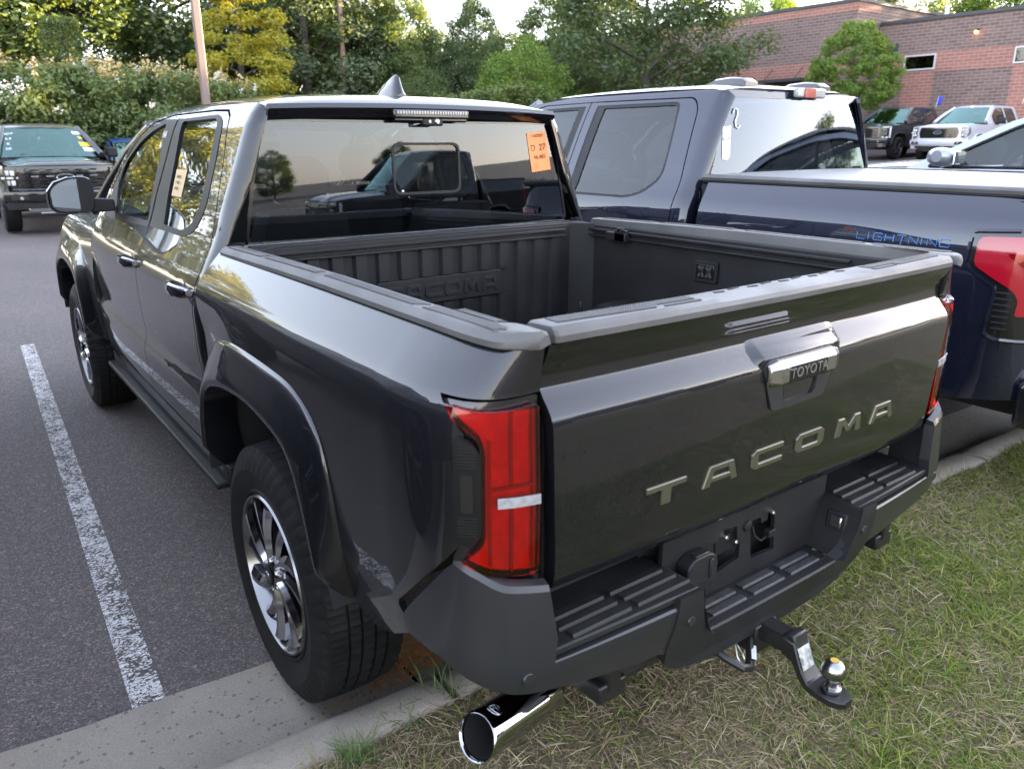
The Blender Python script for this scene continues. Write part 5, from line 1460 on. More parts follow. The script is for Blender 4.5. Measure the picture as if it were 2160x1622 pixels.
def make_fullsize(name, label, loc, rotz, paint, front='bars', tonneau=False, rearlight='plain', wheel='six', rimm=None, lift=0.0, detail=False, group=None, chrome_c=False, trimmat=None):
    T = thing(name, label, 'pickup truck', loc, rotz, group)
    tr = trimmat or M['trim']
    GL = M['glass_side']
    for s in (-1, 1):
        L = fs_lift(s); C = fs_cab(s); out = (s, 0, .1)
        Kd = dict(du=.06, dv=.05, thick=.018) if not detail else dict(du=.035, dv=.025, thick=.018)
        arch = [((a[0]*.4+b[0]*.6), (a[1]*.4+b[1]*.6)) for a, b in zip(resample(smooth_poly(FS_OUT, 5), 30), resample(smooth_poly(FS_IN, 5), 30))]
        ar_up = [p for p in arch if p[1] > .56]
        # cab side
        fr = [(.555, 1.0), (.56, 1.42), (.60, 1.70), (.60, 1.86), (.66, 1.895), (.80, 1.905), (2.0, 1.905), (2.35, 1.875), (2.70, 1.735), (3.05, 1.53), (3.22, 1.36), (3.22, .50), (.60, .50)]
        hole = round_poly([(.735, .56), (.735, 1.40), (.80, 1.80), (.86, 1.868), (1.6, 1.872), (2.25, 1.866), (2.55, 1.765), (2.90, 1.55), (2.86, 1.20), (2.82, .56)], [.02, .05, .08, .06, .02, .05, .05, .05, .02, .02], 4)
        panel('cab_side', fr, C, out, paint, T, holes=[hole], **Kd)
        panel('door_jamb', [(.74, .6), (.74, 1.3), (2.8, 1.3), (2.8, .6)], C, out, M['dark'], T, du=.3, dv=.15, thick=0, shift=-.03)
        rd = round_poly([(.742, .565), (.742, 1.40), (.808, 1.80), (.866, 1.861), (1.745, 1.866), (1.745, .565)], [.02, .05, .08, .06, .005, .005], 4)
        rwo = round_poly([(1.675, 1.30), (1.675, 1.845), (.955, 1.845), (.905, 1.60), (.885, 1.42), (1.0, 1.33), (1.12, 1.30)], [.01, .01, .045, .03, .06, .05, .05], 4)
        rwi = round_poly([(1.60, 1.315), (1.60, 1.828), (.968, 1.828), (.92, 1.60), (.902, 1.43), (1.01, 1.347), (1.12, 1.315)], [.01, .01, .04, .03, .06, .05, .05], 4)
        d = panel('rear_door', rd, C, out, paint, T, holes=[rwo], **Kd)
        panel('window_trim', rwo, C, out, tr, d, holes=[rwi], du=.15, dv=.12, thick=.012, shift=-.002)
        panel('window_glass', rwi, C, out, GL, d, du=.15, dv=.12, thick=.006, shift=-.008)
        fd = round_poly([(1.753, .565), (1.753, 1.866), (2.24, 1.860), (2.54, 1.758), (2.885, 1.545), (2.85, 1.20), (2.812, .565)], [.005, .005, .05, .05, .05, .02, .005], 4)
        fwo = round_poly([(1.785, 1.30), (1.785, 1.845), (2.22, 1.838), (2.50, 1.738), (2.80, 1.55), (2.79, 1.30), (2.66, 1.255), (2.45, 1.255), (2.33, 1.30)], [.01, .01, .05, .05, .05, .05, .03, .03, .03], 4)
        fwi = round_poly([(1.85, 1.315), (1.85, 1.828), (2.215, 1.822), (2.49, 1.722), (2.76, 1.54), (2.76, 1.31), (2.65, 1.272), (2.455, 1.272), (2.335, 1.315)], [.01, .01, .05, .05, .05, .05, .03, .03, .03], 4)
        d2 = panel('front_door', fd, C, out, paint, T, holes=[fwo], **Kd)
        panel('window_trim', fwo, C, out, tr, d2, holes=[fwi], du=.15, dv=.12, thick=.012, shift=-.002)
        panel('window_glass', fwi, C, out, GL, d2, du=.15, dv=.12, thick=.006, shift=-.008)
        for dd, y in ((d, .92), (d2, 1.95)):
            h = MB(); h.box((s*1.005, y, 1.12), (.03, .20, .035)); h.build('door_handle', paint, dd, bevel=.012)
        rk = MB(); rk.box((s*.90, 1.78, .47), (.12, 2.2, .09)); rk.build('running_board', tr, T, bevel=.02)
        # bedside
        bo = [(.545, .60)]+ar_up+[(-.56, .54), (-.80, .56), (-1.05, .60), (-1.18, .62), (-1.30, .62), (-1.30, 1.36), (-1.1, 1.418), (.54, 1.418)]
        bsd = panel('bedside', bo, L, out, paint, T, **Kd)
        make_flare(T, s, L, 0, FS_OUT, FS_IN, paint if not chrome_c else tr, xlip=1.022)
        make_liner(T, s, 0, FS_IN, x0=1.0)
        # front fender
        fo = [(2.825, .56), (2.86, 1.22), (3.0, 1.268), (3.5, 1.262), (4.2, 1.235), (4.52, 1.20), (4.60, 1.05), (4.60, .72), (4.26, .62)]+[(p[0]+3.69, p[1]) for p in ar_up[::-1]][::-1]+[(3.13, .56)]
        panel('front_fender', fo, L, out, paint, T, **Kd)
        make_flare(T, s, L, 3.69, FS_OUT, FS_IN, paint if not chrome_c else tr, xlip=1.022)
        make_liner(T, s, 3.69, FS_IN, x0=1.0)
        # mirror
        mm = MB(); mm.box((s*1.17, 2.66, 1.40), (.22, .12, .20)); mo_ = mm.build('door_mirror', tr if not detail else paint, T, bevel=.04, seg=3)
        ma = MB(); ma.box((s*1.02, 2.68, 1.32), (.16, .07, .05)); ma.build('mirror_arm', tr, mo_, bevel=.012)
        mp = MB(); mp.box((s*1.17, 2.598, 1.40), (.18, .004, .16)); mp.build('mirror_pane', M['mirror'], mo_)
        # lamps at the back
        if rearlight == 'plain':
            lo = round_poly([(-.96, 1.30), (-.98, .95), (-1.34, .95), (-1.34, 1.30)], .02, 3)
            panel('tail_light', lo, L, out, M['red_solid'], T, du=.05, dv=.1, thick=.02, shift=.004)
    # roof, hood, screens
    def Lroof(x, y):
        a = np.clip(np.abs(x)/.68, 0, 1.1)
        zc = spl([.62, .72, .9, 1.5, 2.1, 2.5], [1.905, 1.935, 1.955, 1.965, 1.95, 1.865])(y)
        ed = spl([.62, .8, 1.5, 2.1, 2.5], [1.875, 1.905, 1.912, 1.905, 1.82])(y)
        return x, y, zc-(zc-ed)*(.35*a**2+.65*a**6)
    panel('roof', [(-.66, .70), (-.3, .655), (.3, .655), (.66, .70), (.66, 2.1), (.62, 2.40), (.3, 2.47), (-.3, 2.47), (-.62, 2.40), (-.66, 2.1)], Lroof, (0, 0, 1), paint, T, du=.08, dv=.08, thick=.02)
    def Lrw(x, z): return x, .630+.058*(z-1.38)/.5-.03*(1-(np.asarray(x)/.85)**2), z
    ro = round_poly([(-.640, 1.862), (.640, 1.862), (.815, 1.385), (-.815, 1.385)], [.05, .05, .04, .04], 4)
    panel('rear_window', ro, Lrw, (0, -1, 0), M['glass_rear'], T, du=.12, dv=.1, thick=.004)
    rim_ = round_poly([(-.672, 1.90), (.672, 1.90), (.872, 1.36), (-.872, 1.36)], [.05, .05, .02, .02], 4)
    panel('window_surround', rim_, Lrw, (0, -1, 0), paint, T, holes=[ro], du=.15, dv=.12, thick=.012, shift=.003)
    panel('cab_back', [(-.88, .8), (.88, .8), (.88, 1.36), (-.88, 1.36)], Lrw, (0, -1, 0), paint, T, du=.2, dv=.2, thick=.01)
    def Lws(x, v): return x, 2.46+.80*v-.06*(np.asarray(x)/.8)**2, 1.87-.53*v-.02*(np.asarray(x)/.8)**2
    panel('windscreen', [(-.62, 0), (.62, 0), (.74, .5), (.84, 1.0), (-.84, 1.0), (-.74, .5)], Lws, (0, 1, .5), M['glass_coated'], T, du=.15, dv=.2, thick=.004)
    for s in (-1, 1):
        a = MB(); a.tube([(s*.645, 2.36, 1.875), (s*.72, 2.70, 1.70), (s*.815, 3.0, 1.51), (s*.885, 3.22, 1.36)], [.045, .045, .045, .06], 8); a.build('windscreen_pillar', paint, T, smooth=60)
        w_ = MB(); w_.tube([(s*.25-.2, 3.18, 1.365), (s*.25+.25, 3.17, 1.375)], .012, 6); w_.build('wiper', M['trim'], T)
    def Lhood(x, y):
        a = np.abs(x)/.9
        z = spl([3.1, 3.3, 3.8, 4.3, 4.5, 4.60], [1.325, 1.325, 1.31, 1.28, 1.25, 1.20])(y)
        dome = .022*sstep(.62, .50, np.abs(x))
        return x, y, z-.05*a**4+dome-.02
    panel('hood', [(-.86, 3.24), (-.4, 3.17), (.4, 3.17), (.86, 3.24), (.88, 4.1), (.84, 4.48), (.5, 4.59), (-.5, 4.59), (-.84, 4.48), (-.88, 4.1)], Lhood, (0, 0, 1), paint, T, du=.07, dv=.07, thick=.03)
    # front face
    def Lf(x, z):
        return x, 4.655-.20*(np.abs(x)/1.0)**3-.10*np.clip((np.asarray(z)-1.1), 0, 1)+.05*sstep(.80, .74, z), z
    up = round_poly([(-.90, 1.19), (.90, 1.19), (.94, .80), (.96, .46), (-.96, .46), (-.94, .80)], .03, 3)
    panel('front_fascia', up, Lf, (0, 1, 0), paint if front != 'hex' else M['gloss_black'], T, du=.08, dv=.06, thick=.06)
    gw = .66 if front != 'white' else .62
    go = round_poly([(-gw, 1.165), (gw, 1.165), (gw+.05, 1.0), (gw, .815), (-gw, .815), (-gw-.05, 1.0)], .03, 3)
    g = panel('grille', go, Lf, (0, 1, 0), M['gloss_black'], T, du=.1, dv=.1, thick=.02, shift=.012)
    if front == 'hex':
        for r in range(6):
            z = .85+r*.056
            for k in range(6):
                x = -.58+k*.232+(.116 if r % 2 else 0)
                if abs(x) > .64: continue
                q = MB(); y = float(Lf(np.array(x), np.array(z))[1]); q.box((x, y+.02, z), (.125, .018, .030)); q.build('grille_bar', M['chrome_soft'] if r == 3 else M['gloss_black'], g, bevel=.006, seg=1)
                q = MB(); q.tube([(x+.116+.045*math.cos(a), y+.016, z+.026*math.sin(a)) for a in np.linspace(0, 2*PI, 7)], .005, 4, caps=False); q.build('grille_cell', M['gloss_black'], g)
    else:
        for r in range(4):
            z = .865+r*.078
            q = MB(); rows = []
            for x in np.linspace(-gw+.03, gw-.03, 13):
                y = float(Lf(np.array(x), np.array(z))[1]); rows.append([(x, y+.012, z-.018), (x, y+.032, z-.012), (x, y+.032, z+.012), (x, y+.012, z+.018)])
            q.grid(np.array(rows)); q.fan(rows[0]); q.fan(rows[-1]); q.build('grille_bar', M['gloss_black'] if front == 'white' else tr, g, smooth=30)
    # oval badge
    q = MB(); y = float(Lf(np.array(0), np.array(1.0))[1])+.034
    q.prism([(.145*math.cos(a), 1.0+.056*math.sin(a)) for a in np.linspace(0, 2*PI, 32, endpoint=False)], y, y+.012, lambda u, v, h: (u, h, v)); bd = q.build('oval_badge', mat('badge_face', (.02, .03, .07), .2, coat=1) if front != 'hex' else M['gloss_black'], T, bevel=.004)
    q = MB(); q.tube([(.140*math.cos(a), y+.013, 1.0+.052*math.sin(a)) for a in np.linspace(0, 2*PI, 33)], .006, 5, caps=False); q.build('badge_rim', M['chrome'], bd)
    if front in ('hex', 'white'):
        text_obj('badge_lettering', 'Ford', .075, (0, y+.015, 1.0), (-1, 0, 0), (0, 0, 1), M['chrome'], bd, .002, shear=.25)
    for s in (-1, 1):
        if front == 'hex' or front == 'white':
            ho = [(s*.745, 1.165), (s*.965, 1.15), (s*.985, .97), (s*.90, .83), (s*.755, .84)]
            h = panel('headlight', ho, lambda x, z: (x, Lf(x, z)[1]+.02-.9*np.maximum(np.abs(x)-.90, 0), z), (0, 1, 0), M['gloss_black'], T, du=.06, dv=.06, thick=.04, shift=.01)
            for z in (1.08, .915):
                for x in (.80, .875):
                    q = MB(); y = float(Lf(np.array(x), np.array(z))[1]); q.box((s*x, y+.03, z), (.066, .03, .085)); q.build('lamp_unit', M['head_lens'], h, bevel=.012)
            q = MB(); y = float(Lf(np.array(.84), np.array(1.))[1]); q.box((s*.845, y+.035, .998), (.26, .03, .036)); q.build('running_light', M['head_lens'], h, bevel=.008)
        else:
            q = MB()
            for (x, z, w, hh) in ((.86, 1.16, .28, .05), (.86, .80, .28, .05), (.985, .98, .05, .40)):
                y = float(Lf(np.array(min(x, .9)), np.array(z))[1]); q.box((s*x, y+.01-.12*(x > .95), z), (w, .06, hh))
            h = q.build('headlight', M['head_lens'], T, bevel=.015)
            for z in (1.06, .98, .90):
                q = MB(); y = float(Lf(np.array(.83), np.array(z))[1]); q.box((s*.83, y+.01, z), (.20, .05, .062)); q.build('lamp_unit', M['chrome_soft'], h, bevel=.012)
    # front bumper
    q = MB(); rows = []
    for x in np.linspace(-1, 1, 17):
        y = float(Lf(np.array(x*.98), np.array(.7))[1])+.05
        rows.append([(x*.985, y-.10, .775), (x*.985, y, .765), (x*.985, y+.012, .68), (x*.985, y-.01, .60), (x*.97, y-.12, .56)])
    q.grid(np.array(rows)); q.fan(rows[0]); q.fan(rows[-1])
    fb = q.build('front_bumper', paint if front != 'hex' else M['gloss_black'], T, smooth=40)
    for s in (-1, 1):
        q = MB(); y = float(Lf(np.array(.72), np.array(.62))[1]); q.box((s*.74, y+.06, .655), (.26, .05, .09)); fg = q.build('fog_surround', tr, fb, bevel=.015)
        q = MB(); lathe(q, [(.0, .03), (.02, .026), (.022, .001)], 14, (s*.73, y+.085, .655), axis='y'); q.build('fog_lamp', M['white_lens'], fg)
    q = MB(); q.box((0, 4.66, .46), (1.30, .10, .12)); q.box((0, 4.70, .39), (.95, .06, .05)); q.build('skid_plate', M['chrome_soft'] if front == 'hex' else tr, T, bevel=.02)
    # tailgate and rear bumper
    def Lt(x, z): return x, -1.165+.015*(np.abs(x)/.8)**3-.02*sstep(1.36, 1.40, z), z
    panel('tailgate', [(-.79, .70), (.79, .70), (.79, 1.40), (-.79, 1.40)], Lt, (0, -1, 0), paint, T, du=.1, dv=.08, thick=.03)
    q = MB(); q.box((0, -1.215, .60), (1.90, .18, .20)); q.build('rear_bumper', tr if not detail else M['gloss_black'], T, bevel=.03)
    # bed
    q = MB(); q.box((0, -.28, .86), (1.60, 1.7, .03)); q.box((.86, -.28, 1.12), (.12, 1.72, .56)); q.box((-.86, -.28, 1.12), (.12, 1.72, .56)); q.box((0, .60, 1.12), (1.66, .04, .56)); q.box((0, -1.12, 1.12), (1.6, .04, .52)); q.build('bed_box', M['bed'], T)
    for s in (-1, 1):
        q = MB(); q.box((s*.865, -.28, 1.419), (.115, 1.72, .018)); q.build('rail_cap', tr, T, bevel=.006)
    # cab interior
    for s in (-1, 1):
        for (y, hb) in ((1.15, 1.42), (2.05, 1.46)):
            st = MB(); st.box((s*.42, y, 1.08), (.52, .16, .72), rx=.18); se = st.build('seat', M['seat'], T, bevel=.06)
            st = MB(); st.box((s*.42, y-.12, hb+.14), (.28, .10, .19)); st.build('headrest', M['seat'], se, bevel=.04)
    q = MB(); q.box((0, 2.95, 1.17), (1.7, .42, .26)); q.box((0, 1.8, .62), (1.8, 2.4, .05)); q.build('dashboard', M['seat'], T, bevel=.05)
    q = MB(); q.grid(np.array([[(x, y, 1.845-.08*abs(x/.66)**4) for x in np.linspace(-.64, .64, 7)] for y in np.linspace(.75, 2.4, 6)])); q.build('headliner', M['seat'], T, smooth=60)
    q = MB(); q.tube([(-.42+.19*math.cos(a), 2.56-.06*math.sin(a), 1.28+.18*math.sin(a)) for a in np.linspace(0, 2*PI, 21)], .016, 6, caps=False); q.build('steering_wheel', M['seat'], T)
    q = MB(); q.box((0, 2.58, 1.73), (.26, .03, .07)); q.build('rear_view_mirror', M['trim'], T, bevel=.02)
    q = MB(); q.box((0, 1.75, .52), (1.4, 6.0, .08)); q.tube([(-.8, 0, .42), (.8, 0, .42)], .07, 8); q.tube([(-.8, 3.69, .42), (.8, 3.69, .42)], .06, 8); q.build('chassis', M['dark'], T)
    if tonneau:
        q = MB(); q.grid(np.array([[(x*.90, y, 1.452-.012*abs(x)**6+.004*math.sin(y*3.7)*(1-x*x)) for x in np.linspace(-1, 1, 15)] for y in np.linspace(-1.14, .58, 40)])); q.build('tonneau_cover', mat('tonneau_vinyl', (.20, .195, .19), .34, bump=(300, .2, .001), var=(3, .9, 1.1)), T, smooth=60)
        for s in (-1, 1):
            q = MB(); rows = []
            for y in np.linspace(-1.145, .585, 30):
                rows.append([(s*.925, y, 1.424), (s*.928, y, 1.438), (s*.915, y, 1.449), (s*.895, y, 1.453), (s*.88, y, 1.45)])
            q.grid(np.array(rows)); q.build('tonneau_rail', M['cap'], T, smooth=40)
        q = MB(); q.box((0, -1.15, 1.44), (1.8, .03, .03)); q.build('tonneau_edge', M['cap'], T, bevel=.008)
    for s in (-1, 1):
        for y in (0, 3.69): make_wheel(T, s*.865, y, .41, s, R=.412, W=.275, rim=.262 if not lift else .24, style=wheel, mats=dict(rim=rimm) if rimm else None, detail=False)
    return T

M['navy'] = paint_mat('deep_navy_paint', (.010, .012, .026), flake=.5, rough=.40, dust=.012, ior=1.66)
M['charcoal'] = paint_mat('charcoal_paint', (.040, .038, .042), flake=.4, rough=.36, dust=.03)
M['black_paint'] = paint_mat('black_grey_paint', (.022, .021, .024), flake=.3, rough=.4, dust=.03)
M['silver_white'] = paint_mat('pale_silver_paint', (.52, .53, .58), flake=.25, rough=.4, dust=.02)
M['silver'] = paint_mat('blue_silver_paint', (.36, .38, .43), flake=.6, rough=.36, dust=.02)
M['blue'] = paint_mat('bright_blue_paint', (.03, .08, .22), flake=.4, rough=.36, dust=.02)
M['dark_rim'] = mat('dark_alloy', (.05, .05, .053), .35, metal=.8)
M['grey_rim'] = mat('grey_alloy', (.28, .28, .29), .3, metal=.9)

# the navy pickup in the next stall
NB = make_fullsize('navy_pickup', 'navy blue pickup with a covered bed and blue side lettering in the next stall', (2.78, .25, 0), 0, M['navy'], 'bars', tonneau=True, rearlight='c', rimm=M['grey_rim'], detail=True)
def finish_neighbour(T):
    for s in (-1, 1):
        L = fs_lift(s); out = (s, 0, .1)
        bz = round_poly([(-.885, 1.275), (-.885, 1.145), (-1.010, 1.070), (-.995, .885), (-1.02, .865), (-1.36, .865), (-1.36, 1.29), (-1.05, 1.285)], [.03, .02, .03, .02, .02, .005, .005, .02], 3)
        tl = panel('tail_light', bz, L, out, M['gloss_black'], T, du=.03, dv=.03, thick=.03, shift=.010)
        fr = MB(); pts = [(-1.05, 1.291), (-.886, 1.280), (-.882, 1.145), (-1.006, 1.070), (-.991, .883), (-1.02, .862), (-1.30, .862)]
        pp = []
        for t, z in resample(pts, 40):
            q = L(np.array(t), np.array(z)); pp.append((float(q[0])+s*.008, float(q[1]), float(q[2])))
        fr.tube(pp, .010, 6); fr.build('light_surround', M['navy'], tl)
        ln = round_poly([(-.915, 1.258), (-.917, 1.150), (-1.060, 1.068), (-1.085, 1.03), (-1.080, .965), (-1.35, .965), (-1.35, 1.272), (-1.05, 1.265)], [.03, .02, .03, .02, .01, .005, .005, .02], 3)
        panel('lens', ln, L, out, M['red_solid'], tl, du=.03, dv=.03, thick=.012, shift=.022)
        ln2 = round_poly([(-1.02, 1.205), (-1.12, 1.12), (-1.13, 1.0), (-1.35, 1.0), (-1.35, 1.205)], .02, 3)
        panel('lens_core', ln2, L, out, M['lens_red'], tl, du=.04, dv=.04, thick=.006, shift=.028)
        for k in range(7):
            z = .905+k*.024
            panel('lamp_rib', [(-1.012+.002*k, z), (-1.065, z), (-1.065, z+.006), (-1.012+.002*k, z+.006)], L, out, M['trim'], tl, du=.1, dv=.1, thick=.004, shift=.016)
        # side lettering, thin strokes
        B = mat('light_blue_letter', (.06, .20, .52), .4)
        G = {'L': [[(0, 1), (0, 0), (1, 0)]], 'I': [[(.1, 1), (.1, 0)]], 'G': [[(1, .85), (.9, 1), (.1, 1), (0, .9), (0, .1), (.1, 0), (1, 0), (1, .45), (.55, .45)]], 'H': [[(0, 1), (0, 0)], [(1, 1), (1, 0)], [(0, .52), (1, .52)]],
             'T': [[(0, 1), (1, 1)], [(.62, 1), (.5, -.3)]], 'N': [[(0, 0), (0, 1), (1, 0), (1, 1)]]}
        t = -.395; seq = 'LIGHTNING' if s < 0 else 'GNINTHGIL'
        for ch in 'LIGHTNING':
            w_ = .012 if ch == 'I' else .038
            q = MB()
            for st in G[ch]:
                pth = []
                for u, v in st:
                    uu = t-w_*u if s < 0 else (-.395-.45)+(-t-.395+0)*1+w_*u
                    p = L(np.array(uu), np.array(1.206+.030*v)); pth.append((float(p[0])+s*.002, float(p[1]), float(p[2])))
                q.tube(pth, .0019, 5)
            q.build('letter', B, T)
            t -= w_+.0145
    # brake lamp over the rear window, roof aerial pods
    q = MB(); q.box((0.06, .628, 1.900), (.30, .03, .055)); bl = q.build('brake_light', M['white_lens'], T, bevel=.01)
    q = MB(); q.box((.04, .610, 1.900), (.11, .006, .054)); q.build('red_section', M['red_solid'], bl, bevel=.002)
    for x in (-.33, .42):
        q = MB(); rows = []
        for y, h, w_ in ((.76, .012, .060), (.79, .034, .062), (.88, .044, .058), (1.0, .038, .05), (1.10, .006, .04)):
            rows.append([(x-w_, y, 1.935), (x-w_*.9, y, 1.945+h*.8), (x-w_*.6, y, 1.945+h), (x+w_*.6, y, 1.945+h), (x+w_*.9, y, 1.945+h*.8), (x+w_, y, 1.935)])
        q.grid(np.array(rows)); q.fan(rows[0]); q.fan(rows[-1]); q.build('roof_pod', M['charcoal'], T, smooth=35)
    # paper tag and marker scrawl on the rear glass
    def Lrw(x, z): return x, .630+.058*(z-1.38)/.5-.03*(1-(np.asarray(x)/.85)**2), z
    tg_ = panel('paper_tag', round_poly([(-.695, 1.700), (-.625, 1.708), (-.640, 1.535), (-.672, 1.520), (-.705, 1.528)], .008, 2), Lrw, (0, -1, 0), M['white_paper'], T, du=.2, dv=.2, thick=.001, shift=.003)
    p = Lrw(np.array(-.665), np.array(1.64)); text_obj('tag_text', '51 152', .024, (float(p[0]), float(p[1])-.005, 1.635), (1, 0, .05), (0, 0, 1), M['ink'], tg_, .0003)
    q = MB(); q.tube([(-.615, .655, 1.775), (-.600, .655, 1.800), (-.575, .655, 1.795), (-.575, .653, 1.765), (-.595, .650, 1.735), (-.590, .646, 1.70), (-.570, .645, 1.695), (-.555, .645, 1.71)], .004, 5); q.build('marker_writing', M['white_marker'], T)
finish_neighbour(NB)

LF = make_fullsize('charcoal_pickup', 'dark charcoal pickup with a black honeycomb grille facing the camera at far left', (.48, 18.9, float(gz(.48))+.02), PI, M['charcoal'], 'hex', rimm=M['dark_rim'])
def finish_left(T):
    def Lws(x, v): return x, 2.46+.80*v-.06*(np.asarray(x)/.8)**2, 1.87-.53*v-.02*(np.asarray(x)/.8)**2
    # the vehicle faces us, so its own left (-x) is on the right of the picture
    for (x0, x1, v0, v1, m) in ((-.50, -.66, .12, .22, M['white_paper']), (-.58, -.64, .30, .38, mat('yellow_paper', (.75, .5, .06), .6)), (-.56, -.74, .50, .64, bpy.data.materials['yellow_paper']), (-.60, -.80, .68, .82, M['white_paper'])):
        panel('window_sticker', [(x0, v0), (x1, v0), (x1-.02, v1), (x0-.02, v1)], Lws, (0, 1, .5), m, T, du=.3, dv=.3, thick=.001, shift=.004)
    for k, tx in enumerate(('BOY', '0.4', 'K', 'GE')):
        p = Lws(np.array(.60+.02*k), np.array(.22+.17*k))
        text_obj('marker_writing', tx, .085, (float(p[0]), float(p[1])+.006, float(p[2])+.006), (-1, 0, .1), (0, -.7, .6), M['white_marker'], T, .0006, shear=.2)
finish_left(LF)
SD = make_fullsize('black_pickup', 'tall black pickup with bright C-shaped headlights parked against the brick building', (32.0, 14.75, float(gz(28))+.02), PI/2, M['black_paint'], 'bars', rimm=M['dark_rim'], chrome_c=True)
WH = make_fullsize('silver_pickup', 'pale silver pickup with black grille and oval badge beside the black pickup', (31.7, 11.75, float(gz(28))-.03), PI/2, M['silver_white'], 'white', rimm=M['dark_rim'])
for nm, lb, x, y, z, col in (('window_flag', 'small blue flag clipped to the roof edge of the black pickup', 31.2, 14.0, 2.85, (.03, .05, .5)), ('window_flag', 'small cream flag clipped to the roof of the pale silver pickup', 31.1, 10.85, 2.86, (.75, .55, .35))):
    t = thing(nm, lb, 'flag', (x, y, z))
    q = MB(); q.tube([(0, 0, 0), (0, -.06, .42)], .008, 6); q.build('stick', M['white_paper'], t)
    q = MB(); q.grid(np.array([[(.03*math.sin(u*5+v), -.05*v/.4-u+.0, .10+v*.8) for v in np.linspace(0, .4, 5)] for u in np.linspace(0, .16, 6)])); so_ = q.build('cloth', mat('flag_cloth', col, .8), t, smooth=80)
    md = so_.modifiers.new('s', 'SOLIDIFY'); md.thickness = .004
# vehicles behind the photographer, mirrored in the glass
B1 = make_fullsize('grey_pickup', 'graphite pickup on the rear lot, seen only mirrored in the rear window', (7.2, -8.9, 0), PI/2, M['charcoal'], 'bars', rimm=M['dark_rim'], group='pickups mirrored in the bodywork')
B2 = copy_tree(B1); B2.location = (29.0, -17.0, .0); B2['label'] = 'second graphite pickup on the rear lot, mirrored in the navy pickup rear window'
B3 = copy_tree(B1); B3.location = (-3.06, .22, .0); B3.rotation_euler = (0, 0, 0); B3['label'] = 'graphite pickup in the stall left of the white line, mirrored in the bedside'; B3['group'] = 'pickups mirrored in the bodywork'

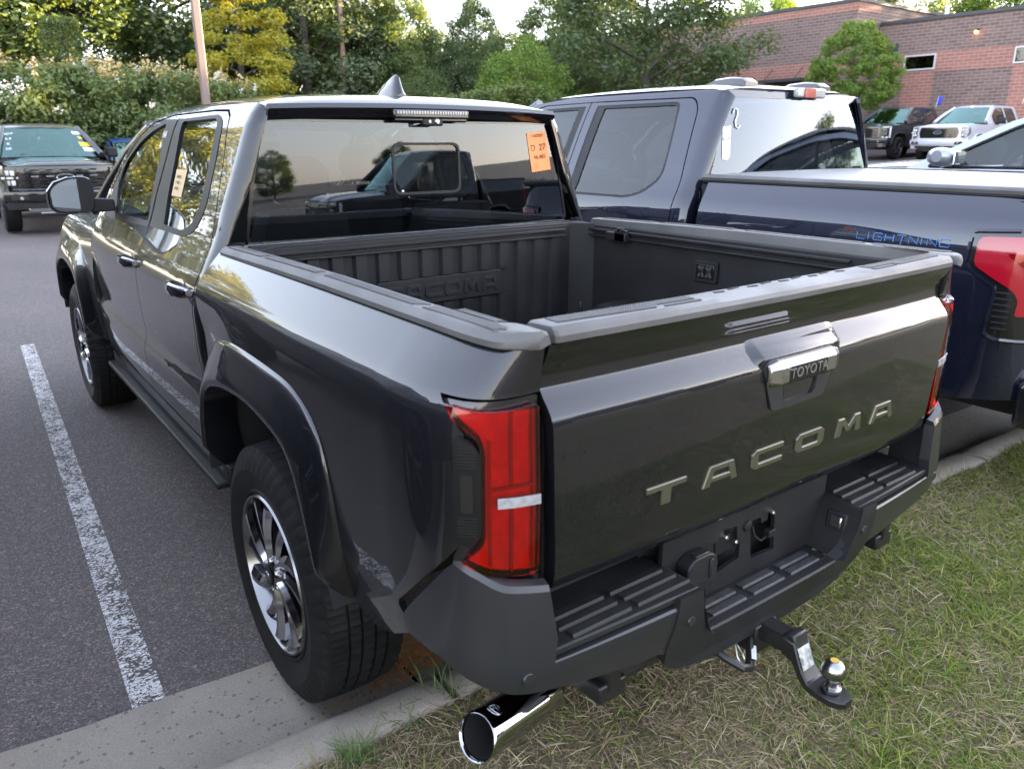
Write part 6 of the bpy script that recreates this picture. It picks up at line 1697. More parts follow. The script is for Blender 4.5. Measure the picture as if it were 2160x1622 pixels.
# ------------------------------------------------------------------ silver crossover and blue car
def make_crossover(name, label, loc, rotz, paint, simple=False):
    """five-door crossover, local origin under its middle, nose towards +y"""
    T = thing(name, label, 'car', loc, rotz)
    zw = spl([.30, .45, .70, .95, 1.05, 1.12, 1.30, 1.50, 1.60, 1.66], [.86, .92, .96, .955, .93, .90, .83, .74, .68, .60])
    for s in (-1, 1):
        def L(t, z, s=s):
            t = np.asarray(t, float)
            w = zw(z)-.13*sstep(1.6, 2.4, t)-.10*sstep(-1.7, -2.35, t)
            return s*w, t, z
        out = (s, 0, .1)
        wa = lambda c: [(c+.40*math.cos(a), .36+.40*math.sin(a)) for a in np.linspace(0, PI, 20)]
        body = [(-2.25, .45), (-2.28, .95), (-2.15, 1.10), (-1.0, 1.085), (.95, 1.07), (1.7, 1.02), (2.25, .90), (2.32, .45), (1.85, .36)]+wa(1.42)+[(.99, .30), (-.98, .30)]+wa(-1.42)+[(-1.85, .40)]
        panel('body_side', body, L, out, paint, T, du=.08, dv=.05, thick=.02)
        gh = [(.98, 1.072), (.30, 1.42), (-.10, 1.555), (-.55, 1.615), (-1.2, 1.60), (-1.85, 1.50), (-2.12, 1.12), (-1.0, 1.087)]
        win = round_poly([(.80, 1.095), (.22, 1.395), (-.12, 1.505), (-.55, 1.555), (-1.2, 1.54), (-1.70, 1.43), (-1.80, 1.13), (-1.0, 1.105)], [.03, .1, .1, .1, .1, .06, .05, .1], 4)
        p = panel('cab_side', gh, L, out, paint, T, holes=[win], du=.08, dv=.05, thick=.02)
        panel('window_glass', win, L, out, M['glass_side'], p, du=.15, dv=.1, thick=.006, shift=-.006)
        q = MB(); q.tube([tuple(float(a) for a in (L(np.array(t), np.array(z))[0]+s*.004, t, z)) for t, z in win+win[:1]], .010, 6, caps=False); q.build('window_trim', M['trim'], p)
        q = MB(); a = [L(np.array(-.42), np.array(z)) for z in (1.10, 1.55)]; q.tube([(float(a[0][0])-s*.0, -.42, 1.10), (float(a[1][0]), -.46, 1.55)], .022, 6); q.build('window_post', M['trim'], p)
        mm = MB(); rows = []
        for q_, w_, h_ in ((0, .3, .5), (.15, .75, .85), (.5, 1, 1), (.85, .9, .92), (1.0, .4, .6)):
            x = s*(.93+.24*q_)
            rows.append([(x, .62+.10*w_*math.cos(b), 1.155+.072*h_*math.sin(b)+.02*q_) for b in np.linspace(0, 2*PI, 12, endpoint=False)])
        mm.grid(np.array(rows), closed_v=True); mm.fan(rows[0]); mm.fan(rows[-1]); mo_ = mm.build('door_mirror', paint, T, smooth=60)
        mp = MB(); mp.box((s*1.06, .505, 1.165), (.17, .012, .095)); mp.build('mirror_pane', M['mirror'], mo_, bevel=.01)
        ma = MB(); ma.box((s*.90, .63, 1.09), (.12, .06, .05)); ma.build('mirror_arm', M['trim'], mo_, bevel=.01)
        for y in (-1.42, 1.42): make_wheel(T, s*.83, y, .35, s, R=.35, W=.235, rim=.24, style='six', mats=dict(rim=M['grey_rim']), detail=False)
        q = MB(); q.box((s*.72, 2.17, .80), (.34, .2, .12)); q.build('headlight', M['white_lens'], T, bevel=.04)
        q = MB(); q.box((s*.78, -2.22, 1.0), (.26, .1, .12)); q.build('tail_light', M['red_solid'], T, bevel=.03)
    def Lh(x, y): return x, y, spl([.85, 1.2, 1.8, 2.2, 2.35], [1.10, 1.085, 1.02, .92, .80])(y)+.045*(1-(np.abs(x)/.85)**3)
    panel('hood', [(-.86, .95), (.86, .95), (.84, 1.7), (.76, 2.2), (.5, 2.33), (-.5, 2.33), (-.76, 2.2), (-.84, 1.7)], Lh, (0, 0, 1), paint, T, du=.1, dv=.1, thick=.02)
    def Lr(x, y): return x, y, spl([-2.1, -1.85, -1.2, -.55, -.10, .20], [1.30, 1.50, 1.625, 1.655, 1.60, 1.47])(y)+.03*(1-(np.abs(x)/.7)**2)
    panel('roof', [(-.62, -1.9), (.62, -1.9), (.70, -1.2), (.70, -.1), (.66, .05), (-.66, .05), (-.70, -.1), (-.70, -1.2)], Lr, (0, 0, 1), paint, T, du=.1, dv=.1, thick=.02)
    def Lw(x, v): return x, .02+.96*v-.06*(np.asarray(x)/.8)**2, 1.585-.485*v-.02*(np.asarray(x)/.8)**2
    panel('windscreen', [(-.66, 0), (.66, 0), (.82, 1), (-.82, 1)], Lw, (0, 1, 1), M['glass_coated'], T, du=.15, dv=.2, thick=.004)
    def Lb(x, v): return x, -1.88-.30*v, 1.52-.42*v
    panel('rear_window', [(-.62, 0), (.62, 0), (.74, 1), (-.74, 1)], Lb, (0, -1, 1), M['glass_rear'], T, du=.15, dv=.2, thick=.004)
    q = MB(); q.grid(np.array([[(x*(.84-.1*abs(x)**2), 2.30+o-.1*x*x, z) for x in np.linspace(-1, 1, 9)] for z, o in ((.86, 0), (.7, .06), (.5, .06), (.32, 0))])); q.build('front_bumper', paint, T, smooth=50)
    q = MB(); q.grid(np.array([[(x*(.88-.06*abs(x)**2), -2.25-o+.08*x*x, z) for x in np.linspace(-1, 1, 9)] for z, o in ((1.12, -.02), (.9, .03), (.6, .08), (.32, 0))])); q.build('tailgate', paint, T, smooth=50)
    for s in (-1, 1):
        for y in (-.35, -1.25):
            st = MB(); st.box((s*.38, y, .85), (.5, .14, .62), rx=.2); se = st.build('seat', M['seat'], T, bevel=.05)
            st = MB(); st.box((s*.38, y-.10, 1.25), (.27, .10, .17)); st.build('headrest', M['seat'], se, bevel=.04)
    q = MB(); q.box((0, .80, .93), (1.6, .4, .2)); q.box((0, 0, .36), (1.6, 4.0, .1)); q.build('dashboard', M['seat'], T, bevel=.04)
    q = MB(); q.tube([(-.38+.18*math.cos(a), .42-.06*math.sin(a), 1.03+.17*math.sin(a)) for a in np.linspace(0, 2*PI, 21)], .015, 6, caps=False); q.build('steering_wheel', M['seat'], T)
    return T
SV = make_crossover('silver_car', 'blue-silver car with a large rounded door mirror behind the covered pickup bed', (5.62, .22, .34), 0, M['silver'])
text_obj('marker_writing', 'D35 not', .07, (4.86, -.25, 1.65), (0, -1, 0.05), (.3, 0, 1), M['white_marker'], None, .0006)
_w = [o for o in COL.objects if o.name.startswith('marker_writing') and o.parent is None][-1]
_w.parent = SV; _w.matrix_parent_inverse = Matrix.Translation(-Vector(SV.location))
BC = make_crossover('blue_car', 'bright blue car half hidden behind the left end of the row of dark vehicles', (3.3, 21.5, .05), PI, M['blue'])
# ------------------------------------------------------------------ vegetation
def leaf_mat(name, col, trans=.45, hue=.25, sat=1.0):
    m = bpy.data.materials.new(name); m.use_nodes = True
    nt = m.node_tree; nt.nodes.clear()
    out = nt.nodes.new('ShaderNodeOutputMaterial')
    tc = nt.nodes.new('ShaderNodeTexCoord')
    n = nt.nodes.new('ShaderNodeTexNoise'); n.inputs['Scale'].default_value = 1.1; n.inputs['Detail'].default_value = 3
    nt.links.new(tc.outputs['Object'], n.inputs['Vector'])
    n2 = nt.nodes.new('ShaderNodeTexNoise'); n2.inputs['Scale'].default_value = 9; n2.inputs['Detail'].default_value = 2
    nt.links.new(tc.outputs['Object'], n2.inputs['Vector'])
    ad = nt.nodes.new('ShaderNodeMath'); ad.operation = 'ADD'; nt.links.new(n.outputs['Fac'], ad.inputs[0]); nt.links.new(n2.outputs['Fac'], ad.inputs[1])
    mr = nt.nodes.new('ShaderNodeMath'); mr.operation = 'MULTIPLY'; mr.inputs[1].default_value = .5; nt.links.new(ad.outputs[0], mr.inputs[0])
    r, g, b = col
    c = ramp(nt, mr.outputs[0], [(.32, (r*.62, g*.70, b*.75)), (.5, col), (.68, (r*(1.35+hue), g*1.32, b*1.1))])
    d = nt.nodes.new('ShaderNodeBsdfDiffuse'); t = nt.nodes.new('ShaderNodeBsdfTranslucent'); gl = nt.nodes.new('ShaderNodeBsdfGlossy'); gl.inputs['Roughness'].default_value = .45
    gl.inputs['Color'].default_value = (.6, .65, .6, 1)
    tm = nt.nodes.new('ShaderNodeMix'); tm.data_type = 'RGBA'; tm.blend_type = 'MULTIPLY'; tm.inputs['Factor'].default_value = 1; tm.inputs[7].default_value = (1.5, 1.25, .5, 1)
    nt.links.new(c, tm.inputs[6])
    nt.links.new(c, d.inputs['Color']); nt.links.new(tm.outputs[2], t.inputs['Color'])
    a = nt.nodes.new('ShaderNodeMixShader'); a.inputs[0].default_value = trans
    nt.links.new(d.outputs[0], a.inputs[1]); nt.links.new(t.outputs[0], a.inputs[2])
    a2 = nt.nodes.new('ShaderNodeMixShader'); a2.inputs[0].default_value = .04
    nt.links.new(a.outputs[0], a2.inputs[1]); nt.links.new(gl.outputs[0], a2.inputs[2])
    nt.links.new(a2.outputs[0], out.inputs['Surface'])
    return m
M['leaf_dark'] = leaf_mat('leaf_dark', (.075, .115, .050))
M['leaf_mid'] = leaf_mat('leaf_mid', (.105, .155, .054))
M['leaf_pine'] = leaf_mat('leaf_pine', (.078, .108, .054), trans=.25)
M['leaf_yellow'] = leaf_mat('leaf_yellow', (.33, .34, .05), trans=.5)
M['leaf_bright'] = leaf_mat('leaf_bright', (.145, .235, .045), trans=.4)
M['leaf_hedge'] = leaf_mat('leaf_hedge', (.125, .175, .062), trans=.35)
M['bark'] = mat('bark', (.075, .06, .05), .9, bump=(12, .6, .03), var=(6, .6, 1.4))
M['blossom'] = mat('white_blossom', (.78, .74, .66), .8, var=(8, .85, 1.1))
M['blossom_tip'] = mat('seed_tips', (.46, .36, .16), .8, var=(8, .8, 1.2))

def quads_mesh(P, name='foliage'):
    """P (n,4,3) -> mesh of n quads"""
    n = len(P)
    me = bpy.data.meshes.new(name)
    me.vertices.add(4*n); me.vertices.foreach_set('co', P.reshape(-1).astype(np.float32))
    me.loops.add(4*n); me.loops.foreach_set('vertex_index', np.arange(4*n, dtype=np.int32))
    me.polygons.add(n); me.polygons.foreach_set('loop_start', np.arange(0, 4*n, 4, dtype=np.int32))
    me.update(calc_edges=True)
    return me

def leaf_quads(C, Nn, size, rg, aspect=.55):
    n = len(C)
    a = rg.normal(size=(n, 3)); a -= Nn*(a*Nn).sum(1, keepdims=True); a /= np.linalg.norm(a, axis=1, keepdims=True)+1e-9
    b = np.cross(Nn, a)
    s = size*rg.uniform(.6, 1.35, (n, 1))
    fold = Nn*s*.18
    return np.stack([C-a*s, C-b*s*aspect+fold*.0-fold, C+a*s, C+b*s*aspect-fold], 1)

def crown_mesh(seed, env, n_cl, n_leaf, leaf, cl_r=(.5, 1.0), lump=.28, droop=0.0, h0=0.0, fill=.55):
    """env(h) -> radius for h in 0..1 of the unit-height crown; returns quads and clump centres"""
    rg = np.random.default_rng(seed)
    ph = rg.uniform(0, 2*PI, 6)
    cen = []; rad = []
    while len(cen) < n_cl:
        h = rg.uniform(0, 1); a = rg.uniform(0, 2*PI)
        lu = 1+lump*(math.sin(2*a+ph[0]+5*h)+math.sin(3*a+ph[1]-7*h)+.7*math.sin(5*a+ph[2]+11*h))/1.6
        R = env(h)*lu
        if rg.uniform() > (R/.5)**.8+.05: continue
        r = R*(rg.uniform(fill, 1.0)**.7)
        cen.append((r*math.cos(a), r*math.sin(a), h)); rad.append(rg.uniform(*cl_r))
    cen = np.array(cen); rad = np.array(rad)
    w = rad**2; k = rg.choice(len(cen), n_leaf, p=w/w.sum())
    d = rg.normal(size=(n_leaf, 3)); d /= np.linalg.norm(d, axis=1, keepdims=True)
    rr = rg.uniform(.25, 1, (n_leaf, 1))**.6
    off = d*rr*rad[k][:, None]*np.array([1, 1, .72])
    return cen, rad, k, d, off, rg

TREE_CACHE = {}
def tree_proto(kind):
    if kind in TREE_CACHE: return TREE_CACHE[kind]
    if kind == 'broad': H, env, ncl, nl, leaf, clr, lump = 8.0, (lambda h: .50*math.sin(PI*min(1, .12+.86*h))**.75), 260, 34000, .092, (.55, 1.05), .22
    elif kind == 'tall': H, env, ncl, nl, leaf, clr, lump = 10.0, (lambda h: .33*math.sin(PI*min(1, .10+.88*h))**.8), 250, 32000, .092, (.5, .95), .26
    elif kind == 'pine': H, env, ncl, nl, leaf, clr, lump = 11.0, (lambda h: .26*(1-h)**.7+.05), 250, 30000, .085, (.45, .85), .28
    elif kind == 'cypress': H, env, ncl, nl, leaf, clr, lump = 7.5, (lambda h: .245*(1-h)**.85+.03), 230, 26000, .058, (.25, .5), .18
    elif kind == 'round': H, env, ncl, nl, leaf, clr, lump = 3.4, (lambda h: .56*math.sin(PI*(.10+.88*h)**.85)**.62 if h < .9 else .16*(1.25-h)/.25), 420, 30000, .05, (.16, .28), .05
    elif kind == 'shrub': H, env, ncl, nl, leaf, clr, lump = 3.0, (lambda h: .52*math.sin(PI*min(1, .22+.72*h))**.5), 150, 17000, .056, (.25, .46), .15
    seed = {'broad': 1, 'tall': 2, 'pine': 3, 'cypress': 4, 'round': 5, 'shrub': 6}[kind]
    cen, rad, k, d, off, rg = crown_mesh(seed, env, ncl, nl, leaf, clr, lump)
    cen = cen*H
    if kind == 'cypress' or kind == 'pine':      # tiers of drooping branches
        cen[:, 2] = np.round(cen[:, 2]/.75)*.75+rg.normal(size=len(cen))*.12-.10*np.hypot(cen[:, 0], cen[:, 1])
    C = cen[k]+off
    Nn = d*.75+np.array([0, 0, .55])+rg.normal(size=d.shape)*.45; Nn /= np.linalg.norm(Nn, axis=1, keepdims=True)
    me = quads_mesh(leaf_quads(C, Nn, leaf, rg))
    # trunk with limbs
    q = MB(); th = {'broad': 1.6, 'tall': 2.2, 'pine': 1.5, 'cypress': .8, 'round': 1.9, 'shrub': .35}[kind]
    tr = {'broad': .20, 'tall': .19, 'pine': .2, 'cypress': .13, 'round': .075, 'shrub': .05}[kind]
    q.tube([(0, 0, -th), (.03, .02, 0), (-.04, .05, H*.3), (.05, 0, H*.6), (0, .03, H*.93)], [tr*1.25, tr, tr*.8, tr*.5, tr*.12], 9)
    for j in rg.choice(len(cen), 26 if kind not in ('round', 'shrub') else 6, replace=False):
        c = cen[j]; b = max(.02*H, c[2]-.5*math.hypot(c[0], c[1]))
        q.tube([(0, 0, b), (c[0]*.5, c[1]*.5, b+(c[2]-b)*.6), tuple(c)], [tr*.42, tr*.28, tr*.08], 6)
    tm = q.build('trunk', M['bark'], None, smooth=60)
    tme = tm.data; bpy.data.objects.remove(tm)
    TREE_CACHE[kind] = (me, tme, th, H, cen, rad)
    return TREE_CACHE[kind]

def tree(kind, lbl, az, r, top, leafm, width=1.0, group=None, xy=None, cat='tree', rz=None, name=None, base=None):
    """az/r from the photographer's spot; top = height of the tree top above the lot"""
    me, tme, th, H, cen, rad = tree_proto(kind)
    if xy is None: x, y = -1.57+r*math.sin(math.radians(az)), -2.05+r*math.cos(math.radians(az))
    else: x, y = xy
    zb = float(gz(x)) if base is None else base
    s = (top-zb)/(H+th)
    t = thing(name or {'broad': 'broadleaf_tree', 'tall': 'tall_tree', 'pine': 'pine_tree', 'cypress': 'cypress_tree', 'round': 'young_tree', 'shrub': 'flowering_shrub'}[kind], lbl, cat, (x, y, zb+th*s), rz if rz is not None else RNG.uniform(0, 6.28), group)
    t.scale = (s*width, s*width, s)
    key = (kind, leafm)
    if key not in TREE_CACHE:
        m2 = me.copy(); m2.materials.clear(); m2.materials.append(M[leafm]); TREE_CACHE[key] = m2
    c = bpy.data.objects.new('crown', TREE_CACHE[key]); COL.objects.link(c); c.parent = t
    k = bpy.data.objects.new('trunk', tme); COL.objects.link(k); k.parent = t
    return t

G1 = 'trees standing behind the lot'
tree('pine', 'dark conifer at the far left edge behind the flowering hedge', 3.5, 41, 12.5, 'leaf_pine', 1.5, G1)
tree('tall', 'dense green tree at the left behind the flowering hedge', 7.5, 37, 11.8, 'leaf_mid', 1.35, G1)
tree('pine', 'slim lighter conifer rising just above the flowering hedge', 8.3, 31, 5.6, 'leaf_mid', .9, G1)
tree('broad', 'broad dark tree left of the nearer lamp post', 12.2, 40, 12.2, 'leaf_dark', 1.1, G1)
tree('cypress', 'bright yellow-green feathery tree beside the nearer lamp post', 18.4, 30.5, 7.9, 'leaf_yellow', 1.25, G1, rz=.4)
tree('pine', 'dark dense conifer right of the yellow-green tree', 22.6, 38, 12.4, 'leaf_pine', 1.35, G1)
tree('tall', 'tall dark tree directly behind the yellow-green tree', 18.6, 45, 13.2, 'leaf_dark', 1.5, G1)
tree('broad', 'leafy tree behind the slim lamp post', 26.2, 40, 8.6, 'leaf_mid', .85, G1)
tree('tall', 'sunlit-topped tree just right of the slim lamp post', 28.6, 38, 8.2, 'leaf_mid', 1.05, G1)
tree('broad', 'low dark tree behind the shark fin aerial', 31.6, 42, 6.9, 'leaf_dark', .9, G1)
tree('tall', 'tree with a pointed sunlit top in the middle of the sky gap', 34.0, 40, 8.0, 'leaf_mid', .9, G1)
tree('broad', 'small rounded tree with yellowish top below the sky gap', 37.4, 32, 5.3, 'leaf_bright', .85, G1)
tree('tall', 'loose tree with ragged crown right of the sky gap', 39.3, 42, 8.6, 'leaf_mid', 1.1, G1)
tree('broad', 'large grey-green tree overlapping the left end of the brick building', 45.6, 36, 9.2, 'leaf_dark', 1.12, G1)
tree('broad', 'low bushy tree under the large grey-green tree', 41.2, 35, 4.6, 'leaf_mid', 1.0, G1)
tree('broad', 'low green bush in front of the far trees, above the cab roof', 30.0, 35, 4.5, 'leaf_mid', .95, G1)
tree('broad', 'green tree rising behind the tall part of the brick building', 53.0, 60, 11.6, 'leaf_bright', .9, G1)
tree('broad', 'tree behind the flat roof near the white vent pipe', 62.0, 62, 11.4, 'leaf_mid', 1.25, G1)
tree('tall', 'tree behind the flat roof at the right edge of the picture', 67.2, 60, 12.2, 'leaf_bright', 1.3, G1)
tree('round', 'young round-topped green tree in front of the brick wall', 58.9, 37.6, 6.25, 'leaf_bright', 1.0, G1, rz=1.0)
for i, (x, y, top) in enumerate(((52, 8, 12.0), (55, -1, 12.5), (57, -9, 12.5), (56, 17, 11.5))):  # added out of view to keep the low sun off the foreground
    tree('broad', ('unseen tree added to block the sun, nearest the tall wing behind the flat roof', 'second unseen tree added to block the sun, along the flat roof beyond the right edge', 'third unseen tree added to block the sun, along the flat roof beyond the right edge', 'unseen tree added to block the sun at the far end of the low wing')[i], 0, 0, top, 'leaf_mid', 1.35, 'unseen sun-blocking trees added behind the low wing', xy=(x, y))
# trees off to the left and behind, mirrored in windows and paint
G2 = 'trees mirrored in windows and bodywork'
for i, (x, y, top, kd, lm, wd) in enumerate(((-4.0, 38, 11.5, 'tall', 'leaf_mid', 1.4), (-8.6, 35, 11.0, 'tall', 'leaf_yellow', 1.3), (-17, 30, 6.5, 'tall', 'leaf_mid', 1.5), (-12.5, 33, 7.0, 'broad', 'leaf_yellow', .9),
                                            (-22, -56, 4.0, 'broad', 'leaf_dark', 1.6), (-4, -62, 4.2, 'broad', 'leaf_dark', 1.8), (14, -60, 3.9, 'broad', 'leaf_mid', 1.6), (30, -58, 4.4, 'broad', 'leaf_dark', 1.6), (41, -20.0, 8.0, 'broad', 'leaf_mid', 1.2), (-30, -24, 4.5, 'broad', 'leaf_mid', 1.6))):
    tree(kd, ('tall green tree ahead on the left, mirrored in the front door window', 'yellow-green broad tree mirrored in the rear door window', 'tall tree farthest left, mirrored in the bedside', 'small yellow tree mirrored in the rear door below its window',
              'low dark tree mirrored at the left end of the rear window', 'low dark tree mirrored in the middle of the rear window', 'low tree mirrored at the right end of the rear window', 'dark tree mirrored low in the navy pickup rear window', 'large leafy tree mirrored at the right of the navy pickup rear window', 'low tree behind the rear lot mirrored in the door mirror')[i], 0, 0, top, lm, wd, G2, xy=(x, y), base=0.0)

for i, (az, r, top, lm) in enumerate(((33.2, 37, 5.6, 'leaf_dark'), (35.8, 38, 6.2, 'leaf_mid'), (29.0, 44, 6.8, 'leaf_dark'), (24.3, 42, 8.6, 'leaf_dark'), (43.2, 44, 8.6, 'leaf_mid'))):
    tree('broad', ('low dark tree filling the gap behind the middle trees', 'mid green tree behind the small rounded yellowish tree', 'dark tree behind the low bush left of centre', 'dark tree between the conifer and the slim lamp post', 'mid green tree just left of the large grey-green tree')[i], az, r, top, lm, 1.0, G1)
# crape myrtle hedge: separate shrubs with white blossom
def blossom(t, seed, tips):
    me, tme, th, H, cen, rad = tree_proto('shrub')
    rg = np.random.default_rng(seed)
    top = np.where((cen[:, 2] > H*.36) & (np.hypot(cen[:, 0], cen[:, 1]) > .12))[0]
    pick = rg.choice(top, 42)
    P = []
    for j in pick:
        c = cen[j]; o = rg.normal(size=3); o /= np.linalg.norm(o); o[2] = abs(o[2])*.8
        b = c+o*rad[j]*1.02
        n = int(rg.integers(10, 26))
        C = b+rg.normal(size=(n, 3))*np.array([.045, .045, .06]); Nn = rg.normal(size=(n, 3)); Nn /= np.linalg.norm(Nn, axis=1, keepdims=True)
        P.append(leaf_quads(C, Nn, .032, rg, .9))
    o1 = link('blossom', quads_mesh(np.concatenate(P)), M['blossom'], t); tag(o1, kind='stuff')
    P = []
    hi = np.where(cen[:, 2] > H*.80)[0]
    for j in rg.choice(hi, 22):
        b = cen[j]+np.array([rg.normal()*.2, rg.normal()*.2, rad[j]*.75])
        C = b+rg.normal(size=(22, 3))*np.array([.05, .05, .12]); Nn = rg.normal(size=(22, 3)); Nn /= np.linalg.norm(Nn, axis=1, keepdims=True)
        P.append(leaf_quads(C, Nn, .035, rg, .8))
    o2 = link('seed_tips', quads_mesh(np.concatenate(P)), M['blossom_tip'], t); tag(o2, kind='stuff')
SH = ('white-flowering shrub at the left edge of the hedge', 'white-flowering shrub above the roof of the charcoal pickup', 'white-flowering shrub over the right half of the charcoal pickup', 'white-flowering shrub in the middle of the hedge with many low blossoms', 'white-flowering shrub just left of the nearer lamp post', 'white-flowering shrub ending the hedge behind the lamp post')
for i, (az, r, top) in enumerate(((3.2, 27.0, 3.75), (5.9, 26.4, 3.6), (8.4, 27.2, 3.75), (11.0, 26.6, 3.62), (13.6, 27.4, 3.7), (16.6, 28.6, 3.45))):
    t = tree('shrub', SH[i], az, r, top, 'leaf_hedge', 1.12, 'white-flowering hedge shrubs', rz=i*1.3)
    blossom(t, 40+i, True)
for i, (az, r, top) in enumerate(((19.6, 29.5, 3.0), (22.8, 30, 3.1), (25.6, 32, 3.3), (33.2, 33, 3.4), (36.2, 31, 3.6))):
    tree('shrub', ('low hedge shrub at the foot of the yellow-green tree', 'low hedge shrub under the dark conifer', 'low hedge shrub at the foot of the slim lamp post', 'low shrub below the sky gap', 'low shrub right of the shark fin aerial')[i], az, r, top, 'leaf_hedge', 1.5, 'plain hedge shrubs', rz=i*2.1, name='hedge_shrub', cat='shrub')
# planted verge at the foot of the trees
p = MB(); p.grid(np.array([[( -1.57+r*math.sin(a), -2.05+r*math.cos(a), float(gz(-1.57+r*math.sin(a)))+.03+.02*(r-24)) for r in (25, 30, 40, 60, 90)] for a in np.radians(np.arange(-60, 50, 3))]))
tag(p.build('planted_verge', SOIL, smooth=80), kind='structure')

# ------------------------------------------------------------------ grass
def grass_mat():
    m = bpy.data.materials.new('grass_blade'); m.use_nodes = True
    nt = m.node_tree; nt.nodes.clear()
    out = nt.nodes.new('ShaderNodeOutputMaterial')
    at = nt.nodes.new('ShaderNodeAttribute'); at.attribute_name = 'blade_colour'
    d = nt.nodes.new('ShaderNodeBsdfDiffuse'); t = nt.nodes.new('ShaderNodeBsdfTranslucent'); a = nt.nodes.new('ShaderNodeMixShader'); a.inputs[0].default_value = .3
    nt.links.new(at.outputs['Color'], d.inputs['Color']); nt.links.new(at.outputs['Color'], t.inputs['Color'])
    nt.links.new(d.outputs[0], a.inputs[1]); nt.links.new(t.outputs[0], a.inputs[2]); nt.links.new(a.outputs[0], out.inputs['Surface'])
    return m
def vnoise(x, y, seed):
    rg = np.random.default_rng(seed); o = np.zeros_like(x); amp = 1; tot = 0
    for k in range(4):
        f = 1.3*2**k
        for j in range(3):
            a = rg.uniform(0, 2*PI); ph = rg.uniform(0, 2*PI)
            o += amp*np.sin(f*(x*math.cos(a)+y*math.sin(a))*2.2+ph+1.7*np.sin(f*(x*math.sin(a)-y*math.cos(a))+ph*2)); tot += amp
        amp *= .6
    return o/tot*1.8
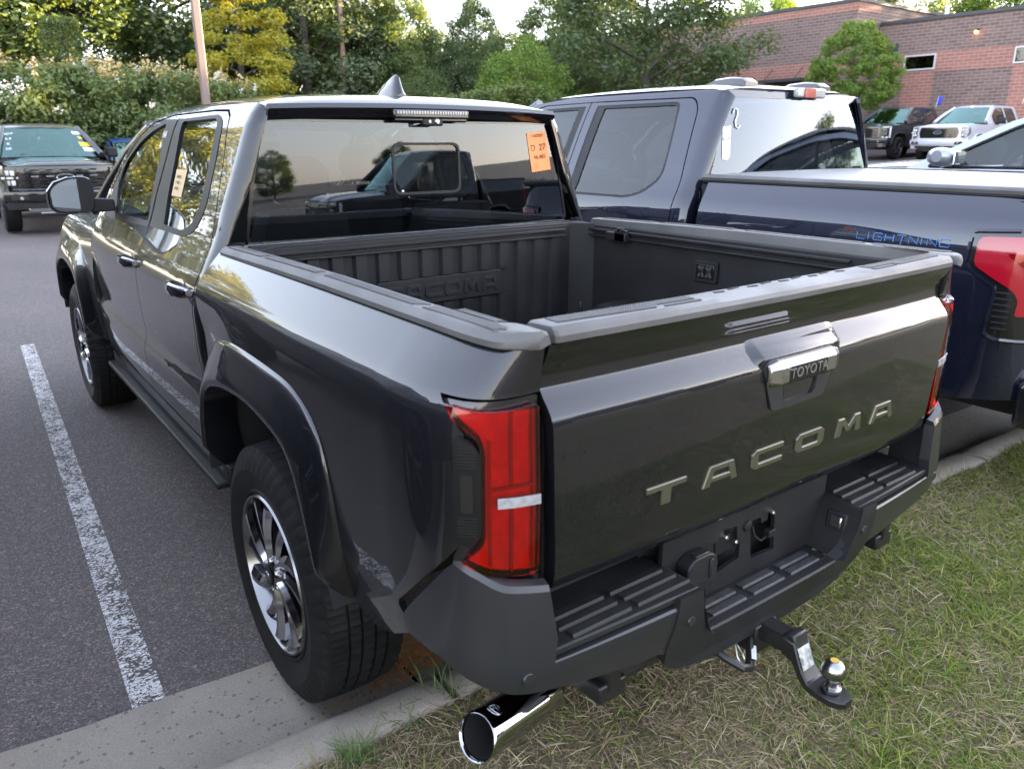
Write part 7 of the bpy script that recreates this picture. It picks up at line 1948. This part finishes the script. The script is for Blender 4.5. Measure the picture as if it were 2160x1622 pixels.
def grass():
    rg = np.random.default_rng(11)
    N = 330000
    # more blades where the photographer stands close
    n1 = int(N*.78)
    x = np.concatenate([rg.uniform(-1.6, 3.6, n1), rg.uniform(-6, 9, N-n1)])
    dd = np.concatenate([rg.uniform(0, 1.75, n1), rg.uniform(0, 3.6, N-n1)])
    yk = -.335-.039*(x+.9)-.112
    y = yk-dd
    bare = vnoise(x, y, 3)
    # worn patch under the tow hitch and along the kerb
    worn = np.exp(-(((x+.15)/.55)**2+((y+.85)/.42)**2))*1.0+.5*np.exp(-((dd)/.10)**2)*(x < .2)+.75*np.exp(-(((x+.62)/.3)**2+((y+.75)/.25)**2))
    keep = rg.uniform(0, 1, N) < np.clip(.97-.42*worn-.10*np.clip(bare, 0, 1), .12, 1)
    x, y, dd, bare, worn = x[keep], y[keep], dd[keep], bare[keep], worn[keep]
    n = len(x)
    # tufts
    tx = vnoise(x*3, y*3, 8)
    green = np.clip(.62+.40*vnoise(x*1.1, y*1.1, 21)+.22*tx-.55*worn, .04, .95)
    isg = rg.uniform(0, 1, n) < green
    L = np.where(isg, rg.gamma(5, .0085, n), rg.gamma(4, .0095, n))*np.where(tx > .3, 1.25, 1.0)
    L = np.clip(L, .012, .11)
    lean = np.where(isg, rg.uniform(.45, 1.35, n), rg.uniform(1.0, 1.55, n))
    az = rg.uniform(0, 2*PI, n)
    w = np.where(isg, rg.uniform(.0011, .0022, n), rg.uniform(.0008, .0016, n))
    d = np.maximum(-.335-.039*(x+.9)-.126-y, 0); t_ = np.clip(d/1.2, 0, 1)
    z = .076+.035*t_*t_*(3-2*t_)+.010*np.sin(x*3.1+y*1.7)*np.sin(y*2.3-x)+.006*np.sin(x*9.7)*np.sin(y*8.3)
    z = z+.0405*np.maximum(x-5.5, 0)
    zz = np.where(isg, 0, rg.uniform(0, .016, n))
    dirv = np.stack([np.cos(az)*np.sin(lean), np.sin(az)*np.sin(lean), np.cos(lean)], 1)
    side = np.stack([-np.sin(az), np.cos(az), 0*az], 1)
    roll = rg.uniform(-.9, .9, n)[:, None]
    side = side*np.cos(roll)+np.cross(dirv, side)*np.sin(roll)
    P0 = np.stack([x, y, z+zz-.004], 1)
    bend = np.stack([np.cos(az)*.35, np.sin(az)*.35, -.35+0*az], 1)*L[:, None]
    P1 = P0+dirv*(L*.5)[:, None]
    P2 = P0+dirv*L[:, None]+bend*np.where(isg, .7, .25)[:, None]
    P2[:, 2] = np.maximum(P2[:, 2], z+.002)
    W = w[:, None]*side
    V = np.stack([P0-W, P0+W, P1+W*.85, P1-W*.85, P2], 1)       # 5 verts
    me = bpy.data.meshes.new('grass')
    me.vertices.add(5*n); me.vertices.foreach_set('co', V.reshape(-1).astype(np.float32))
    base = (np.arange(n)*5)[:, None]
    li = np.concatenate([base+np.array([[0, 1, 2, 3]]), base+np.array([[3, 2, 4]])], 1).reshape(-1)
    me.loops.add(7*n); me.loops.foreach_set('vertex_index', li.astype(np.int32))
    st = (np.arange(n)*7)[:, None]+np.array([[0, 4]])
    me.polygons.add(2*n); me.polygons.foreach_set('loop_start', st.reshape(-1).astype(np.int32))
    gcol = np.array([[.105, .195, .042], [.14, .225, .05], [.185, .25, .065], [.24, .265, .09]])
    scol = np.array([[.44, .37, .23], [.34, .27, .165], [.50, .43, .28], [.22, .17, .105]])
    ci = np.where(isg[:, None], gcol[rg.integers(0, 4, n)], scol[rg.integers(0, 4, n)])*rg.uniform(.75, 1.2, (n, 1))
    ci = np.where(isg[:, None], ci*(1+.35*np.clip(vnoise(x*.8, y*.8, 31), 0, 1))[:, None]*np.array([1.15, 1.0, .9]), ci)
    colr = np.concatenate([np.repeat(ci, 5, 0), np.ones((5*n, 1))], 1)
    at = me.color_attributes.new('blade_colour', 'FLOAT_COLOR', 'POINT')
    at.data.foreach_set('color', colr.reshape(-1).astype(np.float32))
    me.update(calc_edges=True)
    o = link('grass', me, grass_mat()); tag(o, kind='stuff')
grass()
def tuft(lbl, x, y, n, ln, seed):
    rg = np.random.default_rng(seed)
    t = MB(); z = .10
    for k in range(n):
        a = rg.uniform(0, 2*PI); le = rg.uniform(.25, 1.25); L = rg.uniform(.5, 1.0)*ln; w = .0014
        p0 = np.array((x+rg.normal()*.02, y+rg.normal()*.015, z-.02))
        dv = np.array((math.cos(a)*math.sin(le), math.sin(a)*math.sin(le), math.cos(le)))
        sd = np.array((-math.sin(a), math.cos(a), 0))*w
        p1 = p0+dv*L*.5; p2 = p0+dv*L*.85+np.array((math.cos(a), math.sin(a), -.3))*L*.22
        t.add([p0-sd, p0+sd, p1+sd, p1-sd, p2], [(0, 1, 2, 3), (3, 2, 4)])
    tag(t.build('grass_tuft', mat('tuft_green', (.075, .13, .030), .7, var=(30, .7, 1.5)), smooth=None, fixn=False), lbl, 'grass tuft', 'weed tufts along the kerb')
tuft('green weed tuft growing over the kerb left of the exhaust tip', -.93, -.50, 70, .13, 1)
tuft('green weed tuft sprouting from the kerb joint behind the rear wheel', -.615, -.43, 26, .17, 2)
tuft('green weed tuft on the kerb edge nearest the rear tyre', -.76, -.475, 22, .11, 3)
tuft('thick green tuft on the ground at the left corner of the grass', -1.02, -.60, 90, .09, 4)
